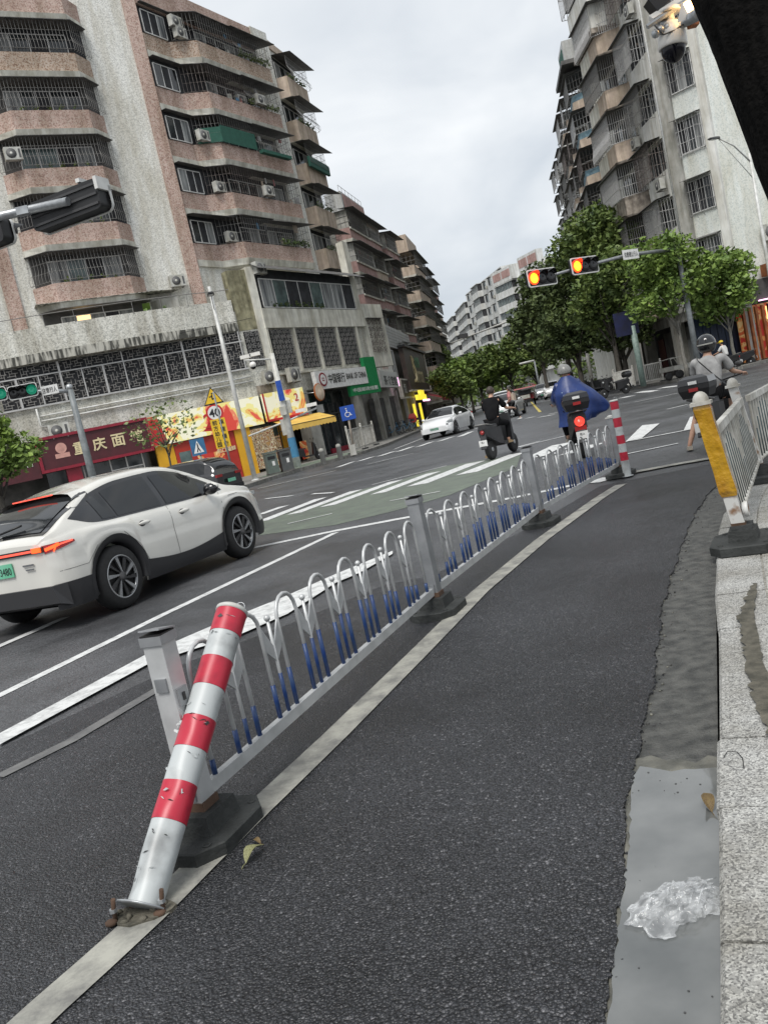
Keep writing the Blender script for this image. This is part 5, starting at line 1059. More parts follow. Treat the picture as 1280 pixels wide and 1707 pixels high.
def blobs_for(seed, rx, rz, n=9):
    q = random.Random(seed); out = [((0,0,0), (rx*.62, rx*.62, rz*.66))]
    for k in range(n):
        a = 2*PI*k/n+q.uniform(-.4,.4); e = q.uniform(-.75,.95); rr = q.uniform(.42,.68)
        out.append(((math.cos(a)*rx*rr*(1-.25*abs(e)), math.sin(a)*rx*rr*(1-.25*abs(e)), e*rz*.6), (rx*q.uniform(.26,.44),)*2+(rz*q.uniform(.24,.42),)))
    return out
def tree(name, label, loc, H, rx, rz, n, size, m, seed, trunk_r=.14, lean=(0,0), group=None, bark='bark', blobs=None, cat='tree', limbs=7):
    """tapered trunk with limbs reaching into a crown centred at height H"""
    q = random.Random(seed+50); t = thing(name, label, cat, loc, 0, group); top = Vector((lean[0], lean[1], H))
    fork = Vector((lean[0]*.5, lean[1]*.5, max(.35*H, H-rz*1.15)))
    b = MB().m(bark); b.path([(0,0,-.05),(lean[0]*.1+.02,lean[1]*.1,fork.z*.35),(lean[0]*.3-.03,lean[1]*.3,fork.z*.7),fork,fork.lerp(top,.5),top+Vector((0,0,rz*.3))], [trunk_r*1.25,trunk_r,trunk_r*.88,trunk_r*.8,trunk_r*.45,trunk_r*.12], 9)
    for k in range(limbs):
        a = 2*PI*k/limbs+q.uniform(-.3,.3); e = q.uniform(.2,.9); s = fork.lerp(top, q.uniform(0,.45)); r_ = rx*q.uniform(.5,.8); f = top+Vector((math.cos(a)*r_, math.sin(a)*r_, (e-.5)*rz))
        b.path([s, s.lerp(f,.4)+Vector((0,0,.12*rz)), s.lerp(f,.75)+Vector((q.uniform(-.1,.1),q.uniform(-.1,.1),.1*rz)), f], [trunk_r*.42,trunk_r*.3,trunk_r*.18,trunk_r*.05], 6)
    b.build('trunk', t)
    c = crown_mesh(seed, blobs or blobs_for(seed, rx, rz), n, size, m); c.M = Matrix.Identity(4); o = c.build('crown', t); o.location = top
    return t
GR = 'street trees on the right pavement'
def tr(px, Y, **k): p = at(px[0], px[1], Y); return p
p = at(1116,468,44.5); tA = tree('street_tree', 'bright green bushy tree standing by the traffic light pole on the right corner', (p.x,p.y,.14), p.z-.1, 2.75, 2.9, 9500, .15, 'leaf_b', 3, .11, group=GR, bark='bark_pale')
p = at(1203,478,45.5); tree('street_tree', 'bright green tree nearest the orange shopfront', (p.x,p.y,.14), p.z-.1, 2.1, 2.5, 6500, .15, 'leaf_b', 5, .10, group=GR, bark='bark_pale')
p = at(1008,492,50); tree('street_tree', 'mid green rounded tree behind the blue raincoat rider', (p.x,p.y,.14), p.z, 2.9, 3.0, 9000, .16, 'leaf_a', 8, .16, group=GR)
p = at(992,405,57); tree('street_tree', 'tallest dark street tree rising behind the traffic light arm', (p.x,p.y,.14), p.z, 3.9, 3.4, 10500, .17, 'leaf_a', 12, .24, group=GR)
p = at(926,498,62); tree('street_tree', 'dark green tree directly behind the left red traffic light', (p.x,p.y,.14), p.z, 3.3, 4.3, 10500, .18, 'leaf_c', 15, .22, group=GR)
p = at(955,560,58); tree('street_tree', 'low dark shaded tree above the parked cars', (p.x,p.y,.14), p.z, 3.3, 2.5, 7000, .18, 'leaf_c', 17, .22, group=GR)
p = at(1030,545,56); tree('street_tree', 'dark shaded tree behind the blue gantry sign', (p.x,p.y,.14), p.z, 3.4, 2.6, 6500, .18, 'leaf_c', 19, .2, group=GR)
p = at(1035,375,60); tree('street_tree', 'green tree top showing against the barred balconies of the right block', (p.x,p.y,.14), p.z, 2.2, 2.0, 4500, .18, 'leaf_a', 23, .2, group=GR)
p = at(1015,360,62); 
p = at(895,560,82); tree('street_tree', 'dark green tree beyond the parked cars on the right', (p.x,p.y,.14), p.z+.5, 3.4, 3.6, 5500, .24, 'leaf_c', 29, .2, group=GR)
p = at(845,600,105); tree('street_tree', 'small round tree hanging over the far carriageway', (p.x,p.y,.14), p.z+.4, 4.4, 3.4, 6000, .26, 'leaf_a', 31, .2, group=GR)
p = at(888,600,100); tree('street_tree', 'pale green small tree under the far street lamp', (p.x,p.y,.14), p.z-.4, 3.0, 2.6, 4000, .26, 'leaf_a', 33, .2, group=GR)
GL = 'row of trees along the left pavement'
proto = None
spots = [(750,642,80,2.3,.95,'first tree of the left row, next to the dark red awning'),(762,632,88,2.9,1.0,'second tree of the left row, its crown over the white sedan'),(778,628,96,3.1,1.08,'third tree of the left row, counted from the red awning'),(795,620,105,3.3,1.15,'fourth tree of the left row, counted from the red awning'),(812,615,114,3.6,1.2,'fifth tree of the left row, just left of the black-shirted rider'),(830,610,125,3.9,1.3,'sixth tree of the left row, above the black-shirted rider'),(728,612,104,2.6,1.2,'taller tree against the end of the tan apartment block')]
protoL = [None, None]
for i, (px, py, Y, _, sc, lb) in enumerate(spots):
    p = at(px, py, Y); k = i % 2
    if protoL[k] is None: t = tree('roadside_tree', lb, (p.x, p.y, .14), 3.7, 2.7, 2.5, 5200, .22, 'leaf_a' if k == 0 else 'leaf_b', 41+k, .15, group=GL); protoL[k] = t; t.scale = (sc, sc, p.z/3.7)
    else: copy_thing(protoL[k], (p.x, p.y, .14), i*1.1, lb, (sc, sc, max(.9, p.z/3.7)))
# far wooded mass closing the street
far = crown_mesh(77, [((x, y, 4.5), (7, 7, 5.2)) for x, y in ((27,175),(36,168),(20,200),(30,215),(14,230),(42,150),(40,182))], 9000, .6, 'leaf_a'); tag(far.build('far_trees'), kind='stuff')
# young sparse tree in front of the food sign
p = at(288,785,35.5); tree('young_tree', 'young sparse tree in front of the red food shop sign', (p.x,p.y,.14), 3.0, 1.45, 1.15, 520, .10, 'leaf_d', 61, .05, bark='bark', limbs=13, blobs=[((0,0,.2),(1.5,1.4,1.1))])
p = at(6,745,13.5); tree('bushy_tree', 'bushy green tree cut off by the left picture edge', (p.x-.25,p.y,.0), p.z, .88, .80, 6500, .055, 'leaf_b', 65, .06)
# big trunk close to the camera, top right; its backlit darkness is in the colour
t = thing('leaning_tree', 'huge backlit near-black leaning tree trunk at the top right corner', 'tree', (0,0,0)); Yt = 5.2
A_ = at(1254,0,Yt); B_ = at(1378,330,Yt); d = (B_-A_).normalized(); base = A_+d*((A_.z)/-d.z); up_ = A_-d*4.2
b = MB().m('bark_backlit'); pts = []; rs = []; q = random.Random(3)
rings = []; nR = 40
for k in range(nR+1):
    f = k/nR; c = base.lerp(up_, f); ring = []
    for a in range(44):
        th = 2*PI*a/44; r_ = .30*(1+.5*max(0,.12-f)*3)*(1+.05*noise.noise((math.cos(th)*2.2, math.sin(th)*2.2, f*9))+.07*noise.noise((math.cos(th)*6, math.sin(th)*6, f*22)))
        if f > .85: r_ *= 1-(f-.85)*.8
        ring.append((c.x+r_*math.cos(th), c.y+r_*math.sin(th), c.z))
    rings.append(ring)
b.loft(rings); 
for a, l_ in ((.3,2.2),(2.2,1.8),(3.7,2.4),(5.0,2.0)): b.path([up_, up_+Vector((math.cos(a)*l_*.5, math.sin(a)*l_*.5, .9)), up_+Vector((math.cos(a)*l_, math.sin(a)*l_, 2.0))], [.18,.12,.03], 7)
b.build('trunk', t); cr_ = crown_mesh(71, blobs_for(71, 2.6, 1.3), 3500, .14, 'leaf_a'); o = cr_.build('crown', t); o.location = up_+Vector((.6,0,2.6))
mat('navy', (.006,.010,.055), .7, n=3, col2=(.003,.005,.02))
# ---------------- traffic lights, lamps, signs, cameras ----------------
def sig_head(root_label, p, yaw, lit, W=1.5, H=.56, group='traffic lights', cat='traffic light', visors=True):
    """horizontal three-lens signal facing local -y; lit = index of the lit lens"""
    t = thing('traffic_signal', root_label, cat, p, yaw, group)
    def rrect(w, h, r, n=6): return [(sx*(w/2-r)+r*math.cos(a), sz*(h/2-r)+r*math.sin(a)) for sx, sz, a0_ in ((1,1,0),(-1,1,PI/2),(-1,-1,PI),(1,-1,3*PI/2)) for a in [a0_+PI/2*k/n for k in range(n+1)]]
    b = MB().m('black'); o = rrect(W*.94, H*.9, .07); b.loft([[(x,-.09,z) for x,z in o],[(x,.12,z) for x,z in o]]); b.build('housing', t)
    f = MB().m('frame_white'); o1 = rrect(W, H, .1); o2 = rrect(W*.945, H*.87, .08)
    n = len(o1)
    for ya, ring_a, ring_b in ((-.10, o1, o2),):
        i1 = f.vs([(x,-.11,z) for x,z in o1]); i2 = f.vs([(x,-.11,z) for x,z in o2]); i3 = f.vs([(x,-.06,z) for x,z in o1])
        for k in range(n): j = (k+1) % n; f.face((i1+k,i1+j,i2+j,i2+k)); f.face((i1+k,i1+j,i3+j,i3+k))
    f.build('frame', t); r_ = H*.36
    for k in range(3):
        x = (k-1)*W*.305; L_ = MB()
        if lit == k:
            L_.m('signal_red' if k != 2 else 'signal_green').lathe([(r_,.0),(r_*.99,.03),(r_*.7,.05)], 24, (x,-.10,0), axis='y')
            L_.m('signal_core' if k != 2 else 'signal_green').lathe([(r_*.78,.05),(r_*.5,.062),(0,.066)], 24, (x,-.10,0), axis='y')
        else: L_.m('lens_dark').lathe([(r_,.0),(r_*.9,.02),(r_*.5,.035),(0,.04)], 24, (x,-.10,0), axis='y')
        L_.build('lens', t)
        if visors:
            v = MB().m('visor_lens_glow' if lit == k and k == 0 else 'black'); n = 14; ra = []; rb = []  # lit visor glows by itself, in place of red light from the lens
            for i in range(n+1):
                a = R(-25)+R(230)*i/n; ra.append((x+r_*1.08*math.cos(a), -.095, r_*1.08*math.sin(a))); rb.append((x+r_*1.08*math.cos(a), -.095-(.30*max(.15,math.sin(max(0,min(PI,a)))) if 0 < a < PI else .04), r_*1.08*math.sin(a)))
            for i in range(n): v.poly([ra[i],ra[i+1],rb[i+1],rb[i]])
            v.build('visor', t)
    return t
def pole_thing(name, label, cat, p, parts, group=None, rz=0):
    t = thing(name, label, cat, p, rz, group)
    for pn, m, fn in parts:
        b = MB().m(m); fn(b); b.build(pn, t)
    return t
# right-hand red lights on their arm
pb = Vector((17.5, 43.6, .14)); pe = at(1178,388,43.6); pole_top = Vector((pb.x, pb.y, at(1050,427,41.5).z+.1))
s1_ = at(901,463,38.5); s2_ = at(972,443,39.8); sg_ = at(1050,424,41.3); armz = pole_top.z
t = thing('traffic_light_mast', 'grey mast and long arm carrying the two red traffic lights', 'mast', (0,0,0))
b = MB().m('galv').path([pb, (pb.x,pb.y,pole_top.z+.2)], [.15,.11], 12); MB(); b = MB().m('pole_grey'); b.path([pb, (pb.x,pb.y,pole_top.z+.2)], [.16,.12], 12); b.build('pole', t)
b = MB().m('metal_dull'); b.path([(pb.x,pb.y,pole_top.z), sg_+Vector((0,.2,.02)), s2_+Vector((0,.28,.0)), s1_+Vector((0,.28,0))], [.10,.085,.07,.055], 10); b.build('arm', t)
yw = math.atan2((s2_-s1_).y, (s2_-s1_).x); sig_head('red traffic light at the left end of the overhead arm', s1_, yw, 0, 1.68, .78, 'overhead red traffic lights'); sig_head('red traffic light second from the end of the overhead arm', s2_, yw, 0, 1.68, .78, 'overhead red traffic lights')
t = thing('crossing_notice', 'white Chinese notice board on the arm to the right of the red lights', 'sign', sg_, yw); b = MB().m('sign_white').box((0,-.02,0), (1.05,.04,.46)); b = MB(); b.m('sign_white').box((0,-.02,0), (1.05,.04,.46)); b.build('board', t); b = MB().m('black'); b.text('注意避让行人', .24, (0,-.045,0), w=.94, bold=.01); b.build('lettering', t)
# left green lights
p = at(118,652,33); gz = p.z
t = thing('traffic_light_mast', 'pale grey mast with short arm holding the green lights over the noodle shop', 'mast', (0,0,0)); b = MB().m('pole_grey'); b.path([(p.x,p.y,.1),(p.x,p.y,gz+.15)], [.17,.11], 12); b.build('pole', t); e0_ = at(-60,655,31.5); b = MB().m('galv'); b.path([(p.x,p.y,gz), at(85,652,32.8), e0_], [.09,.07,.05], 10); b.sphere((p.x,p.y,gz+.15), .14); b.build('arm', t)
sig_head('green traffic light in white frame above the tree at the left edge', at(43,653,32.2)+Vector((0,-.2,0)), R(12), 2, 1.05, .52, 'lights on the left arm'); sig_head('green traffic light cut off by the left picture edge', at(-8,660,31.9)+Vector((0,-.2,0)), R(12), 2, 1.05, .52, 'lights on the left arm')
t = thing('crossing_notice', 'small pale notice board beside the left green light', 'sign', at(85,650,32.4)+Vector((0,-.1,0)), R(8)); b = MB(); b.m('sign_white').box((0,0,0),(.62,.03,.34)); b.build('board', t); b = MB(); b.m('black').text('注意行人', .2, (0,-.018,0), w=.54, bold=.01); b.build('lettering', t)
# near signal seen from behind, top left
azn = R(-22.6); c_ = at(118,345,11.6)
t = sig_head('black traffic light housing seen from behind at the upper left', c_, azn+PI, 9, 1.22, .42, 'near overhead traffic lights')
b = MB(); b.m('dark_grey'); 
for z in (-.12, 0, .12): b.box((0,.13,z),(1.1,.02,.03))
b.m('frame_white').box((-.585,.02,.12),(.05,.26,.16)); b.box((-.3,.02,.235),(.06,.2,.05)); b.build('back_rib', t)
t2 = sig_head('black traffic light lamp cut off at the left edge below the arm', at(-12,392,12.0), azn+PI, 9, .62, .36, 'near overhead traffic lights')
t = thing('signal_mast', 'grey steel arm reaching in from the left edge to the black housing', 'mast', (0,0,0)); b = MB().m('galv'); a1_ = at(-260,420,12.9); a2_ = at(118,333,11.5)+Vector((0,-.12,-.05)); b.path([a1_, a2_], [.075,.055], 12); b.build('arm', t); b = MB().m('galv'); b.path([(a1_.x,a1_.y,0),(a1_.x,a1_.y,a1_.z+.2)], [.17,.12], 12); b.build('pole', t)
b = MB().m('galv'); cl = at(40,352,11.6); b.box(cl, (.16,.12,.1)); b.build('clamp', t)
# street lamps
def lamp(label, base, H, arm_to, head, group='street lamps', r=.09, m='pole_white', double=False):
    t = thing('street_lamp', label, 'street lamp', base, 0, group); b = MB().m(m); b.path([(0,0,0),(0,0,H*.5),(0,0,H)], [r*1.2,r,r*.7], 12); b.lathe([(r*2,0),(r*2,.03),(r*1.3,.05)], 12); b.build('pole', t)
    v = Vector(arm_to)-Vector(base); v.z = arm_to[2]-base[2]; a = MB().m(m); s = Vector((0,0,H*.96)); a.path([s, s.lerp(v,.5)+Vector((0,0,.22)), v], [.045,.04,.035], 8); a.path([Vector((0,0,H*.88)), Vector((0,0,H*.88)).lerp(v,.5)+Vector((0,0,-.02)), v+Vector((0,0,-.02))], .022, 6); a.build('arm', t)
    d = Vector((v.x,v.y,0)).normalized() if Vector((v.x,v.y,0)).length > .01 else Vector((1,0,0)); h = MB(); h.M = Matrix.Translation(v)@RZ(math.atan2(d.y,d.x)); h.m('dark_grey'); h.loft([[(-.1,-.06,-.03),(-.1,.06,-.03),(-.1,.05,.05),(-.1,-.05,.05)],[(.15,-.15,-.05),(.15,.15,-.05),(.15,.11,.06),(.15,-.11,.06)],[(.62,-.13,-.03),(.62,.13,-.03),(.62,.08,.03),(.62,-.08,.03)]]); h.m('lens_grey').box((.36,0,-.062),(.36,.2,.012)); h.build('lamp_head', t)
    return t
lb_ = gp(427,806,.0); H1 = at(357,482,lb_.y).z; lamp('tall white street lamp on the left kerb in front of the food shop', (lb_.x,lb_.y,.14), H1, tuple(at(352,492,lb_.y-.6)) , None)
lamp('street lamp with forked arm against the blank right wall', (at(1262,340,45).x, 45, .14), at(1240,262,45).z, tuple(at(1196,230,44.2)), None)
lamp('thin far street lamp post between the right-hand trees and the blue raincoat', (at(943,600,66).x, 66, .14), at(943,596,66).z, tuple(at(930,590,66)), None, r=.12)
t = thing('overhead_mast', 'long white overhead camera arm stretching across the far road', 'mast', (0,0,0)); e1_ = at(752,572,88); e2_ = at(884,521,84); e3_ = at(960,500,82); b = MB().m('pole_white'); b.path([e1_,e2_,e3_], [.07,.12,.16], 8); b.build('arm', t); b = MB().m('pole_white'); b.path([(e3_.x,e3_.y,0),(e3_.x,e3_.y,e3_.z+.3)], .2, 8); b.build('pole', t)
for (x_, y_) in ((772,560),(828,543)): b = MB(); c = at(x_,y_,86); b.m('dark_grey').box(c, (.9,.5,.4)); b.m('pole_white').path([c, c+Vector((0,0,-.5))], .05, 5); b.build('camera', t)
t = thing('far_street_lamp', 'short white lamp arm over the farthest trees', 'street lamp', (0,0,0)); b = MB().m('pole_white'); c = at(865,607,95); b.path([c, at(890,601,95)], .12, 6); b.build('arm', t); b = MB().m('pole_grey'); f = at(890,601,95); b.path([(f.x,f.y,0), f], .12, 6); b.build('pole', t)
# camera pole on the left pavement
cp = gp(498,784,.0); H2 = at(446,596,cp.y).z; t = thing('camera_pole', 'stout white camera pole with pale blue band next to the litter bins', 'camera pole', (cp.x,cp.y,.14), 0)
b = MB().m('pole_white'); b.path([(0,0,0),(0,0,H2*.5),(0,0,H2)], [.19,.16,.12], 14); b.build('pole', t)
b = MB().m('sign_blue_pale'); b.M = Matrix.Identity(4); b.m('bike_blue').lathe([(.195,.5),(.19,1.45)], 14, cap=False); b.build('band', t)
b = MB().m('ac_white'); b.box((-.22,-.02,2.0),(.22,.2,.75)); b.box((.25,0,2.9),(.2,.2,.6)); b.box((-.05,-.2,2.75),(.3,.2,.4)); b.build('control_box', t)
b = MB().m('sign_blue'); b.box((.02,-.24,3.7),(.26,.04,.95)); b.build('blue_plate', t)
b = MB().m('pole_white'); b.path([(-.1,-.1,H2-.25),(-1.3,-.2,H2-.05)], .04, 6); b.path([(-1.9,-.3,1.95),(0,0,2.25),(1.5,0,2.55)], .045, 6); b.build('arm', t)
for x, z in ((-1.2,H2+.1),(-.75,H2+.12),(1.3,2.75),(.75,2.6)): b = MB().m('camera_white'); b.box((x,-.15,z),(.5,.16,.16)); b.m('dome_glass').lathe([(.06,0),(.06,.02),(0,.02)], 10, (x-.25,-.15,z), axis='x'); b.build('camera', t)
b = MB().m('camera_white'); b.sphere((-.95,-.2,H2-.35), (.17,.17,.16)); b.m('dome_glass').sphere((-.95,-.2,H2-.42), (.14,.14,.14)); b.build('dome_camera', t)
# warning sign pole
sp = at(392,800,36.0); sp = Vector((at(384,770,35.2).x, 35.2, .14)); t = thing('warning_sign_pole', 'grey pole with yellow triangle, round 40 limit and yellow Chinese kindergarten notice', 'road sign', sp, 0)
def rel(px, py): v = at(px,py,35.2); return Vector((v.x-sp.x, -.06, v.z-.14))
b = MB().m('pole_grey'); k_ = rel(350,650); b.path([(0,0,0),(0,0,k_.z-.1)], .04, 8); b.build('pole', t)
c = rel(354,660); b = MB(); b.m('black'); tri = lambda s, y: [(c.x-s*.5,y,c.z-s*.42),(c.x+s*.5,y,c.z-s*.42),(c.x,y,c.z+s*.45)]; b.poly(tri(.85,-.0)); b.m('sign_yellow').poly(tri(.70,-.006)); b.m('black'); b.box((c.x-.02,-.012,c.z-.05),(.05,.006,.22)); b.box((c.x+.06,-.012,c.z-.12),(.14,.006,.05)); b.box((c.x-.08,-.012,c.z-.02),(.12,.006,.04)); b.sphere((c.x,-.012,c.z+.1),(.035,.006,.035),8,5); b.build('triangle_sign', t)
c = rel(358,688); b = MB(); b.M = Matrix.Translation((c.x,0,c.z))@RX(R(90)); b.m('sign_red').lathe([(.36,-.01),(.36,.0),(0,.0)], 28, smooth=False); b.m('sign_white').lathe([(.28,.001),(.28,.008),(0,.008)], 28, smooth=False); b.build('speed_sign', t); b = MB(); b.m('black').text('40', .34, (c.x,-.012,c.z), bold=.02); b.build('lettering', t)
c = rel(368,722); b = MB(); b.m('sign_yellow').box((c.x,.0,c.z),(.62,.03,1.22)); b.build('text_board', t)
for col_, tx in ((.14,'减速慢行'),(-.14,'前方幼儿园')):
    n_ = len(tx)
    for i, ch in enumerate(tx): b = MB(); b.m('black').text(ch, .20, (c.x+col_,-.018,c.z+.46-i*(.92/(n_-1))), bold=.015); b.build('lettering', t)
c = rel(331,745); cs = Vector((at(331,745,34.6).x, 34.6, .14)); t = thing('crosswalk_sign', 'blue square pedestrian crossing sign beside the red snack shop wall', 'road sign', cs, R(-8)); zc = at(331,745,34.6).z-.14; b = MB(); b.m('pole_grey').path([(0,0,0),(0,.02,zc)], .035, 8); b.build('pole', t); b = MB(); b.m('sign_blue_pale').box((0,-.04,zc),(.62,.02,.68)); b.build('board', t)
b = MB(); b.m('sign_white').poly([(-.22,-.053,zc-.24),(.22,-.053,zc-.24),(0,-.053,zc+.26)]); b.m('black').box((0,-.058,zc+.02),(.05,.006,.16)); b.box((-.03,-.058,zc-.12),(.04,.006,.18),RY(.4)); b.box((.04,-.058,zc-.12),(.04,.006,.18),RY(-.4)); b.sphere((0,-.058,zc+.13),(.03,.005,.03),8,5); b.build('pictogram', t)
ws = gp(592,763); ws.z = .14; wc = at(580,688,ws.y); t = thing('disabled_sign', 'blue wheelchair sign on a leaning post by the left pavement edge', 'road sign', ws, R(-6)); dx = wc.x-ws.x; zc = wc.z-.14; b = MB(); b.m('wall_stain').path([(0,0,0),(dx,0,zc+.2)], .05, 8); b.m('wall_grey').box((-.02,0,.25),(.3,.2,.5)); b.build('pole', t); b = MB(); b.m('sign_blue').box((dx,-.06,zc),(.68,.03,.68)); b.build('board', t)
b = MB(); b.m('sign_white'); b.path([(dx+.11*math.cos(a)-.03,-.08,zc-.08+.11*math.sin(a)) for a in [R(100)+R(260)*k/14 for k in range(15)]], .018, 5); b.path([(dx-.04,-.08,zc+.14),(dx-.03,-.08,zc),(dx+.08,-.08,zc),(dx+.14,-.08,zc-.14),(dx+.18,-.08,zc-.13)], .02, 5); b.sphere((dx-.05,-.08,zc+.2),(.035,.01,.035),8,5); b.build('pictogram', t)
# bins, bollards, small fences
def bin_(label, p, m, rz, group='pavement litter bins'):
    t = thing('litter_bin', label, 'litter bin', p, rz, group); b = MB(); b.m(m).box((0,0,.5),(.52,.46,.9)); b.box((0,0,1.0),(.58,.52,.08)); b.m('dark_wall').box((0,0,.04),(.56,.5,.08)); b.build('body', t); b = MB(); b.m('black').box((0,-.235,.76),(.34,.012,.14)); b.build('opening', t); b = MB(); b.m('sign_white').box((.05,-.236,.5),(.12,.01,.2)); b.build('label_plate', t)
g = gp(457,797); bin_('green-grey litter bin, left of the pair at the camera pole', (g.x,g.y+.3,.14), 'bin_green', R(20)); bin_('darker grey litter bin, right of the pair at the camera pole', (g.x+.62,g.y+.55,.14), 'bin_grey', R(20))
for (x_, y_, lb) in ((545,779,'short stone bollard on the kerb left of the wheelchair sign'),(573,770,'short stone bollard nearest the wheelchair sign')):
    g = gp(x_,y_); t = thing('stone_bollard', lb, 'bollard', (g.x-.1,g.y+.3,.14), 0, 'short stone bollards'); b = MB(); b.m('wall_grey').lathe([(.12,0),(.11,.55),(.13,.56),(.10,.68),(0,.72)], 12); b.build('shaft', t)
def small_fence(label, a, b_, z, h, n, name='pavement_barrier', group='white pavement barriers', solid=False):
    a, b_ = Vector(a), Vector(b_); d = b_-a; L_ = Vector((d.x,d.y,0)).length; t = thing(name, label, 'barrier', (a.x,a.y,z), math.atan2(d.y,d.x), group)
    m_ = MB(); m_.m('fence_white').box((L_/2,0,h-.03),(L_,.05,.06)); m_.box((L_/2,0,.2),(L_,.05,.06)); m_.build('rail', t)
    if solid: m_ = MB(); m_.m('fence_white').box((L_/2,0,h/2+.06),(L_-.1,.03,h-.26)); m_.build('panel', t)
    else:
        for k in range(n): m_ = MB(); x = L_*(k+.5)/n; m_.m('fence_white').box((x,0,h/2+.06),(.035,.03,h-.2)); m_.build('picket', t)
    for x in (0, L_): m_ = MB(); m_.m('fence_white').box((x,0,h/2+.05),(.1,.1,h+.1)); m_.sphere((x,0,h+.13),.06,8,6); m_.m('rubber').box((x,0,.04),(.35,.3,.08)); m_.build('post', t)
f0, f1, f2 = gp(597,760), gp(622,750), gp(645,742); small_fence('white picket barrier on the left pavement, half nearer the wheelchair sign', (f0.x-.3,f0.y+.3,0), (f1.x-.4,f1.y,0), .14, 1.25, 12); small_fence('white picket barrier on the left pavement, half nearer the parked blue bicycles', (f1.x-.4,f1.y+.05,0), (f2.x-.6,f2.y,0), .14, 1.25, 12)
p0, p1 = at(1067,640,49), at(1105,632,48.4); small_fence('white picket barrier on the right corner pavement beside the green pole', (p0.x,p0.y,0),(p1.x,p1.y,0),.14,1.15,13); p0, p1 = at(1026,645,50), at(1058,640,49.5); small_fence('white solid-panel barrier behind the blue raincoat rider', (p0.x,p0.y,0),(p1.x,p1.y,0),.14,1.1,0,solid=True)
g = Vector((at(1064,600,47).x, 47, .14)); t = thing('gantry_post', 'pale green post under the dark blue direction sign', 'sign post', g); b = MB(); b.m('pole_green').path([(0,0,0),(0,0,3.4)], .17, 12); b.build('pole', t); b = MB(); b.m('navy').box((-.35,-.1,3.6),(1.3,.06,1.3)); b.build('board', t)
for (px, py, lb, c) in ((1118,622,'grey metal handcart parked left of the traffic light mast','wall_grey'),(1135,616,'grey metal handcart parked closest to the traffic light mast','ac_white')):
    g = at(px,py,47); t = thing('handcart', lb, 'cart', (g.x,g.y,.14), R(10), 'carts on the right corner'); b = MB(); b.m(c).box((0,0,.62),(1.1,.6,.25)); b.path([(-.5,0,.7),(-.55,0,1.15),(.3,0,1.2),(.5,0,.75)], .03, 6); b.build('body', t)
    for x in (-.35,.35): b = MB(); b.m('tyre').lathe([(.1,-.05),(.22,-.05),(.22,.05),(.1,.05)], 16, (x,-.3,.24), axis='y'); b.build('wheel', t)
# dome camera cluster near the camera, top right
Yc = 7.0; c = at(1121,78,Yc); t = thing('surveillance_camera', 'white dome surveillance camera with smoked glass hanging from a bracket, top right', 'camera', c); s = .112
b = MB(); b.M = RY(R(4)); b.m('camera_white').lathe([(s*.30,.20),(s*.55,.185),(s*.78,.15),(s*.95,.09),(s*1.0,.02),(s*1.0,-.005),(s*.93,-.01)], 24); b.lathe([(.035,.19),(.035,.26)], 12); b.lathe([(.09,.255),(.09,.285)], 16); b.build('shell', t)
b = MB(); b.M = RY(R(4)); b.m('dome_glass').sphere((0,0,-.015), (s*.86,s*.86,s*.95), 20, 12); b.build('dome', t); b = MB(); b.m('dark_grey').path([(-.03,0,.18),(-.05,-.03,.23),(-.02,-.04,.27)], .006, 5); b.build('cable', t)
t = thing('camera_bracket', 'grey pipe bracket with box cameras fixed to the dark trunk', 'bracket', (0,0,0)); e = at(1172,18,Yc-.6); e2 = at(1290,-40,5.4); b = MB(); b.m('galv').path([at(1098,52,Yc)+Vector((0,0,.04)), at(1140,36,Yc), e, e2], [.045,.045,.05,.055], 12); b.build('pipe', t)
b = MB(); b.m('camera_white').path([at(1085,35,Yc), at(1165,-15,Yc)], .045, 4); b.m('galv').path([at(1078,45,Yc-.05), at(1160,-10,Yc-.05)], .02, 4); b.build('box_camera', t); b = MB(); b.m('black').box(at(1100,-2,Yc)+Vector((0,.05,0)), (.16,.12,.12), RY(R(-30))); b.build('sun_shield', t); b = MB(); b.m('camera_white').poly([at(1128,38,Yc-.2), at(1150,30,Yc-.2), at(1136,2,Yc-.2)]); b.poly([at(1128,38,Yc-.25), at(1136,2,Yc-.25), at(1150,30,Yc-.25)]); b.build('gusset', t)
b = MB(); b.m('galv'); 
for px, py in ((1100,50),(1112,46),(1092,56)): b.sphere(at(px,py,Yc-.05), .035, 8, 6)
b.build('joint', t)
b = MB(); b.m('dark_grey').path([at(1090,42,Yc-.1), at(1105,58,Yc-.1), at(1125,50,Yc-.1), at(1142,38,Yc-.1), at(1155,44,Yc-.1)], .007, 5); b.build('cable', t)
lp = at(1146,12,Yc-.15); t = thing('bulkhead_lamp', 'small lit orange lamp shining between the camera bracket and dark trunk', 'lamp', lp); b = MB(); b.m('lamp_orange').sphere((0,0,0), .045, 14, 10); b.build('bulb', t); b = MB(); b.m('orange_wood').box((.03,.03,-.08),(.07,.07,.12)); b.build('holder', t)
pl = bpy.data.lights.new('lamp_light', 'POINT'); pl.energy = .12; pl.color = (1,.6,.25); pl.shadow_soft_size = .05; po = bpy.data.objects.new('lamp_light', pl); COL.objects.link(po); po.location = lp+Vector((0,-.12,.0))
mat('lamp_core', (1,1,.8), .3, emit=(1,.72,.35), estr=25); MATS['lamp_orange'].node_tree.nodes['Principled BSDF'].inputs['Emission Strength'].default_value = 9; MATS['lamp_orange'].node_tree.nodes['Principled BSDF'].inputs['Emission Color'].default_value = (1,.6,.22,1)
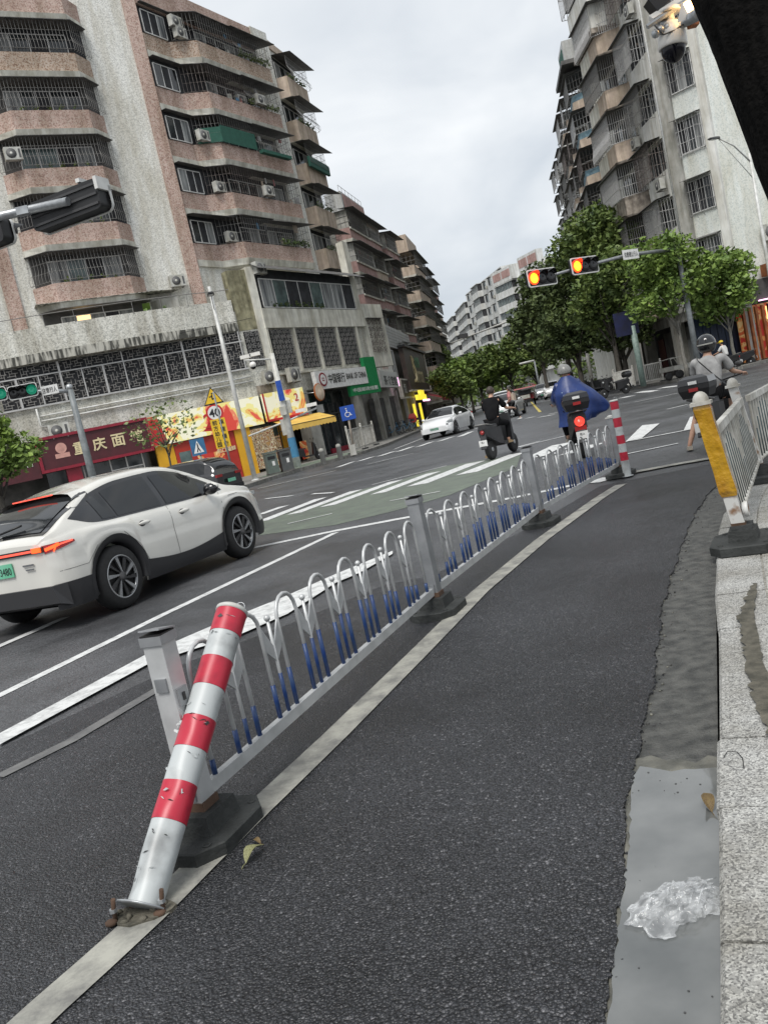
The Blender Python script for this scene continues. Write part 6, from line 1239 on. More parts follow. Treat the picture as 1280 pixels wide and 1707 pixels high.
# overhead wires across the left facade
for i, (a_, b_, lb) in enumerate((((-20,588),(420,530),'upper sagging black cable across the corner block'),((-20,560),(300,560),'lower sagging black cable across the corner block'))):
    A2, B2_ = at(*a_,42), at(*b_,44.5); b = MB().m('black'); b.path([A2.lerp(B2_, k/12)+Vector((0,0,-.35*math.sin(PI*k/12))) for k in range(13)], .012, 4); tag(b.build('overhead_cable'), lb, 'cable')
# ---------------- cars ----------------
def interp(tab, x):
    if x <= tab[0][0]: return tab[0][1]
    for i in range(len(tab)-1):
        x0, y0 = tab[i]; x1, y1 = tab[i+1]
        if x <= x1:
            u = (x-x0)/(x1-x0)
            def sl(j):
                if j <= 0 or j >= len(tab)-1: j = min(max(j,0),len(tab)-1); k = (j, j+1) if j == 0 else (j-1, j); return (tab[k[1]][1]-tab[k[0]][1])/(tab[k[1]][0]-tab[k[0]][0])
                a = (tab[j][1]-tab[j-1][1])/(tab[j][0]-tab[j-1][0]); c = (tab[j+1][1]-tab[j][1])/(tab[j+1][0]-tab[j][0]); return 0 if a*c <= 0 else 2*a*c/(a+c)
            h = x1-x0; m0, m1 = sl(i)*h, sl(i+1)*h; u2, u3 = u*u, u**3
            return (2*u3-3*u2+1)*y0+(u3-2*u2+u)*m0+(-2*u3+3*u2)*y1+(u3-u2)*m1
    return tab[-1][1]
class Car:
    """lofted car body: x forward, y left, z up, origin on the ground under the middle"""
    def __init__(s, top, belt, wid, bot, roofw, axles, Rw, Ra):
        s.top, s.belt, s.wid, s.bot, s.roofw, s.ax, s.Rw, s.Ra = top, belt, wid, bot, roofw, axles, Rw, Ra
    def zb(s, x):
        z = interp(s.bot, x)
        for a in s.ax:
            d = s.Ra**2-(x-a)**2
            if d > 0: z = max(z, s.Rw+math.sqrt(d))
        return z
    def section(s, x):
        T, B, w, zb = interp(s.top, x), interp(s.belt, x), interp(s.wid, x), s.zb(x)
        B = min(B, T-.035); k = min(1, max(0, (T-B-.03)/.42)); wr = w*(.93*(1-k)+s.roofw*k); pts = []
        zz = lambda u: zb+(B-zb)*u
        for u, f in ((0,.955),(.05,.978),(.15,.99),(.3,1.0),(.45,1.0),(.58,.996),(.68,.985),(.78,.988),(.88,.975),(.95,.955),(1,.93)): pts.append((w*f*(1-.0*u), zz(u)))
        g0 = (w*.925, B+.004); g1 = (wr, T-.10*k-.012)
        for u in (.0,.25,.5,.75,1.0): pts.append((g0[0]+(g1[0]-g0[0])*u+.012*math.sin(PI*u)*k, g0[1]+(g1[1]-g0[1])*u))
        for a in (25,50,72,90): pts.append((wr-(.09*k+.05)*(1-math.cos(R(a)))*1.1, g1[1]+(T-.022-g1[1])*math.sin(R(a))))
        y_, z_ = pts[-1]
        for u in (.3,.6,1.0): pts.append((y_*(1-u), z_+(T-z_)*(1-(1-u)**2)))
        return pts
    def side(s, x, z):
        p = s.section(x)[:16]
        for i in range(len(p)-1):
            if p[i][1] <= z <= p[i+1][1]+1e-9: u = (z-p[i][1])/max(1e-6, p[i+1][1]-p[i][1]); return p[i][0]+(p[i+1][0]-p[i][0])*u
        return p[0][0] if z < p[0][1] else p[-1][0]
    def topz(s, x, y):
        p = s.section(x); y = abs(y)
        for i in range(len(p)-1, 10, -1):
            if p[i][0] <= y <= p[i-1][0]+1e-9: u = (y-p[i][0])/max(1e-6, p[i-1][0]-p[i][0]); return p[i][1]+(p[i-1][1]-p[i][1])*u
        return p[11][1]
    def body(s, m, n=110, parent=None):
        b = MB().m(m); x0, x1 = s.top[0][0], s.top[-1][0]; b.smooth = True; rings = []
        for i in range(n+1):
            x = x0+(x1-x0)*i/n; p = s.section(x); rings.append([(x, y, z) for y, z in p]+[(x, -y, z) for y, z in p[::-1][1:]])
        b.loft(rings, False, False)
        b.smooth = False; b.face([b.v.index(v) if False else k for k in range(len(rings[0]))][::-1]); nb = len(b.v)-len(rings[-1]); b.face(range(nb, nb+len(rings[-1])))
        b.m('black'); b.poly([(x0+.05,-.7,.25),(x1-.05,-.7,.25),(x1-.05,.7,.25),(x0+.05,.7,.25)])
        for a in s.ax: b.box2(a-s.Ra*.98, a+s.Ra*.98, -.74, .74, .2, s.Rw+s.Ra*.9) if False else None
        return b.build('body', parent)
    def sp(s, b, fx, n, mm, off, sg, smooth=True):
        """patch on the side: fx(u) -> (x, z0, z1)"""
        b.smooth = smooth; g = []
        for i in range(n+1):
            r = []; x, za, zc = fx(i/n)
            for j in range(mm+1): z = za+(zc-za)*j/mm; r.append((x, sg*(s.side(x, z)+off), z))
            g.append(r)
        b.loft(g, False, False); b.smooth = False
    def line(s, b, pts, sg, w=.006, off=.003):
        for (xa, za), (xb, zc) in zip(pts, pts[1:]):
            k = max(1, int(math.hypot(xb-xa, zc-za)/.08)); P = [(xa+(xb-xa)*i/k, za+(zc-za)*i/k) for i in range(k+1)]; d = Vector((xb-xa, zc-za)).normalized(); n = (-d.y*w/2, d.x*w/2)
            g = [[(x+n[0], sg*(s.side(x+n[0], z+n[1])+off), z+n[1]), (x-n[0], sg*(s.side(x-n[0], z-n[1])+off), z-n[1])] for x, z in P]; b.loft(g, False, False)
    def tp(s, b, x0, x1, yw, n=16, off=.006):
        """patch on the top surface between x0..x1, half width yw(u)"""
        b.smooth = True; g = []
        for i in range(n+1):
            u = i/n; x = x0+(x1-x0)*u; w_ = yw(u); g.append([(x-off*.5 if x0 < 0 else x+off*.5, y*w_/6, s.topz(x, y*w_/6)+off) for y in range(-6, 7)])
        b.loft(g, False, False); b.smooth = False
def wheel(parent, x, y, Rw, w=.21, style=10, name='wheel'):
    sg = 1 if y > 0 else -1; t = MB(); t.m('tyre'); r = Rw
    prof = [(r*.62,-w/2),(r*.86,-w/2-.004),(r*.96,-w/2+.02),(r,-w/2+.05),(r,w/2-.05),(r*.96,w/2-.02),(r*.86,w/2+.004),(r*.62,w/2)]
    t.lathe([(a, -h) for a, h in prof][::1], 40, (x, y, r), axis='y', cap=False); o = t.build(name, parent)
    m = MB(); m.M = Matrix.Translation((x, y+sg*w*.36, r)) @ (RZ(0) if sg < 0 else RZ(PI)); m.m('alloy_black').lathe([(r*.66,0),(0,0)], 32, axis='y', smooth=False); m.m('alloy').lathe([(r*.68,.0),(r*.69,.03),(r*.645,.034),(r*.63,.0)], 36, axis='y', cap=False)
    for k in range(style):
        a = 2*PI*k/style; tw = .45; w1, w2 = .10, .20
        q = [(r*.12, a-w1*2),(r*.64, a+tw-w2*.5),(r*.64, a+tw+w2*.55),(r*.12, a+w1*2)]; P = [(c*math.cos(e), c*math.sin(e)) for c, e in q]
        m.m('alloy' if k % 2 == 0 else 'dark_grey'); m.poly([(px, -.030 if k % 2 == 0 else -.022, pz) for px, pz in P]); 
        for e in range(4): f = (e+1) % 4; m.poly([(P[e][0],-.03,P[e][1]),(P[f][0],-.03,P[f][1]),(P[f][0],-.005,P[f][1]),(P[e][0],-.005,P[e][1])])
    m.m('dark_grey').lathe([(r*.15,.0),(r*.15,.035),(0,.04)], 16, axis='y'); m.build('rim', o)
    return o
# ---- the near white SUV ----
V = Car(top=[(-2.02,.93),(-1.97,.985),(-1.86,1.03),(-1.60,1.165),(-1.30,1.30),(-1.02,1.395),(-.6,1.455),(-.1,1.47),(.3,1.44),(.62,1.36),(.95,1.19),(1.22,1.03),(1.45,.975),(1.75,.915),(1.98,.82),(2.10,.64),(2.14,.5)],
        belt=[(-2.02,.92),(-1.5,.955),(-1.0,.935),(0,.915),(.9,.90),(1.3,.885),(1.8,.80),(2.14,.45)],
        wid=[(-2.02,.70),(-1.93,.79),(-1.75,.855),(-1.3,.885),(-.6,.865),(0,.86),(.7,.868),(1.3,.88),(1.7,.85),(1.95,.75),(2.08,.62),(2.14,.5)],
        bot=[(-2.02,.40),(-1.8,.26),(-1.5,.22),(0,.19),(1.6,.2),(2.0,.24),(2.14,.34)], roofw=.66, axles=(-1.19,1.235), Rw=.345, Ra=.405)
rc = gp(219,1012); fc_ = gp(409,930); dv = (fc_-rc).normalized(); hd = math.atan2(dv.y, dv.x); nl = Vector((-dv.y, dv.x, 0)); cc = rc+dv*1.19+nl*.87
SUV = thing('white_suv', 'large white crossover SUV with black cladding and glowing tail lamps, nearest car on the left', 'car', (cc.x, cc.y, 0), hd)
V.body('car_white', 120, SUV)
for sg in (-1, 1):
    # dark greenhouse band, then the panes
    dt = [(-1.62,1.08,1.085),(-1.35,.985,1.20),(-1.1,.965,1.29),(-.6,.955,1.365),(0,.945,1.375),(.45,.94,1.31),(.80,.94,1.16),(1.08,.945,.97)]
    lo = [(a, c) for a, c, e in dt]; hi = [(a, e) for a, c, e in dt]; F = lambda xa, xb, i0=.0, i1=.0: (lambda u: (xa+(xb-xa)*u, interp(lo, xa+(xb-xa)*u)+i0, max(interp(lo, xa+(xb-xa)*u)+i0+.002, interp(hi, xa+(xb-xa)*u)-i1)))
    b = MB().m('black_gloss'); V.sp(b, F(-1.62, 1.08), 40, 6, .004, sg); b.build('window_band', SUV)
    for xa, xb, i in ((-1.20,-.98,.02),(-.95,-.17,.02),(-.07,.93,.02)):
        b = MB().m('car_glass'); V.sp(b, F(xa, xb, .02, .03), 14, 5, .009, sg); b.build('side_window', SUV)
    b = MB().m('cladding')    # arches and sills
    for a in V.ax:
        b.smooth = True; g = []
        for i in range(29):
            th = R(-14)+R(208)*i/28; row = []
            for r_ in (V.Ra-.022, V.Ra+.02, V.Ra+.06): x = a+r_*math.cos(th); z = max(.20, V.Rw+r_*math.sin(th)); row.append((x, sg*(V.side(x, max(z, V.zb(x)))+.016), z))
            row.insert(0, (row[0][0], row[0][1]-sg*.16, row[0][2])); g.append(row)
        b.loft(g, False, False); b.smooth = False
    V.sp(b, lambda u: (V.ax[0]+.41+(V.ax[1]-V.ax[0]-.82)*u, V.zb(V.ax[0]+.41+(V.ax[1]-V.ax[0]-.82)*u), .36+.05*abs(math.sin(PI*u*1.0))*0+.075*(1-math.sin(PI*u))), 40, 3, .012, sg)
    V.sp(b, lambda u: (-2.01+(V.ax[0]-.41+2.01)*u, .215, .48), 12, 3, .014, sg)
    V.sp(b, lambda u: (V.ax[1]+.41+.34*u, .21, .40), 8, 3, .012, sg)
    b.build('cladding', SUV)
    b = MB().m('black'); V.line(b, [(-.70,.42),(-.78,.62),(-1.0,.80),(-1.06,.93)], sg); V.line(b, [(-.13,.26),(-.13,.6),(-.10,.94)], sg); V.line(b, [(.80,.28),(.90,.5),(.93,.8),(.98,.93)], sg); V.line(b, [(-.70,.42),(-.66,.26)], sg); V.line(b, [(1.10,.74),(1.32,.74),(1.32,.86),(1.10,.86),(1.10,.74)], sg, .004); V.line(b, [(-1.95,.60),(-1.62,.60),(-1.45,.75)], sg, .004); b.build('panel_gap', SUV)
    for x in (-.62, .14):
        b = MB().m('car_white'); y = sg*(V.side(x, .83)+.02); b.sphere((x, y, .83), (.105,.018,.022), 14, 6); b.m('dark_grey').sphere((x-.03, sg*(V.side(x,.83)+.004), .825), (.055,.008,.035), 12, 6); b.build('door_handle', SUV)
    b = MB().m('black_gloss'); y = sg*(V.side(.72,.95)+.13); b.sphere((.70, y, 1.0), (.075,.11,.075), 14, 8); b.path([(.74, sg*V.side(.74,.93), .95), (.71, y, .96)], .025, 6); b.m('car_white').sphere((.72, y, 1.02), (.074,.112,.06), 14, 8); b.build('mirror', SUV)
    # tail lamp wrapping the corner
    b = MB().m('lamp_dim'); V.sp(b, lambda u: (-2.015+.30*u, .80+.055*u, .885+.012*u-.02*u*u), 8, 3, .012, sg); b.build('tail_lamp', SUV)
    o = [x for x in COL.objects if x.name.startswith('tail_lamp')][-1]
    b = MB().m('lamp_orange' if False else 'signal_red'); V.sp(b, lambda u: (-2.01+.12*u, .825+.03*u, .855+.03*u), 6, 1, .020, sg); V.sp(b, lambda u: (-1.96+.05*u, .80+.07*u, .82+.07*u), 6, 1, .020, sg); b.m('bar_red'); V.sp(b, lambda u: (-1.90+.16*u, .855+.012*u, .872+.012*u), 6, 1, .018, sg); b.build('lamp_strip', o)
    b = MB().m('plate_green' if False else 'sign_white'); 
# tailgate details
b = MB().m('black_gloss'); V.tp(b, -1.93, -1.10, lambda u: .66+.02*u, 18, .006); b.build('rear_window', SUV)
b = MB().m('car_glass'); V.tp(b, -1.88, -1.22, lambda u: .58+.01*u, 18, .012); b.build('rear_glass', SUV)
b = MB().m('car_white'); b.smooth = True; b.loft([[(-1.32+.5*u, y*.62, V.topz(-1.0,y*.62)+.012-.045*(1-u)+.0) for y in [k/6 for k in range(-6,7)]] for u in (0,.1,.5,1)], False, False); b.smooth = False; b.build('spoiler', SUV)
b = MB().m('bar_red').box((-1.335,0,V.topz(-1.0,0)-.045),(.012,.62,.014)); b.build('high_brake_light', SUV)
b = MB().m('bar_red').box((-2.032,0,.852),(.02,1.36,.022)); b.m('black').box((-2.026,0,.85),(.02,1.42,.055)); b.m('lamp_orange' if False else 'signal_red'); b.box((-2.045,-.63,.855),(.012,.12,.05)); b.box((-2.045,.63,.855),(.012,.12,.05)); b.build('light_bar', SUV)
b = MB().m('cladding'); b.loft([[(-2.06,y*.80*(1-.12*abs(z-.35)),z) for y,z in ((-1,.30),(1,.30),(.93,.475),(-.93,.475))],[(-1.93,y*.83,z) for y,z in ((-1,.25),(1,.25),(.99,.48),(-.99,.48))]]); b.build('rear_bumper', SUV)
b = MB().m('plate_green').box((-2.035,0,.70),(.012,.46,.14)); b.build('number_plate', SUV); o = [x for x in COL.objects if x.name.startswith('number_plate')][-1]
b = MB().m('black'); b.M = Matrix.Translation((-2.044,0,.70)) @ RZ(-PI/2); b.text('粤AA13480', .10, (0,0,0), w=.42, bold=.0, depth=.002); b.build('plate_number', o)
b = MB().m('chrome'); b.M = Matrix.Translation((-2.035,-.46,.70)) @ RZ(-PI/2); b.box((0,0,.02),(.16,.006,.018)); b.box((.01,0,-.025),(.12,.006,.015)); b.build('badge', SUV)
b = MB().m('black'); b.path([(-1.86,.02,1.07),(-1.80,-.25,1.115)], .012, 6); b.build('rear_wiper', SUV)
b = MB().m('lens_grey')
for sg in (-1,1): b.box((2.02,sg*.5,.78),(.08,.3,.05))
b.build('headlamp', SUV)
b = MB().m('car_glass'); V.tp(b, .52, 1.16, lambda u: .56+.12*u, 14, .006); b.build('windscreen', SUV)
b = MB(); b.m('dome_glass').sphere((-1.985,-.58,.60), (.01,.012,.012), 8, 6); b.build('parking_sensor', SUV)
for a in V.ax:
    for sg in (-1, 1): wheel(SUV, a, sg*.765, V.Rw)
SUV.scale = (1,1,1.035)
# ---- generic cars in the distance ----
def sedan(label, loc, hd, paint, kind='sedan', sc=1.0, plate=True, group='cars on the far road', name='parked_car'):
    if kind == 'sedan': C = Car(top=[(-2.2,.80),(-2.1,.98),(-1.6,1.06),(-1.0,1.32),(-.3,1.44),(.3,1.42),(.7,1.26),(1.15,.99),(1.7,.90),(2.1,.76),(2.22,.55)], belt=[(-2.2,.8),(-1.5,.93),(0,.9),(1.2,.87),(2.22,.5)], wid=[(-2.2,.72),(-2.0,.82),(-1.2,.9),(1.2,.9),(1.9,.84),(2.22,.66)], bot=[(-2.2,.35),(-1.9,.22),(1.9,.2),(2.22,.3)], roofw=.68, axles=(-1.32,1.38), Rw=.32, Ra=.37)
    else: C = Car(top=[(-2.1,.9),(-2.05,1.1),(-1.75,1.42),(-1.2,1.62),(0,1.66),(.45,1.6),(.8,1.4),(1.15,1.12),(1.8,1.0),(2.08,.85),(2.16,.55)], belt=[(-2.1,.9),(-1.5,1.02),(0,1.0),(1.2,.97),(2.16,.5)], wid=[(-2.1,.76),(-1.95,.85),(-1.2,.92),(1.2,.92),(1.85,.87),(2.16,.68)], bot=[(-2.1,.4),(-1.9,.25),(1.9,.22),(2.16,.32)], roofw=.72, axles=(-1.28,1.34), Rw=.35, Ra=.40)
    t = thing(name, label, 'car', loc, hd, group); C.body(paint, 60, t); bl = -.06
    for sg in (-1, 1):
        b = MB().m('car_glass'); x0, x1 = (-1.25 if kind == 'sedan' else -1.6), .85; f = lambda u: (x0+(x1-x0)*u, interp(C.belt, x0+(x1-x0)*u)+.03, max(interp(C.belt, x0+(x1-x0)*u)+.035, interp(C.top, x0+(x1-x0)*u)-.12)); C.sp(b, f, 20, 4, .006, sg); b.build('side_window', t)
        b = MB().m(paint); b.sphere((.72, sg*1.0, .98), (.07,.10,.065), 10, 6); b.build('mirror', t)
        b = MB().m('lens_grey'); b.loft([[(2.06,sg*.42,.66),(2.06,sg*.42,.70),(2.04,sg*.72,.76),(2.04,sg*.72,.68)],[(1.95,sg*.42,.66),(1.95,sg*.42,.74),(1.75,sg*.88,.80),(1.75,sg*.88,.70)]]); b.m('black').box((2.12,sg*.55,.60),(.05,.34,.04)); b.build('headlamp', t)
        b = MB().m('lamp_dim').box((-2.10,sg*.6,.86),(.08,.34,.10)); b.build('tail_lamp', t)
    b = MB().m('car_glass'); C.tp(b, .42 if kind == 'sedan' else .52, 1.08, lambda u: .56+.14*u, 12, .008); b.build('windscreen', t)
    b = MB().m('car_glass'); C.tp(b, -1.62 if kind == 'sedan' else -2.02, -.85 if kind == 'sedan' else -1.5, lambda u: .66-.08*u, 10, .008); b.build('rear_window', t)
    b = MB().m('black').box((2.13,0,.40),(.12,1.15,.13)); b.box((2.17,0,.30),(.05,1.3,.05)); b.box((-2.13,0,.36),(.12,1.4,.16)); b.build('bumper', t)
    MB().m('plate_green').box((2.21,0,.46),(.02,.46,.13)).build('number_plate', t); MB().m('plate_green').box((-2.2,0,.62),(.02,.46,.13)).build('number_plate', t)
    for a in C.ax:
        for sg in (-1, 1): wheel(t, a, sg*.80, C.Rw, style=5)
    t.scale = (sc,)*3
    return t
g = gp(738,728); sedan('white electric sedan driving towards the camera beside the parked blue bicycles', (g.x+.5, g.y+1.3, 0), R(-90-24), 'car_white_b', 'sedan', name='approaching_car')
g = gp(345,802); sedan('black hatchback beyond the white SUV in front of the snack shop', (-6.75,30.6,0), R(152), 'car_black', 'suv', .92, name='black_car')
g = at(838,672,50); sedan('white car half hidden behind the black-shirted rider', (g.x+.2, 50.5, 0), R(-90-20), 'car_white_b', 'sedan', name='approaching_car')
g = at(828,660,60); sedan('second white car with only its roof showing above the first', (g.x+.6, 61, 0), R(-90-18), 'car_white_b', 'suv', name='approaching_car')
g = at(935,655,76); A1 = sedan('dark parked car, nearest of the parked row under the right trees', (g.x+.4, 74, 0), R(-90-14), 'car_black', 'suv')
g = at(915,658,84); sedan('white parked car, middle of the row under the right trees', (g.x+.2, 83, 0), R(-90-14), 'car_white_b', 'suv')
g = at(902,656,92); sedan('silver parked car at the far end of the row under the right trees', (g.x, 91, 0), R(-90-14), 'car_silver', 'suv')
# red three-wheeled cargo trike
g = at(876,655,72); t = thing('cargo_trike', 'red canopied three-wheeler on the far road', 'three-wheeler', (g.x, 72, 0), R(-90-16)); b = MB(); b.m('trike_red').box((-.1,0,.8),(2.0,1.3,.5)); b.m('black').box((.2,0,.45),(2.4,1.0,.3)); b.build('body', t); b = MB(); b.m('trike_red'); b.loft([[(x,y*1.0,1.85-.25*abs(y)**2) for y in (-1,-.6,-.2,.2,.6,1)] for x in (-1.1,1.3)], False, False); b.loft([[(1.3,-1,1.6),(1.3,1,1.6)],[(1.35,-1,1.5),(1.35,1,1.5)]], False, False); b.build('canopy', t)
b = MB(); b.m('bars'); [b.path([(x,y,.9),(x,y,1.75)], .025, 5) for x in (-1,1.1) for y in (-.6,.6)]; b.build('canopy_frame', t); b = MB(); b.m('car_glass').box((1.15,0,1.25),(.03,1.1,.5)); b.m('ac_white').box((1.3,0,.8),(.1,.8,.3)); b.build('windscreen', t)
for x, y in ((1.25,0),(-.8,.55),(-.8,-.55)): b = MB(); b.m('tyre').lathe([(.12,-.06),(.27,-.06),(.27,.06),(.12,.06)], 16, (x,y,.27), axis='y'); b.build('wheel', t)
# ---------------- people and two-wheelers ----------------
def skin(name, nodes, edges, m, parent, sub=2, root=0):
    """one continuous surface grown over a skeleton: nodes = [(x,y,z,r or (rx,ry))]"""
    me = bpy.data.meshes.new(name); me.from_pydata([n[:3] for n in nodes], edges, []); o = bpy.data.objects.new(name, me); COL.objects.link(o)
    md = o.modifiers.new('skin', 'SKIN'); md.use_smooth_shade = True
    for i, n in enumerate(nodes): sv = me.skin_vertices[0].data[i]; r = n[3]; sv.radius = r if isinstance(r, tuple) else (r, r); sv.use_root = (i == root)
    s = o.modifiers.new('sub', 'SUBSURF'); s.levels = sub; s.render_levels = sub
    dg = bpy.context.evaluated_depsgraph_get(); me2 = bpy.data.meshes.new_from_object(o.evaluated_get(dg)); me2.name = name; bpy.data.objects.remove(o); bpy.data.meshes.remove(me)
    me2.materials.clear(); me2.materials.append(MATS[m]); me2.polygons.foreach_set('use_smooth', [True]*len(me2.polygons)); o = bpy.data.objects.new(name, me2); COL.objects.link(o); o.parent = parent; return o
def chain(*pts): return list(pts)
class Fig:
    """pose = joint positions; the figure faces +y"""
    def __init__(s, J): s.J = J
    def limbs(s):
        return s.J
def person(label, loc, rz, J, top=('cloth_black', True), legs=('cloth_black', 'long'), shoes='shoe', hair='hair', group=None, helmet=None, sc=1.0, cat='person', extra=None, long_hair=False):
    t = thing('person', label, cat, loc, rz, group); t.scale = (sc,)*3
    P = {k: Vector(v) for k, v in J.items()}; pel, che, nec, hea = P['pelvis'], P['chest'], P['neck'], P['head']
    N = []; E = []
    def add(v, r): N.append((v.x, v.y, v.z, r)); return len(N)-1
    def link(*i):
        for a, b in zip(i, i[1:]): E.append((a, b))
    wa = pel.lerp(che, .45)
    i0 = add(pel, (.135,.105)); i1 = add(wa, (.125,.09)); i2 = add(che, (.15,.105)); i3 = add(nec, .055); i4 = add(nec.lerp(hea,.55), .058); i5 = add(hea, (.080,.092)); i6 = add(hea+Vector((0,0,.075)), .055); link(i0,i1,i2,i3,i4,i5,i6)
    for sd in ('l','r'):
        sh, el, ha = P['sh_'+sd], P['el_'+sd], P['ha_'+sd]; a = add(sh, .058); b_ = add(el, .040); c = add(el.lerp(ha,.92), .026); link(i2,a,b_,c)
        d = (ha-el).normalized(); hd_ = add(ha+d*.04, (.030,.016)); link(c,hd_)
        sx = (d.cross(Vector((0,0,1)))).normalized() if abs(d.z) < .95 else Vector((1,0,0))
        for k, (o, l_) in enumerate(((-.030,.060),(-.010,.072),(.010,.068),(.030,.052))): f1 = add(ha+d*.07+sx*o, .0085); f2 = add(ha+d*(.07+l_*.6)+sx*o*1.1+Vector((0,0,-.012)), .0075); f3 = add(ha+d*(.07+l_*.8)+sx*o*1.1+Vector((0,0,-.035)), .006); link(hd_,f1,f2,f3)
        th = add(ha+d*.03-sx*(.045 if sd == 'l' else -.045), .009); th2 = add(ha+d*.06-sx*(.055 if sd == 'l' else -.055)+Vector((0,0,-.015)), .007); link(hd_,th,th2)
        hp, kn, an = P['hip_'+sd], P['kn_'+sd], P['an_'+sd]; a = add(hp, .085); b_ = add(hp.lerp(kn,.5), .075); c = add(kn, .055); e = add(kn.lerp(an,.35), .052); f = add(an, .034); link(i0,a,b_,c,e,f)
        tv = P.get('toe_'+sd, an+Vector((0,.16,-.05))); g = add(an.lerp(tv,.5)+Vector((0,0,-.02)), (.036,.028)); h = add(tv, (.036,.018)); link(f,g,h)
    body = skin('body', N, E, 'skin', t)
    h = MB().m('skin'); F_ = Vector((0,1,0)); h.sphere(hea+Vector((0,.092,-.01)), (.014,.022,.022), 8, 6); h.sphere(hea+Vector((.084,0,-.005)), (.012,.02,.032), 8, 6); h.sphere(hea+Vector((-.084,0,-.005)), (.012,.02,.032), 8, 6); h.m('black').sphere(hea+Vector((.032,.088,.018)), (.012,.006,.007), 8, 5); h.sphere(hea+Vector((-.032,.088,.018)), (.012,.006,.007), 8, 5); h.m('lamp_dim').sphere(hea+Vector((0,.088,-.052)), (.024,.006,.007), 8, 5); h.build('face', t)
    # hair or helmet
    if helmet:
        b = MB(); mm_, full = helmet; b.m(mm_); c = hea+Vector((0,-.005,.035)); rr = [(.135*math.sin(R(a)), .14*math.cos(R(a))) for a in (range(0,145,8) if full else range(0,106,7))]
        b.M = Matrix.Translation(c+Vector((0,0,-.02 if full else 0))) @ Matrix.Diagonal((1.02,1.12,1.08,1) if full else (.95,1.1,1,1)); b.lathe([(max(.0005,r_), z_) for r_, z_ in rr][::-1], 24, cap=False)
        b.M = Matrix.Translation(c); b.m('black').lathe([(.132,-.045),(.136,-.03),(.132,-.02)], 24, cap=False)
        if full: b.m('black_gloss'); b.M = Matrix.Translation(c) @ Matrix.Diagonal((.97,1.13,1,1)); g = [[(.139*math.cos(a)*math.cos(e), .139*math.sin(a)*math.cos(e), .139*math.sin(e)) for a in [R(25)+R(130)*k/10 for k in range(11)]] for e in (R(-22),R(-8),R(6),R(20))]; b.smooth = True; b.loft(g, False, False); b.smooth = False; b.m('ac_white'); b.loft([[(.141*math.cos(a)*math.cos(e), .141*math.sin(a)*math.cos(e), .141*math.sin(e)) for a in [R(185)+R(170)*k/12 for k in range(13)]] for e in (R(-12),R(-4))], False, False)
        b.build('helmet', t)
    else:
        b = MB().m(hair); q = random.Random(5); c = hea+Vector((0,-.018,.03)); rings = []
        for j in range(9):
            el_ = R(-38)+R(128)*j/8; ring = []
            for k in range(20):
                a = 2*PI*k/20; front = max(0, math.sin(a)); e2 = max(el_, R(22)*front*1.1 if front > .25 else el_); r_ = .100*(1+.05*q.random()); ring.append((c.x+r_*.92*math.cos(a)*math.cos(e2), c.y+r_*1.08*math.sin(a)*math.cos(e2), c.z+r_*1.02*math.sin(e2)))
            rings.append(ring)
        b.smooth = True; b.loft(rings, True); b.smooth = False
        if long_hair: b.path([c+Vector((0,-.07,0)), c+Vector((.0,-.10,-.12)), c+Vector((0,-.09,-.26))], [.07,.055,.015], 8)
        b.build('hair', t)
    # shirt: torso plus sleeves
    if top:
        mt, short = top; N2 = []; E2 = []
        def add2(v, r): N2.append((v.x, v.y, v.z, r)); return len(N2)-1
        j0 = add2(pel+Vector((0,0,-.03)), (.165,.135)); j1 = add2(wa, (.165,.125)); j2 = add2(che+Vector((0,0,.0)), (.18,.135)); j3 = add2(che.lerp(nec,.9), (.088,.078)); E2 += [(j0,j1),(j1,j2),(j2,j3)]
        for sd in ('l','r'):
            sh, el, ha = P['sh_'+sd], P['el_'+sd], P['ha_'+sd]; a = add2(sh, .074); b1 = add2(sh.lerp(el,.5), .076); b2 = add2(sh.lerp(el,.88), .080); E2 += [(j2,a),(a,b1),(b1,b2)]
            if not short: c1 = add2(el.lerp(ha,.5), .05); c2 = add2(el.lerp(ha,.9), .04); E2 += [(b2,c1),(c1,c2)]
        skin('shirt', N2, E2, mt, t)
    if legs:
        ml, ln = legs; N2 = []; E2 = []
        j0 = add2(pel+Vector((0,0,.03)), (.15,.12)) if False else None
        N2.append((pel.x, pel.y, pel.z+.02, (.150,.118))); 
        for sd in ('l','r'):
            hp, kn, an = P['hip_'+sd], P['kn_'+sd], P['an_'+sd]; n0 = len(N2); seq = [(hp,.100),(hp.lerp(kn,.5),.090),(hp.lerp(kn,.93),.076)] + ([(kn.lerp(an,.4),.064),(kn.lerp(an,.92),.05)] if ln == 'long' else [])
            for v, r in seq: N2.append((v.x, v.y, v.z, r))
            E2.append((0, n0)); E2 += [(n0+i, n0+i+1) for i in range(len(seq)-1)]
        skin('trousers' if ln == 'long' else 'shorts', N2, E2, ml, t)
    for sd in ('l','r'):
        an = P['an_'+sd]; tv = P.get('toe_'+sd, an+Vector((0,.16,-.05))); d = (tv-an); d.z = 0; yaw = math.atan2(-d.x, d.y); s_ = MB(); s_.M = Matrix.Translation((an.x, an.y, an.z-.045)) @ RZ(yaw); s_.m(shoes); s_.loft([[(-.036,-.06,-.02),(.036,-.06,-.02),(.036,-.06,.04),(-.036,-.06,.04)],[(-.045,.03,-.025),(.045,.03,-.025),(.04,.03,.035),(-.04,.03,.035)],[(-.05,.13,-.025),(.05,.13,-.025),(.045,.13,.012),(-.045,.13,.012)],[(-.03,.2,-.025),(.03,.2,-.025),(.028,.2,.0),(-.028,.2,.0)]]); s_.build('shoe', t)
    return t
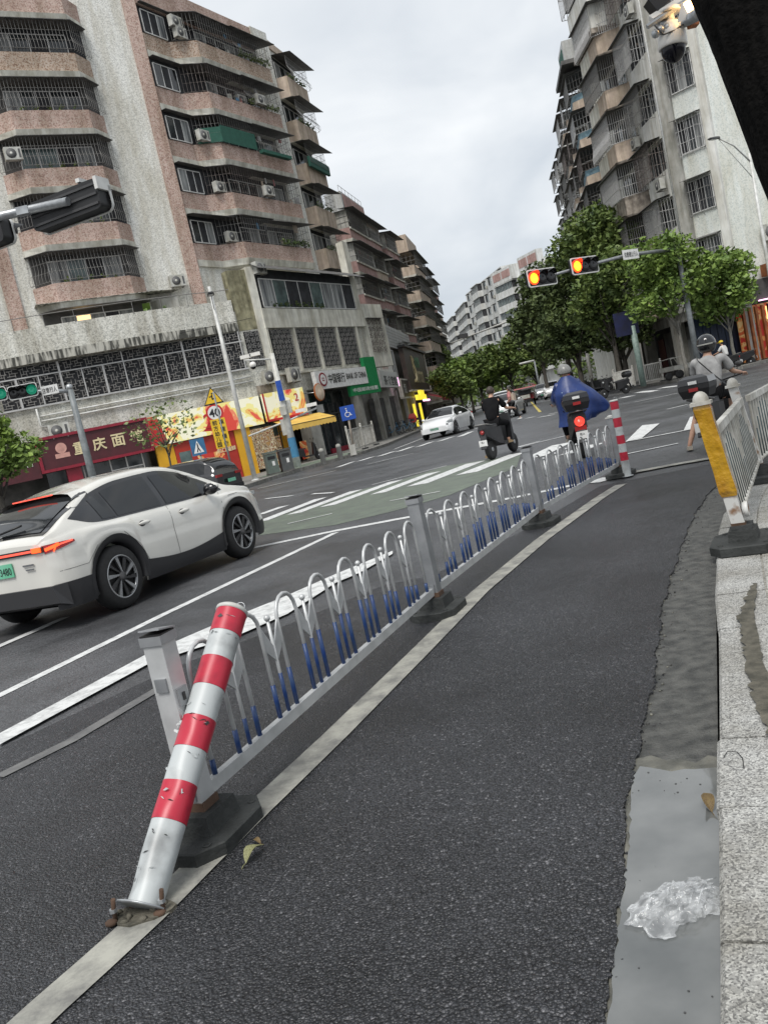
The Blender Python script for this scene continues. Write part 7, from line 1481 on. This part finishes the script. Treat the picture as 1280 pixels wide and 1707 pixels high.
SIT = dict(pelvis=(0,-.20,.84), chest=(0,-.10,1.20), neck=(0,-.04,1.40), head=(0,0,1.53), sh_l=(-.19,-.08,1.33), sh_r=(.19,-.08,1.33), el_l=(-.27,.08,1.08), el_r=(.27,.08,1.08), ha_l=(-.27,.34,1.02), ha_r=(.27,.34,1.02), hip_l=(-.10,-.16,.82), hip_r=(.10,-.16,.82), kn_l=(-.17,.24,.74), kn_r=(.17,.24,.74), an_l=(-.14,.16,.34), an_r=(.14,.16,.34))
def upd(**k): d = dict(SIT); d.update(k); return d
def scooter(label, loc, rz, paint='black', box=False, rear_lit=False, group='electric scooters', sc=1.0, plate=True):
    t = thing('electric_scooter', label, 'scooter', loc, rz, group); t.scale = (sc,)*3; r = .24
    for y, nm in ((-.62,'rear'),(.66,'front')):
        w_ = MB(); w_.m('tyre').lathe([(r*.62,-.05),(r*.9,-.055),(r,-.03),(r,.03),(r*.9,.055),(r*.62,.05)], 24, (0,y,r), axis='x'); w_.m('alloy').lathe([(.03,-.06),(.05,-.06),(.05,.06),(.03,.06)], 12, (0,y,r), axis='x')
        for k in range(6): a = 2*PI*k/6; w_.path([(0,y,r),(0,y+r*.62*math.cos(a),r+r*.62*math.sin(a))], .014, 4)
        w_.build('wheel', t)
    b = MB().m(paint); b.loft([[(-.05,.60,.50),(.05,.60,.50),(.05,.62,.60),(-.05,.62,.60)],[(-.17,.46,.35),(.17,.46,.35),(.14,.50,.95),(-.14,.50,.95)],[(-.16,.34,.28),(.16,.34,.28),(.13,.42,.97),(-.13,.42,.97)]]); b.box2(-.15,.15,-.12,.40,.26,.34)
    b.loft([[(-.14,-.10,.28),(.14,-.10,.28),(.14,-.14,.70),(-.14,-.14,.70)],[(-.15,-.45,.36),(.15,-.45,.36),(.15,-.45,.72),(-.15,-.45,.72)],[(-.10,-.86,.56),(.10,-.86,.56),(.11,-.88,.74),(-.11,-.88,.74)]]); b.m('cladding').loft([[(-.07,-.84,.62),(.07,-.84,.62),(.07,-.86,.66),(-.07,-.86,.66)],[(-.07,-.96,.28),(.07,-.96,.28),(.07,-.98,.30),(-.07,-.98,.30)]]); b.build('body', t)
    b = MB().m('cladding'); b.loft([[(-.11,-.02,.70),(.11,-.02,.70),(.10,-.02,.76),(-.10,-.02,.76)],[(-.14,-.35,.72),(.14,-.35,.72),(.13,-.35,.80),(-.13,-.35,.80)],[(-.11,-.85,.74),(.11,-.85,.74),(.10,-.84,.83),(-.10,-.84,.83)]]); b.build('seat', t)
    b = MB().m('black'); b.path([(-.34,.36,1.03),(-.20,.42,1.01),(0,.46,.98),(.20,.42,1.01),(.34,.36,1.03)], .014, 6); b.path([(0,.62,.28),(0,.48,.98)], .03, 8); b.path([(-.2,.42,1.0),(-.28,.46,1.16)], .007, 5); b.path([(.2,.42,1.0),(.28,.46,1.16)], .007, 5); b.m('dark_grey').sphere((-.29,.46,1.19),(.06,.02,.04),10,6); b.sphere((.29,.46,1.19),(.06,.02,.04),10,6); b.build('handlebar', t)
    b = MB(); b.m('lens_grey').sphere((0,.60,.84),(.08,.04,.06),10,6); b.build('headlamp', t)
    b = MB(); b.m('red_lamp' if rear_lit else 'lamp_dim').lathe([(.075,0),(.07,.02),(0,.025)] if rear_lit else [(.05,0),(.05,.02),(0,.025)], 18, (0,-.89,.66), axis='y')
    if rear_lit: b.m('cladding').box((0,-.87,.66),(.24,.05,.24)); b.m('lamp_dim').box((0,-.885,.54),(.2,.05,.08)); b.m('red_lamp').lathe([(.085,.0),(.085,.03),(.068,.03),(.068,0)], 20, (0,-.895,.66), axis='y', cap=False)
    b.build('tail_lamp', t)
    if plate: b = MB(); b.m('sign_white').box((0,-.955,.42),(.2,.012,.14)); b.build('number_plate', t); b = MB(); b.m('dark_grey').text('粤A', .05, (0,-.963,.44), depth=.001); b.build('plate_lettering', t)
    b = MB().m('bars'); b.path([(-.13,-.55,.78),(-.15,-.92,.84),(0,-.98,.85),(.15,-.92,.84),(.13,-.55,.78)], .013, 6); b.build('rear_rack', t)
    if box:
        b = MB().m('black'); b.loft([[(x*.9,y*.9-.82,.86) for x,y in ((-.2,-.18),(.2,-.18),(.2,.18),(-.2,.18))],[(x*1.1,y*1.1-.82,.98) for x,y in ((-.2,-.18),(.2,-.18),(.2,.18),(-.2,.18))],[(x*1.1,y*1.1-.82,1.05) for x,y in ((-.2,-.18),(.2,-.18),(.2,.18),(-.2,.18))]]); b.m('black_gloss').loft([[(x*1.12,y*1.12-.82,1.055) for x,y in ((-.2,-.18),(.2,-.18),(.2,.18),(-.2,.18))],[(x*1.02,y*1.0-.82,1.14) for x,y in ((-.2,-.18),(.2,-.18),(.2,.18),(-.2,.18))],[(x*.6,y*.6-.82,1.18) for x,y in ((-.2,-.18),(.2,-.18),(.2,.18),(-.2,.18))]]); b.m('lamp_dim').box((0,-1.035,.98),(.13,.015,.05)); b.m('sign_white').box((.0,-1.035,1.08),(.12,.015,.045)); b.build('top_box', t)
    return t
# rider in black T-shirt
g = gp(822,766); az = R(-33); scooter('black electric scooter with rear rack under the rider in the black T-shirt', (g.x+.33, g.y+.52, 0), az, 'cladding')
person('person in an oversized black T-shirt sitting on a scooter, one foot on the road', (g.x+.33, g.y+.52, 0), az, upd(an_l=(-.36,-.12,.09), kn_l=(-.27,.12,.50), toe_l=(-.38,.05,.035), head=(.0,.01,1.52), ha_r=(.30,.36,1.05)), ('cloth_black', True), ('cloth_black','long'), 'tan_shoe')
# raincoat rider
g = gp(985,762); az = R(-8); O = Vector((g.x+.02, g.y+.80, 0)); scooter('black scooter with top box and glowing round red tail light under the blue raincoat', tuple(O), az, 'black', box=True, rear_lit=True)
t = person('person in a grey helmet and flaring dark blue raincoat riding a scooter', tuple(O), az, upd(pelvis=(0,-.12,.84)), ('raincoat', False), ('cloth_black','long'), 'shoe', helmet=('helmet_grey', False))
c = MB().m('raincoat'); c.smooth = True; rings = []; nA = 48
for j in range(22):
    u = j/21; z = 1.475-.89*u; ring = []
    for k in range(nA):
        a = 2*PI*k/nA; ca, sa = math.cos(a), math.sin(a); w_ = .085+(.24 if math.cos(a) > 0 else .155)*min(1,u*3.2)**.8+.05*u; d_ = .085+.16*min(1,u*3)+.22*u*max(0,sa)+.10*u*max(0,-sa)
        x = w_*ca; y = d_*sa-.06; fold = .022*math.sin(a*7+u*3)*u+.012*math.sin(a*13-u*5)*u
        x += fold*ca; y += fold*sa
        if ca > .0 and u > .12: # wind-blown right flap ending in a point
            fl = max(0, ca)**2.2*math.exp(-((u-.60)/.26)**2); x += .31*fl; y += .05*fl*math.sin(u*12)
            z2 = z-.14*fl
        else: z2 = z
        if ca < -.3: x -= .03*math.sin(u*6)
        ring.append((x, y, z2+(.30*max(0,ca)*max(0,u-.75) if ca > 0 else 0)))
    rings.append(ring)
c.loft(rings, False); c.smooth = False; c.build('raincoat', t)
b = MB().m('reflect'); 
for z in (1.20, 1.165): b.poly([(-.15,-.292-.0,z-.010),(.12,-.298,z-.004),(.12,-.298,z+.010),(-.15,-.292,z+.004)])
b.build('reflective_strip', t)
# rider in grey T-shirt, half behind the taped post
g = gp(1165,762); az = R(-38); O = Vector((g.x+.62, g.y+.62, 0)); scooter('dark scooter with rounded rear box half hidden by the yellow taped post', tuple(O), az, 'black', box=True, sc=.93)
t = person('person in a grey T-shirt, black cross strap and black full-face helmet waiting on a scooter', tuple(O), az, upd(an_l=(-.50,-.02,.09), kn_l=(-.36,.12,.50), toe_l=(-.55,.12,.035), sh_l=(-.21,-.06,1.33), sh_r=(.21,-.06,1.33), ha_r=(.32,.40,1.02)), ('cloth_grey', True), ('cloth_black','short'), 'shoe', helmet=('black_gloss', True), sc=.95)
b = MB().m('black'); b.smooth = True; b.loft([[(x_, y_-.0, z_), (x_+.02, y_-.0, z_-.055)] for x_, y_, z_ in ((-.15,-.12,1.44),(-.10,-.262,1.36),(0,-.285,1.24),(.09,-.285,1.12),(.17,-.26,1.02),(.20,-.15,.96))], False, False); b.smooth = False; b.build('cross_strap', t)
# oncoming rider in white
p = at(948,640,44); g = gp(951,676); az = R(168); O = (p.x, 40.5, 0); O = (at(948,640,40.5).x, 40.5, 0); scooter('white electric scooter coming towards the camera', O, az, 'ac_white'); person('person in a white jacket and red helmet riding towards the camera', O, az, SIT, ('cloth_white', False), ('cloth_black','long'), 'shoe', helmet=('lamp_dim', True))
# parked dark scooter with white sticker by the solid barrier
p = at(1018,640,46); scooter('dark parked scooter with a round white sticker behind the raincoat rider', (p.x, 45.5, .0), R(100), 'black', box=True)
# yellow cap rider
p = at(1198,600,44.5); O = (p.x+.2, 44.4, .0); az = R(35); scooter('dark scooter ridden by the person in the yellow cap', O, az, 'black'); t = person('person in a yellow cap and cream shirt on a scooter at the right corner', O, az, SIT, ('cloth_white', True), ('cloth_black','short'), 'shoe'); b = MB().m('cap_yellow'); b.sphere((0,-.01,1.60), (.105,.12,.085), 14, 8); b.box((0,.13,1.58),(.14,.12,.015)); b.build('cap', t)
p = at(1222,602,46); scooter('black parked scooter with round mirrors behind the yellow cap rider', (p.x+.2, 45.9, .0), R(70), 'black'); 
# crossing pedestrian with rucksack
STEP = dict(pelvis=(0,0,.92), chest=(0,0,1.28), neck=(0,.01,1.45), head=(0,.03,1.58), sh_l=(-.17,0,1.39), sh_r=(.17,0,1.39), el_l=(-.23,-.06,1.12), el_r=(.23,.06,1.12), ha_l=(-.22,.10,.98), ha_r=(.20,.22,1.0), hip_l=(-.09,0,.88), hip_r=(.09,0,.88), kn_l=(-.10,.17,.48), kn_r=(.10,-.02,.48), an_l=(-.10,.26,.09), an_r=(.10,-.30,.10), toe_l=(-.10,.42,.04), toe_r=(.10,-.14,.03))
g = gp(858,701); t = person('person in a pink top and black trousers striding across the road with a bag', (g.x, g.y, 0), R(55), STEP, ('cloth_pink', True), ('cloth_black','long'), 'cloth_white', long_hair=True); b = MB().m('wall_tan'); b.box((0,-.17,1.18),(.26,.14,.36)); b.build('rucksack', t)
g = gp(545,759); t = person('person in a black top and pale shorts walking a bicycle past the bank', (g.x, g.y+4, .14), R(-60), STEP, ('cloth_black', True), ('cloth_pink','short'), 'shoe')
# bicycles
def bicycle(label, loc, rz, col='bike_blue', group='parked bicycles', sc=1.0):
    t = thing('bicycle', label, 'bicycle', loc, rz, group); t.scale = (sc,)*3
    for y in (-.5,.52):
        w_ = MB().m('tyre'); w_.path([(0,y+.31*math.cos(2*PI*k/24),.33+.31*math.sin(2*PI*k/24)) for k in range(25)], .02, 6, False); w_.m('alloy'); [w_.path([(0,y,.33),(0,y+.3*math.cos(2*PI*k/8),.33+.3*math.sin(2*PI*k/8))], .005, 3, False) for k in range(8)]; w_.build('wheel', t)
    f = MB().m(col); f.path([(0,-.5,.33),(0,-.1,.30),(0,.36,.75),(0,.52,.33)], .024, 6); f.path([(0,-.1,.30),(0,-.22,.82)], .022, 6); f.path([(0,-.5,.33),(0,-.2,.7)], .015, 6); f.path([(0,.36,.75),(0,.34,1.0)], .02, 6); f.build('frame', t)
    b = MB().m('black'); b.path([(-.27,.24,1.03),(0,.34,1.0),(.27,.24,1.03)], .014, 6); b.build('handlebar', t); b = MB().m('black').sphere((0,-.25,.86),(.08,.14,.04),10,6); b = MB(); b.m('black').sphere((0,-.25,.86),(.08,.14,.04),10,6); b.build('saddle', t); b = MB(); b.m('dark_grey'); b.box((0,.55,.86),(.3,.22,.2)); b.build('basket', t)
    return t
g = gp(541,757); bicycle('white and teal bicycle pushed by the person outside the bank', (g.x-.35, g.y+4.4, .14), R(-60), 'cloth_white')
g = gp(510,765); scooter('dark folding scooter parked beside the camera pole', (at(510,750,46).x, 46, .14), R(-70), 'black')
p = at(672,716,66); bl = ['blue shared bicycle, leftmost of the cluster before the white sedan','blue shared bicycle, second of the cluster before the white sedan','blue shared bicycle, third of the cluster before the white sedan','blue shared bicycle, closest of the cluster to the white sedan']
P0b = bicycle(bl[0], (at(664,716,63).x-.4, 63, .14), R(-75))
for i in (1,2,3): copy_thing(P0b, (at(664,716,63).x-.4+.62*i, 63.6+1.0*i, .14), R(-75+9*i), bl[i])
t = thing('shopping_bag', 'orange-red child seat or bag among the parked bicycles', 'bag', (at(689,704,67).x, 67, .8)); t['label'] = 'bright orange-red bag hanging among the parked blue bicycles'; b = MB(); b.m('sign_red' if False else 'shop_red').loft([[(-.25,-.2,0),(.25,-.2,0),(.25,.2,0),(-.25,.2,0)],[(-.33,-.22,.4),(.33,-.22,.4),(.33,.22,.4),(-.33,.22,.4)],[(-.2,-.15,.7),(.2,-.15,.7),(.2,.15,.7),(-.2,.15,.7)]]); b.build('bag', t)
# row of parked scooters under the left trees and under the right trees
S0 = scooter('parked scooter under the left row of trees, nearest the white sedan', (at(765,690,80).x-1.6, 80, .14), R(-80), 'cladding', plate=False)
for i in range(1, 7): copy_thing(S0, (at(765,690,80).x-1.6+i*.62, 80+i*2.4, .14), R(-80+5*(i % 3)), '%s of the parked scooters under the left trees, counted from the white sedan' % ['','second','third','fourth','fifth','sixth','seventh'][i])
for i in range(6): copy_thing(S0, (at(978,650,60).x+.1+i*.18, 57+i*2.1, .14), R(60+7*(i % 3)), 'parked scooter in the shade under the right trees, %s from the raincoat rider' % ['first','second','third','fourth','fifth','sixth'][i])
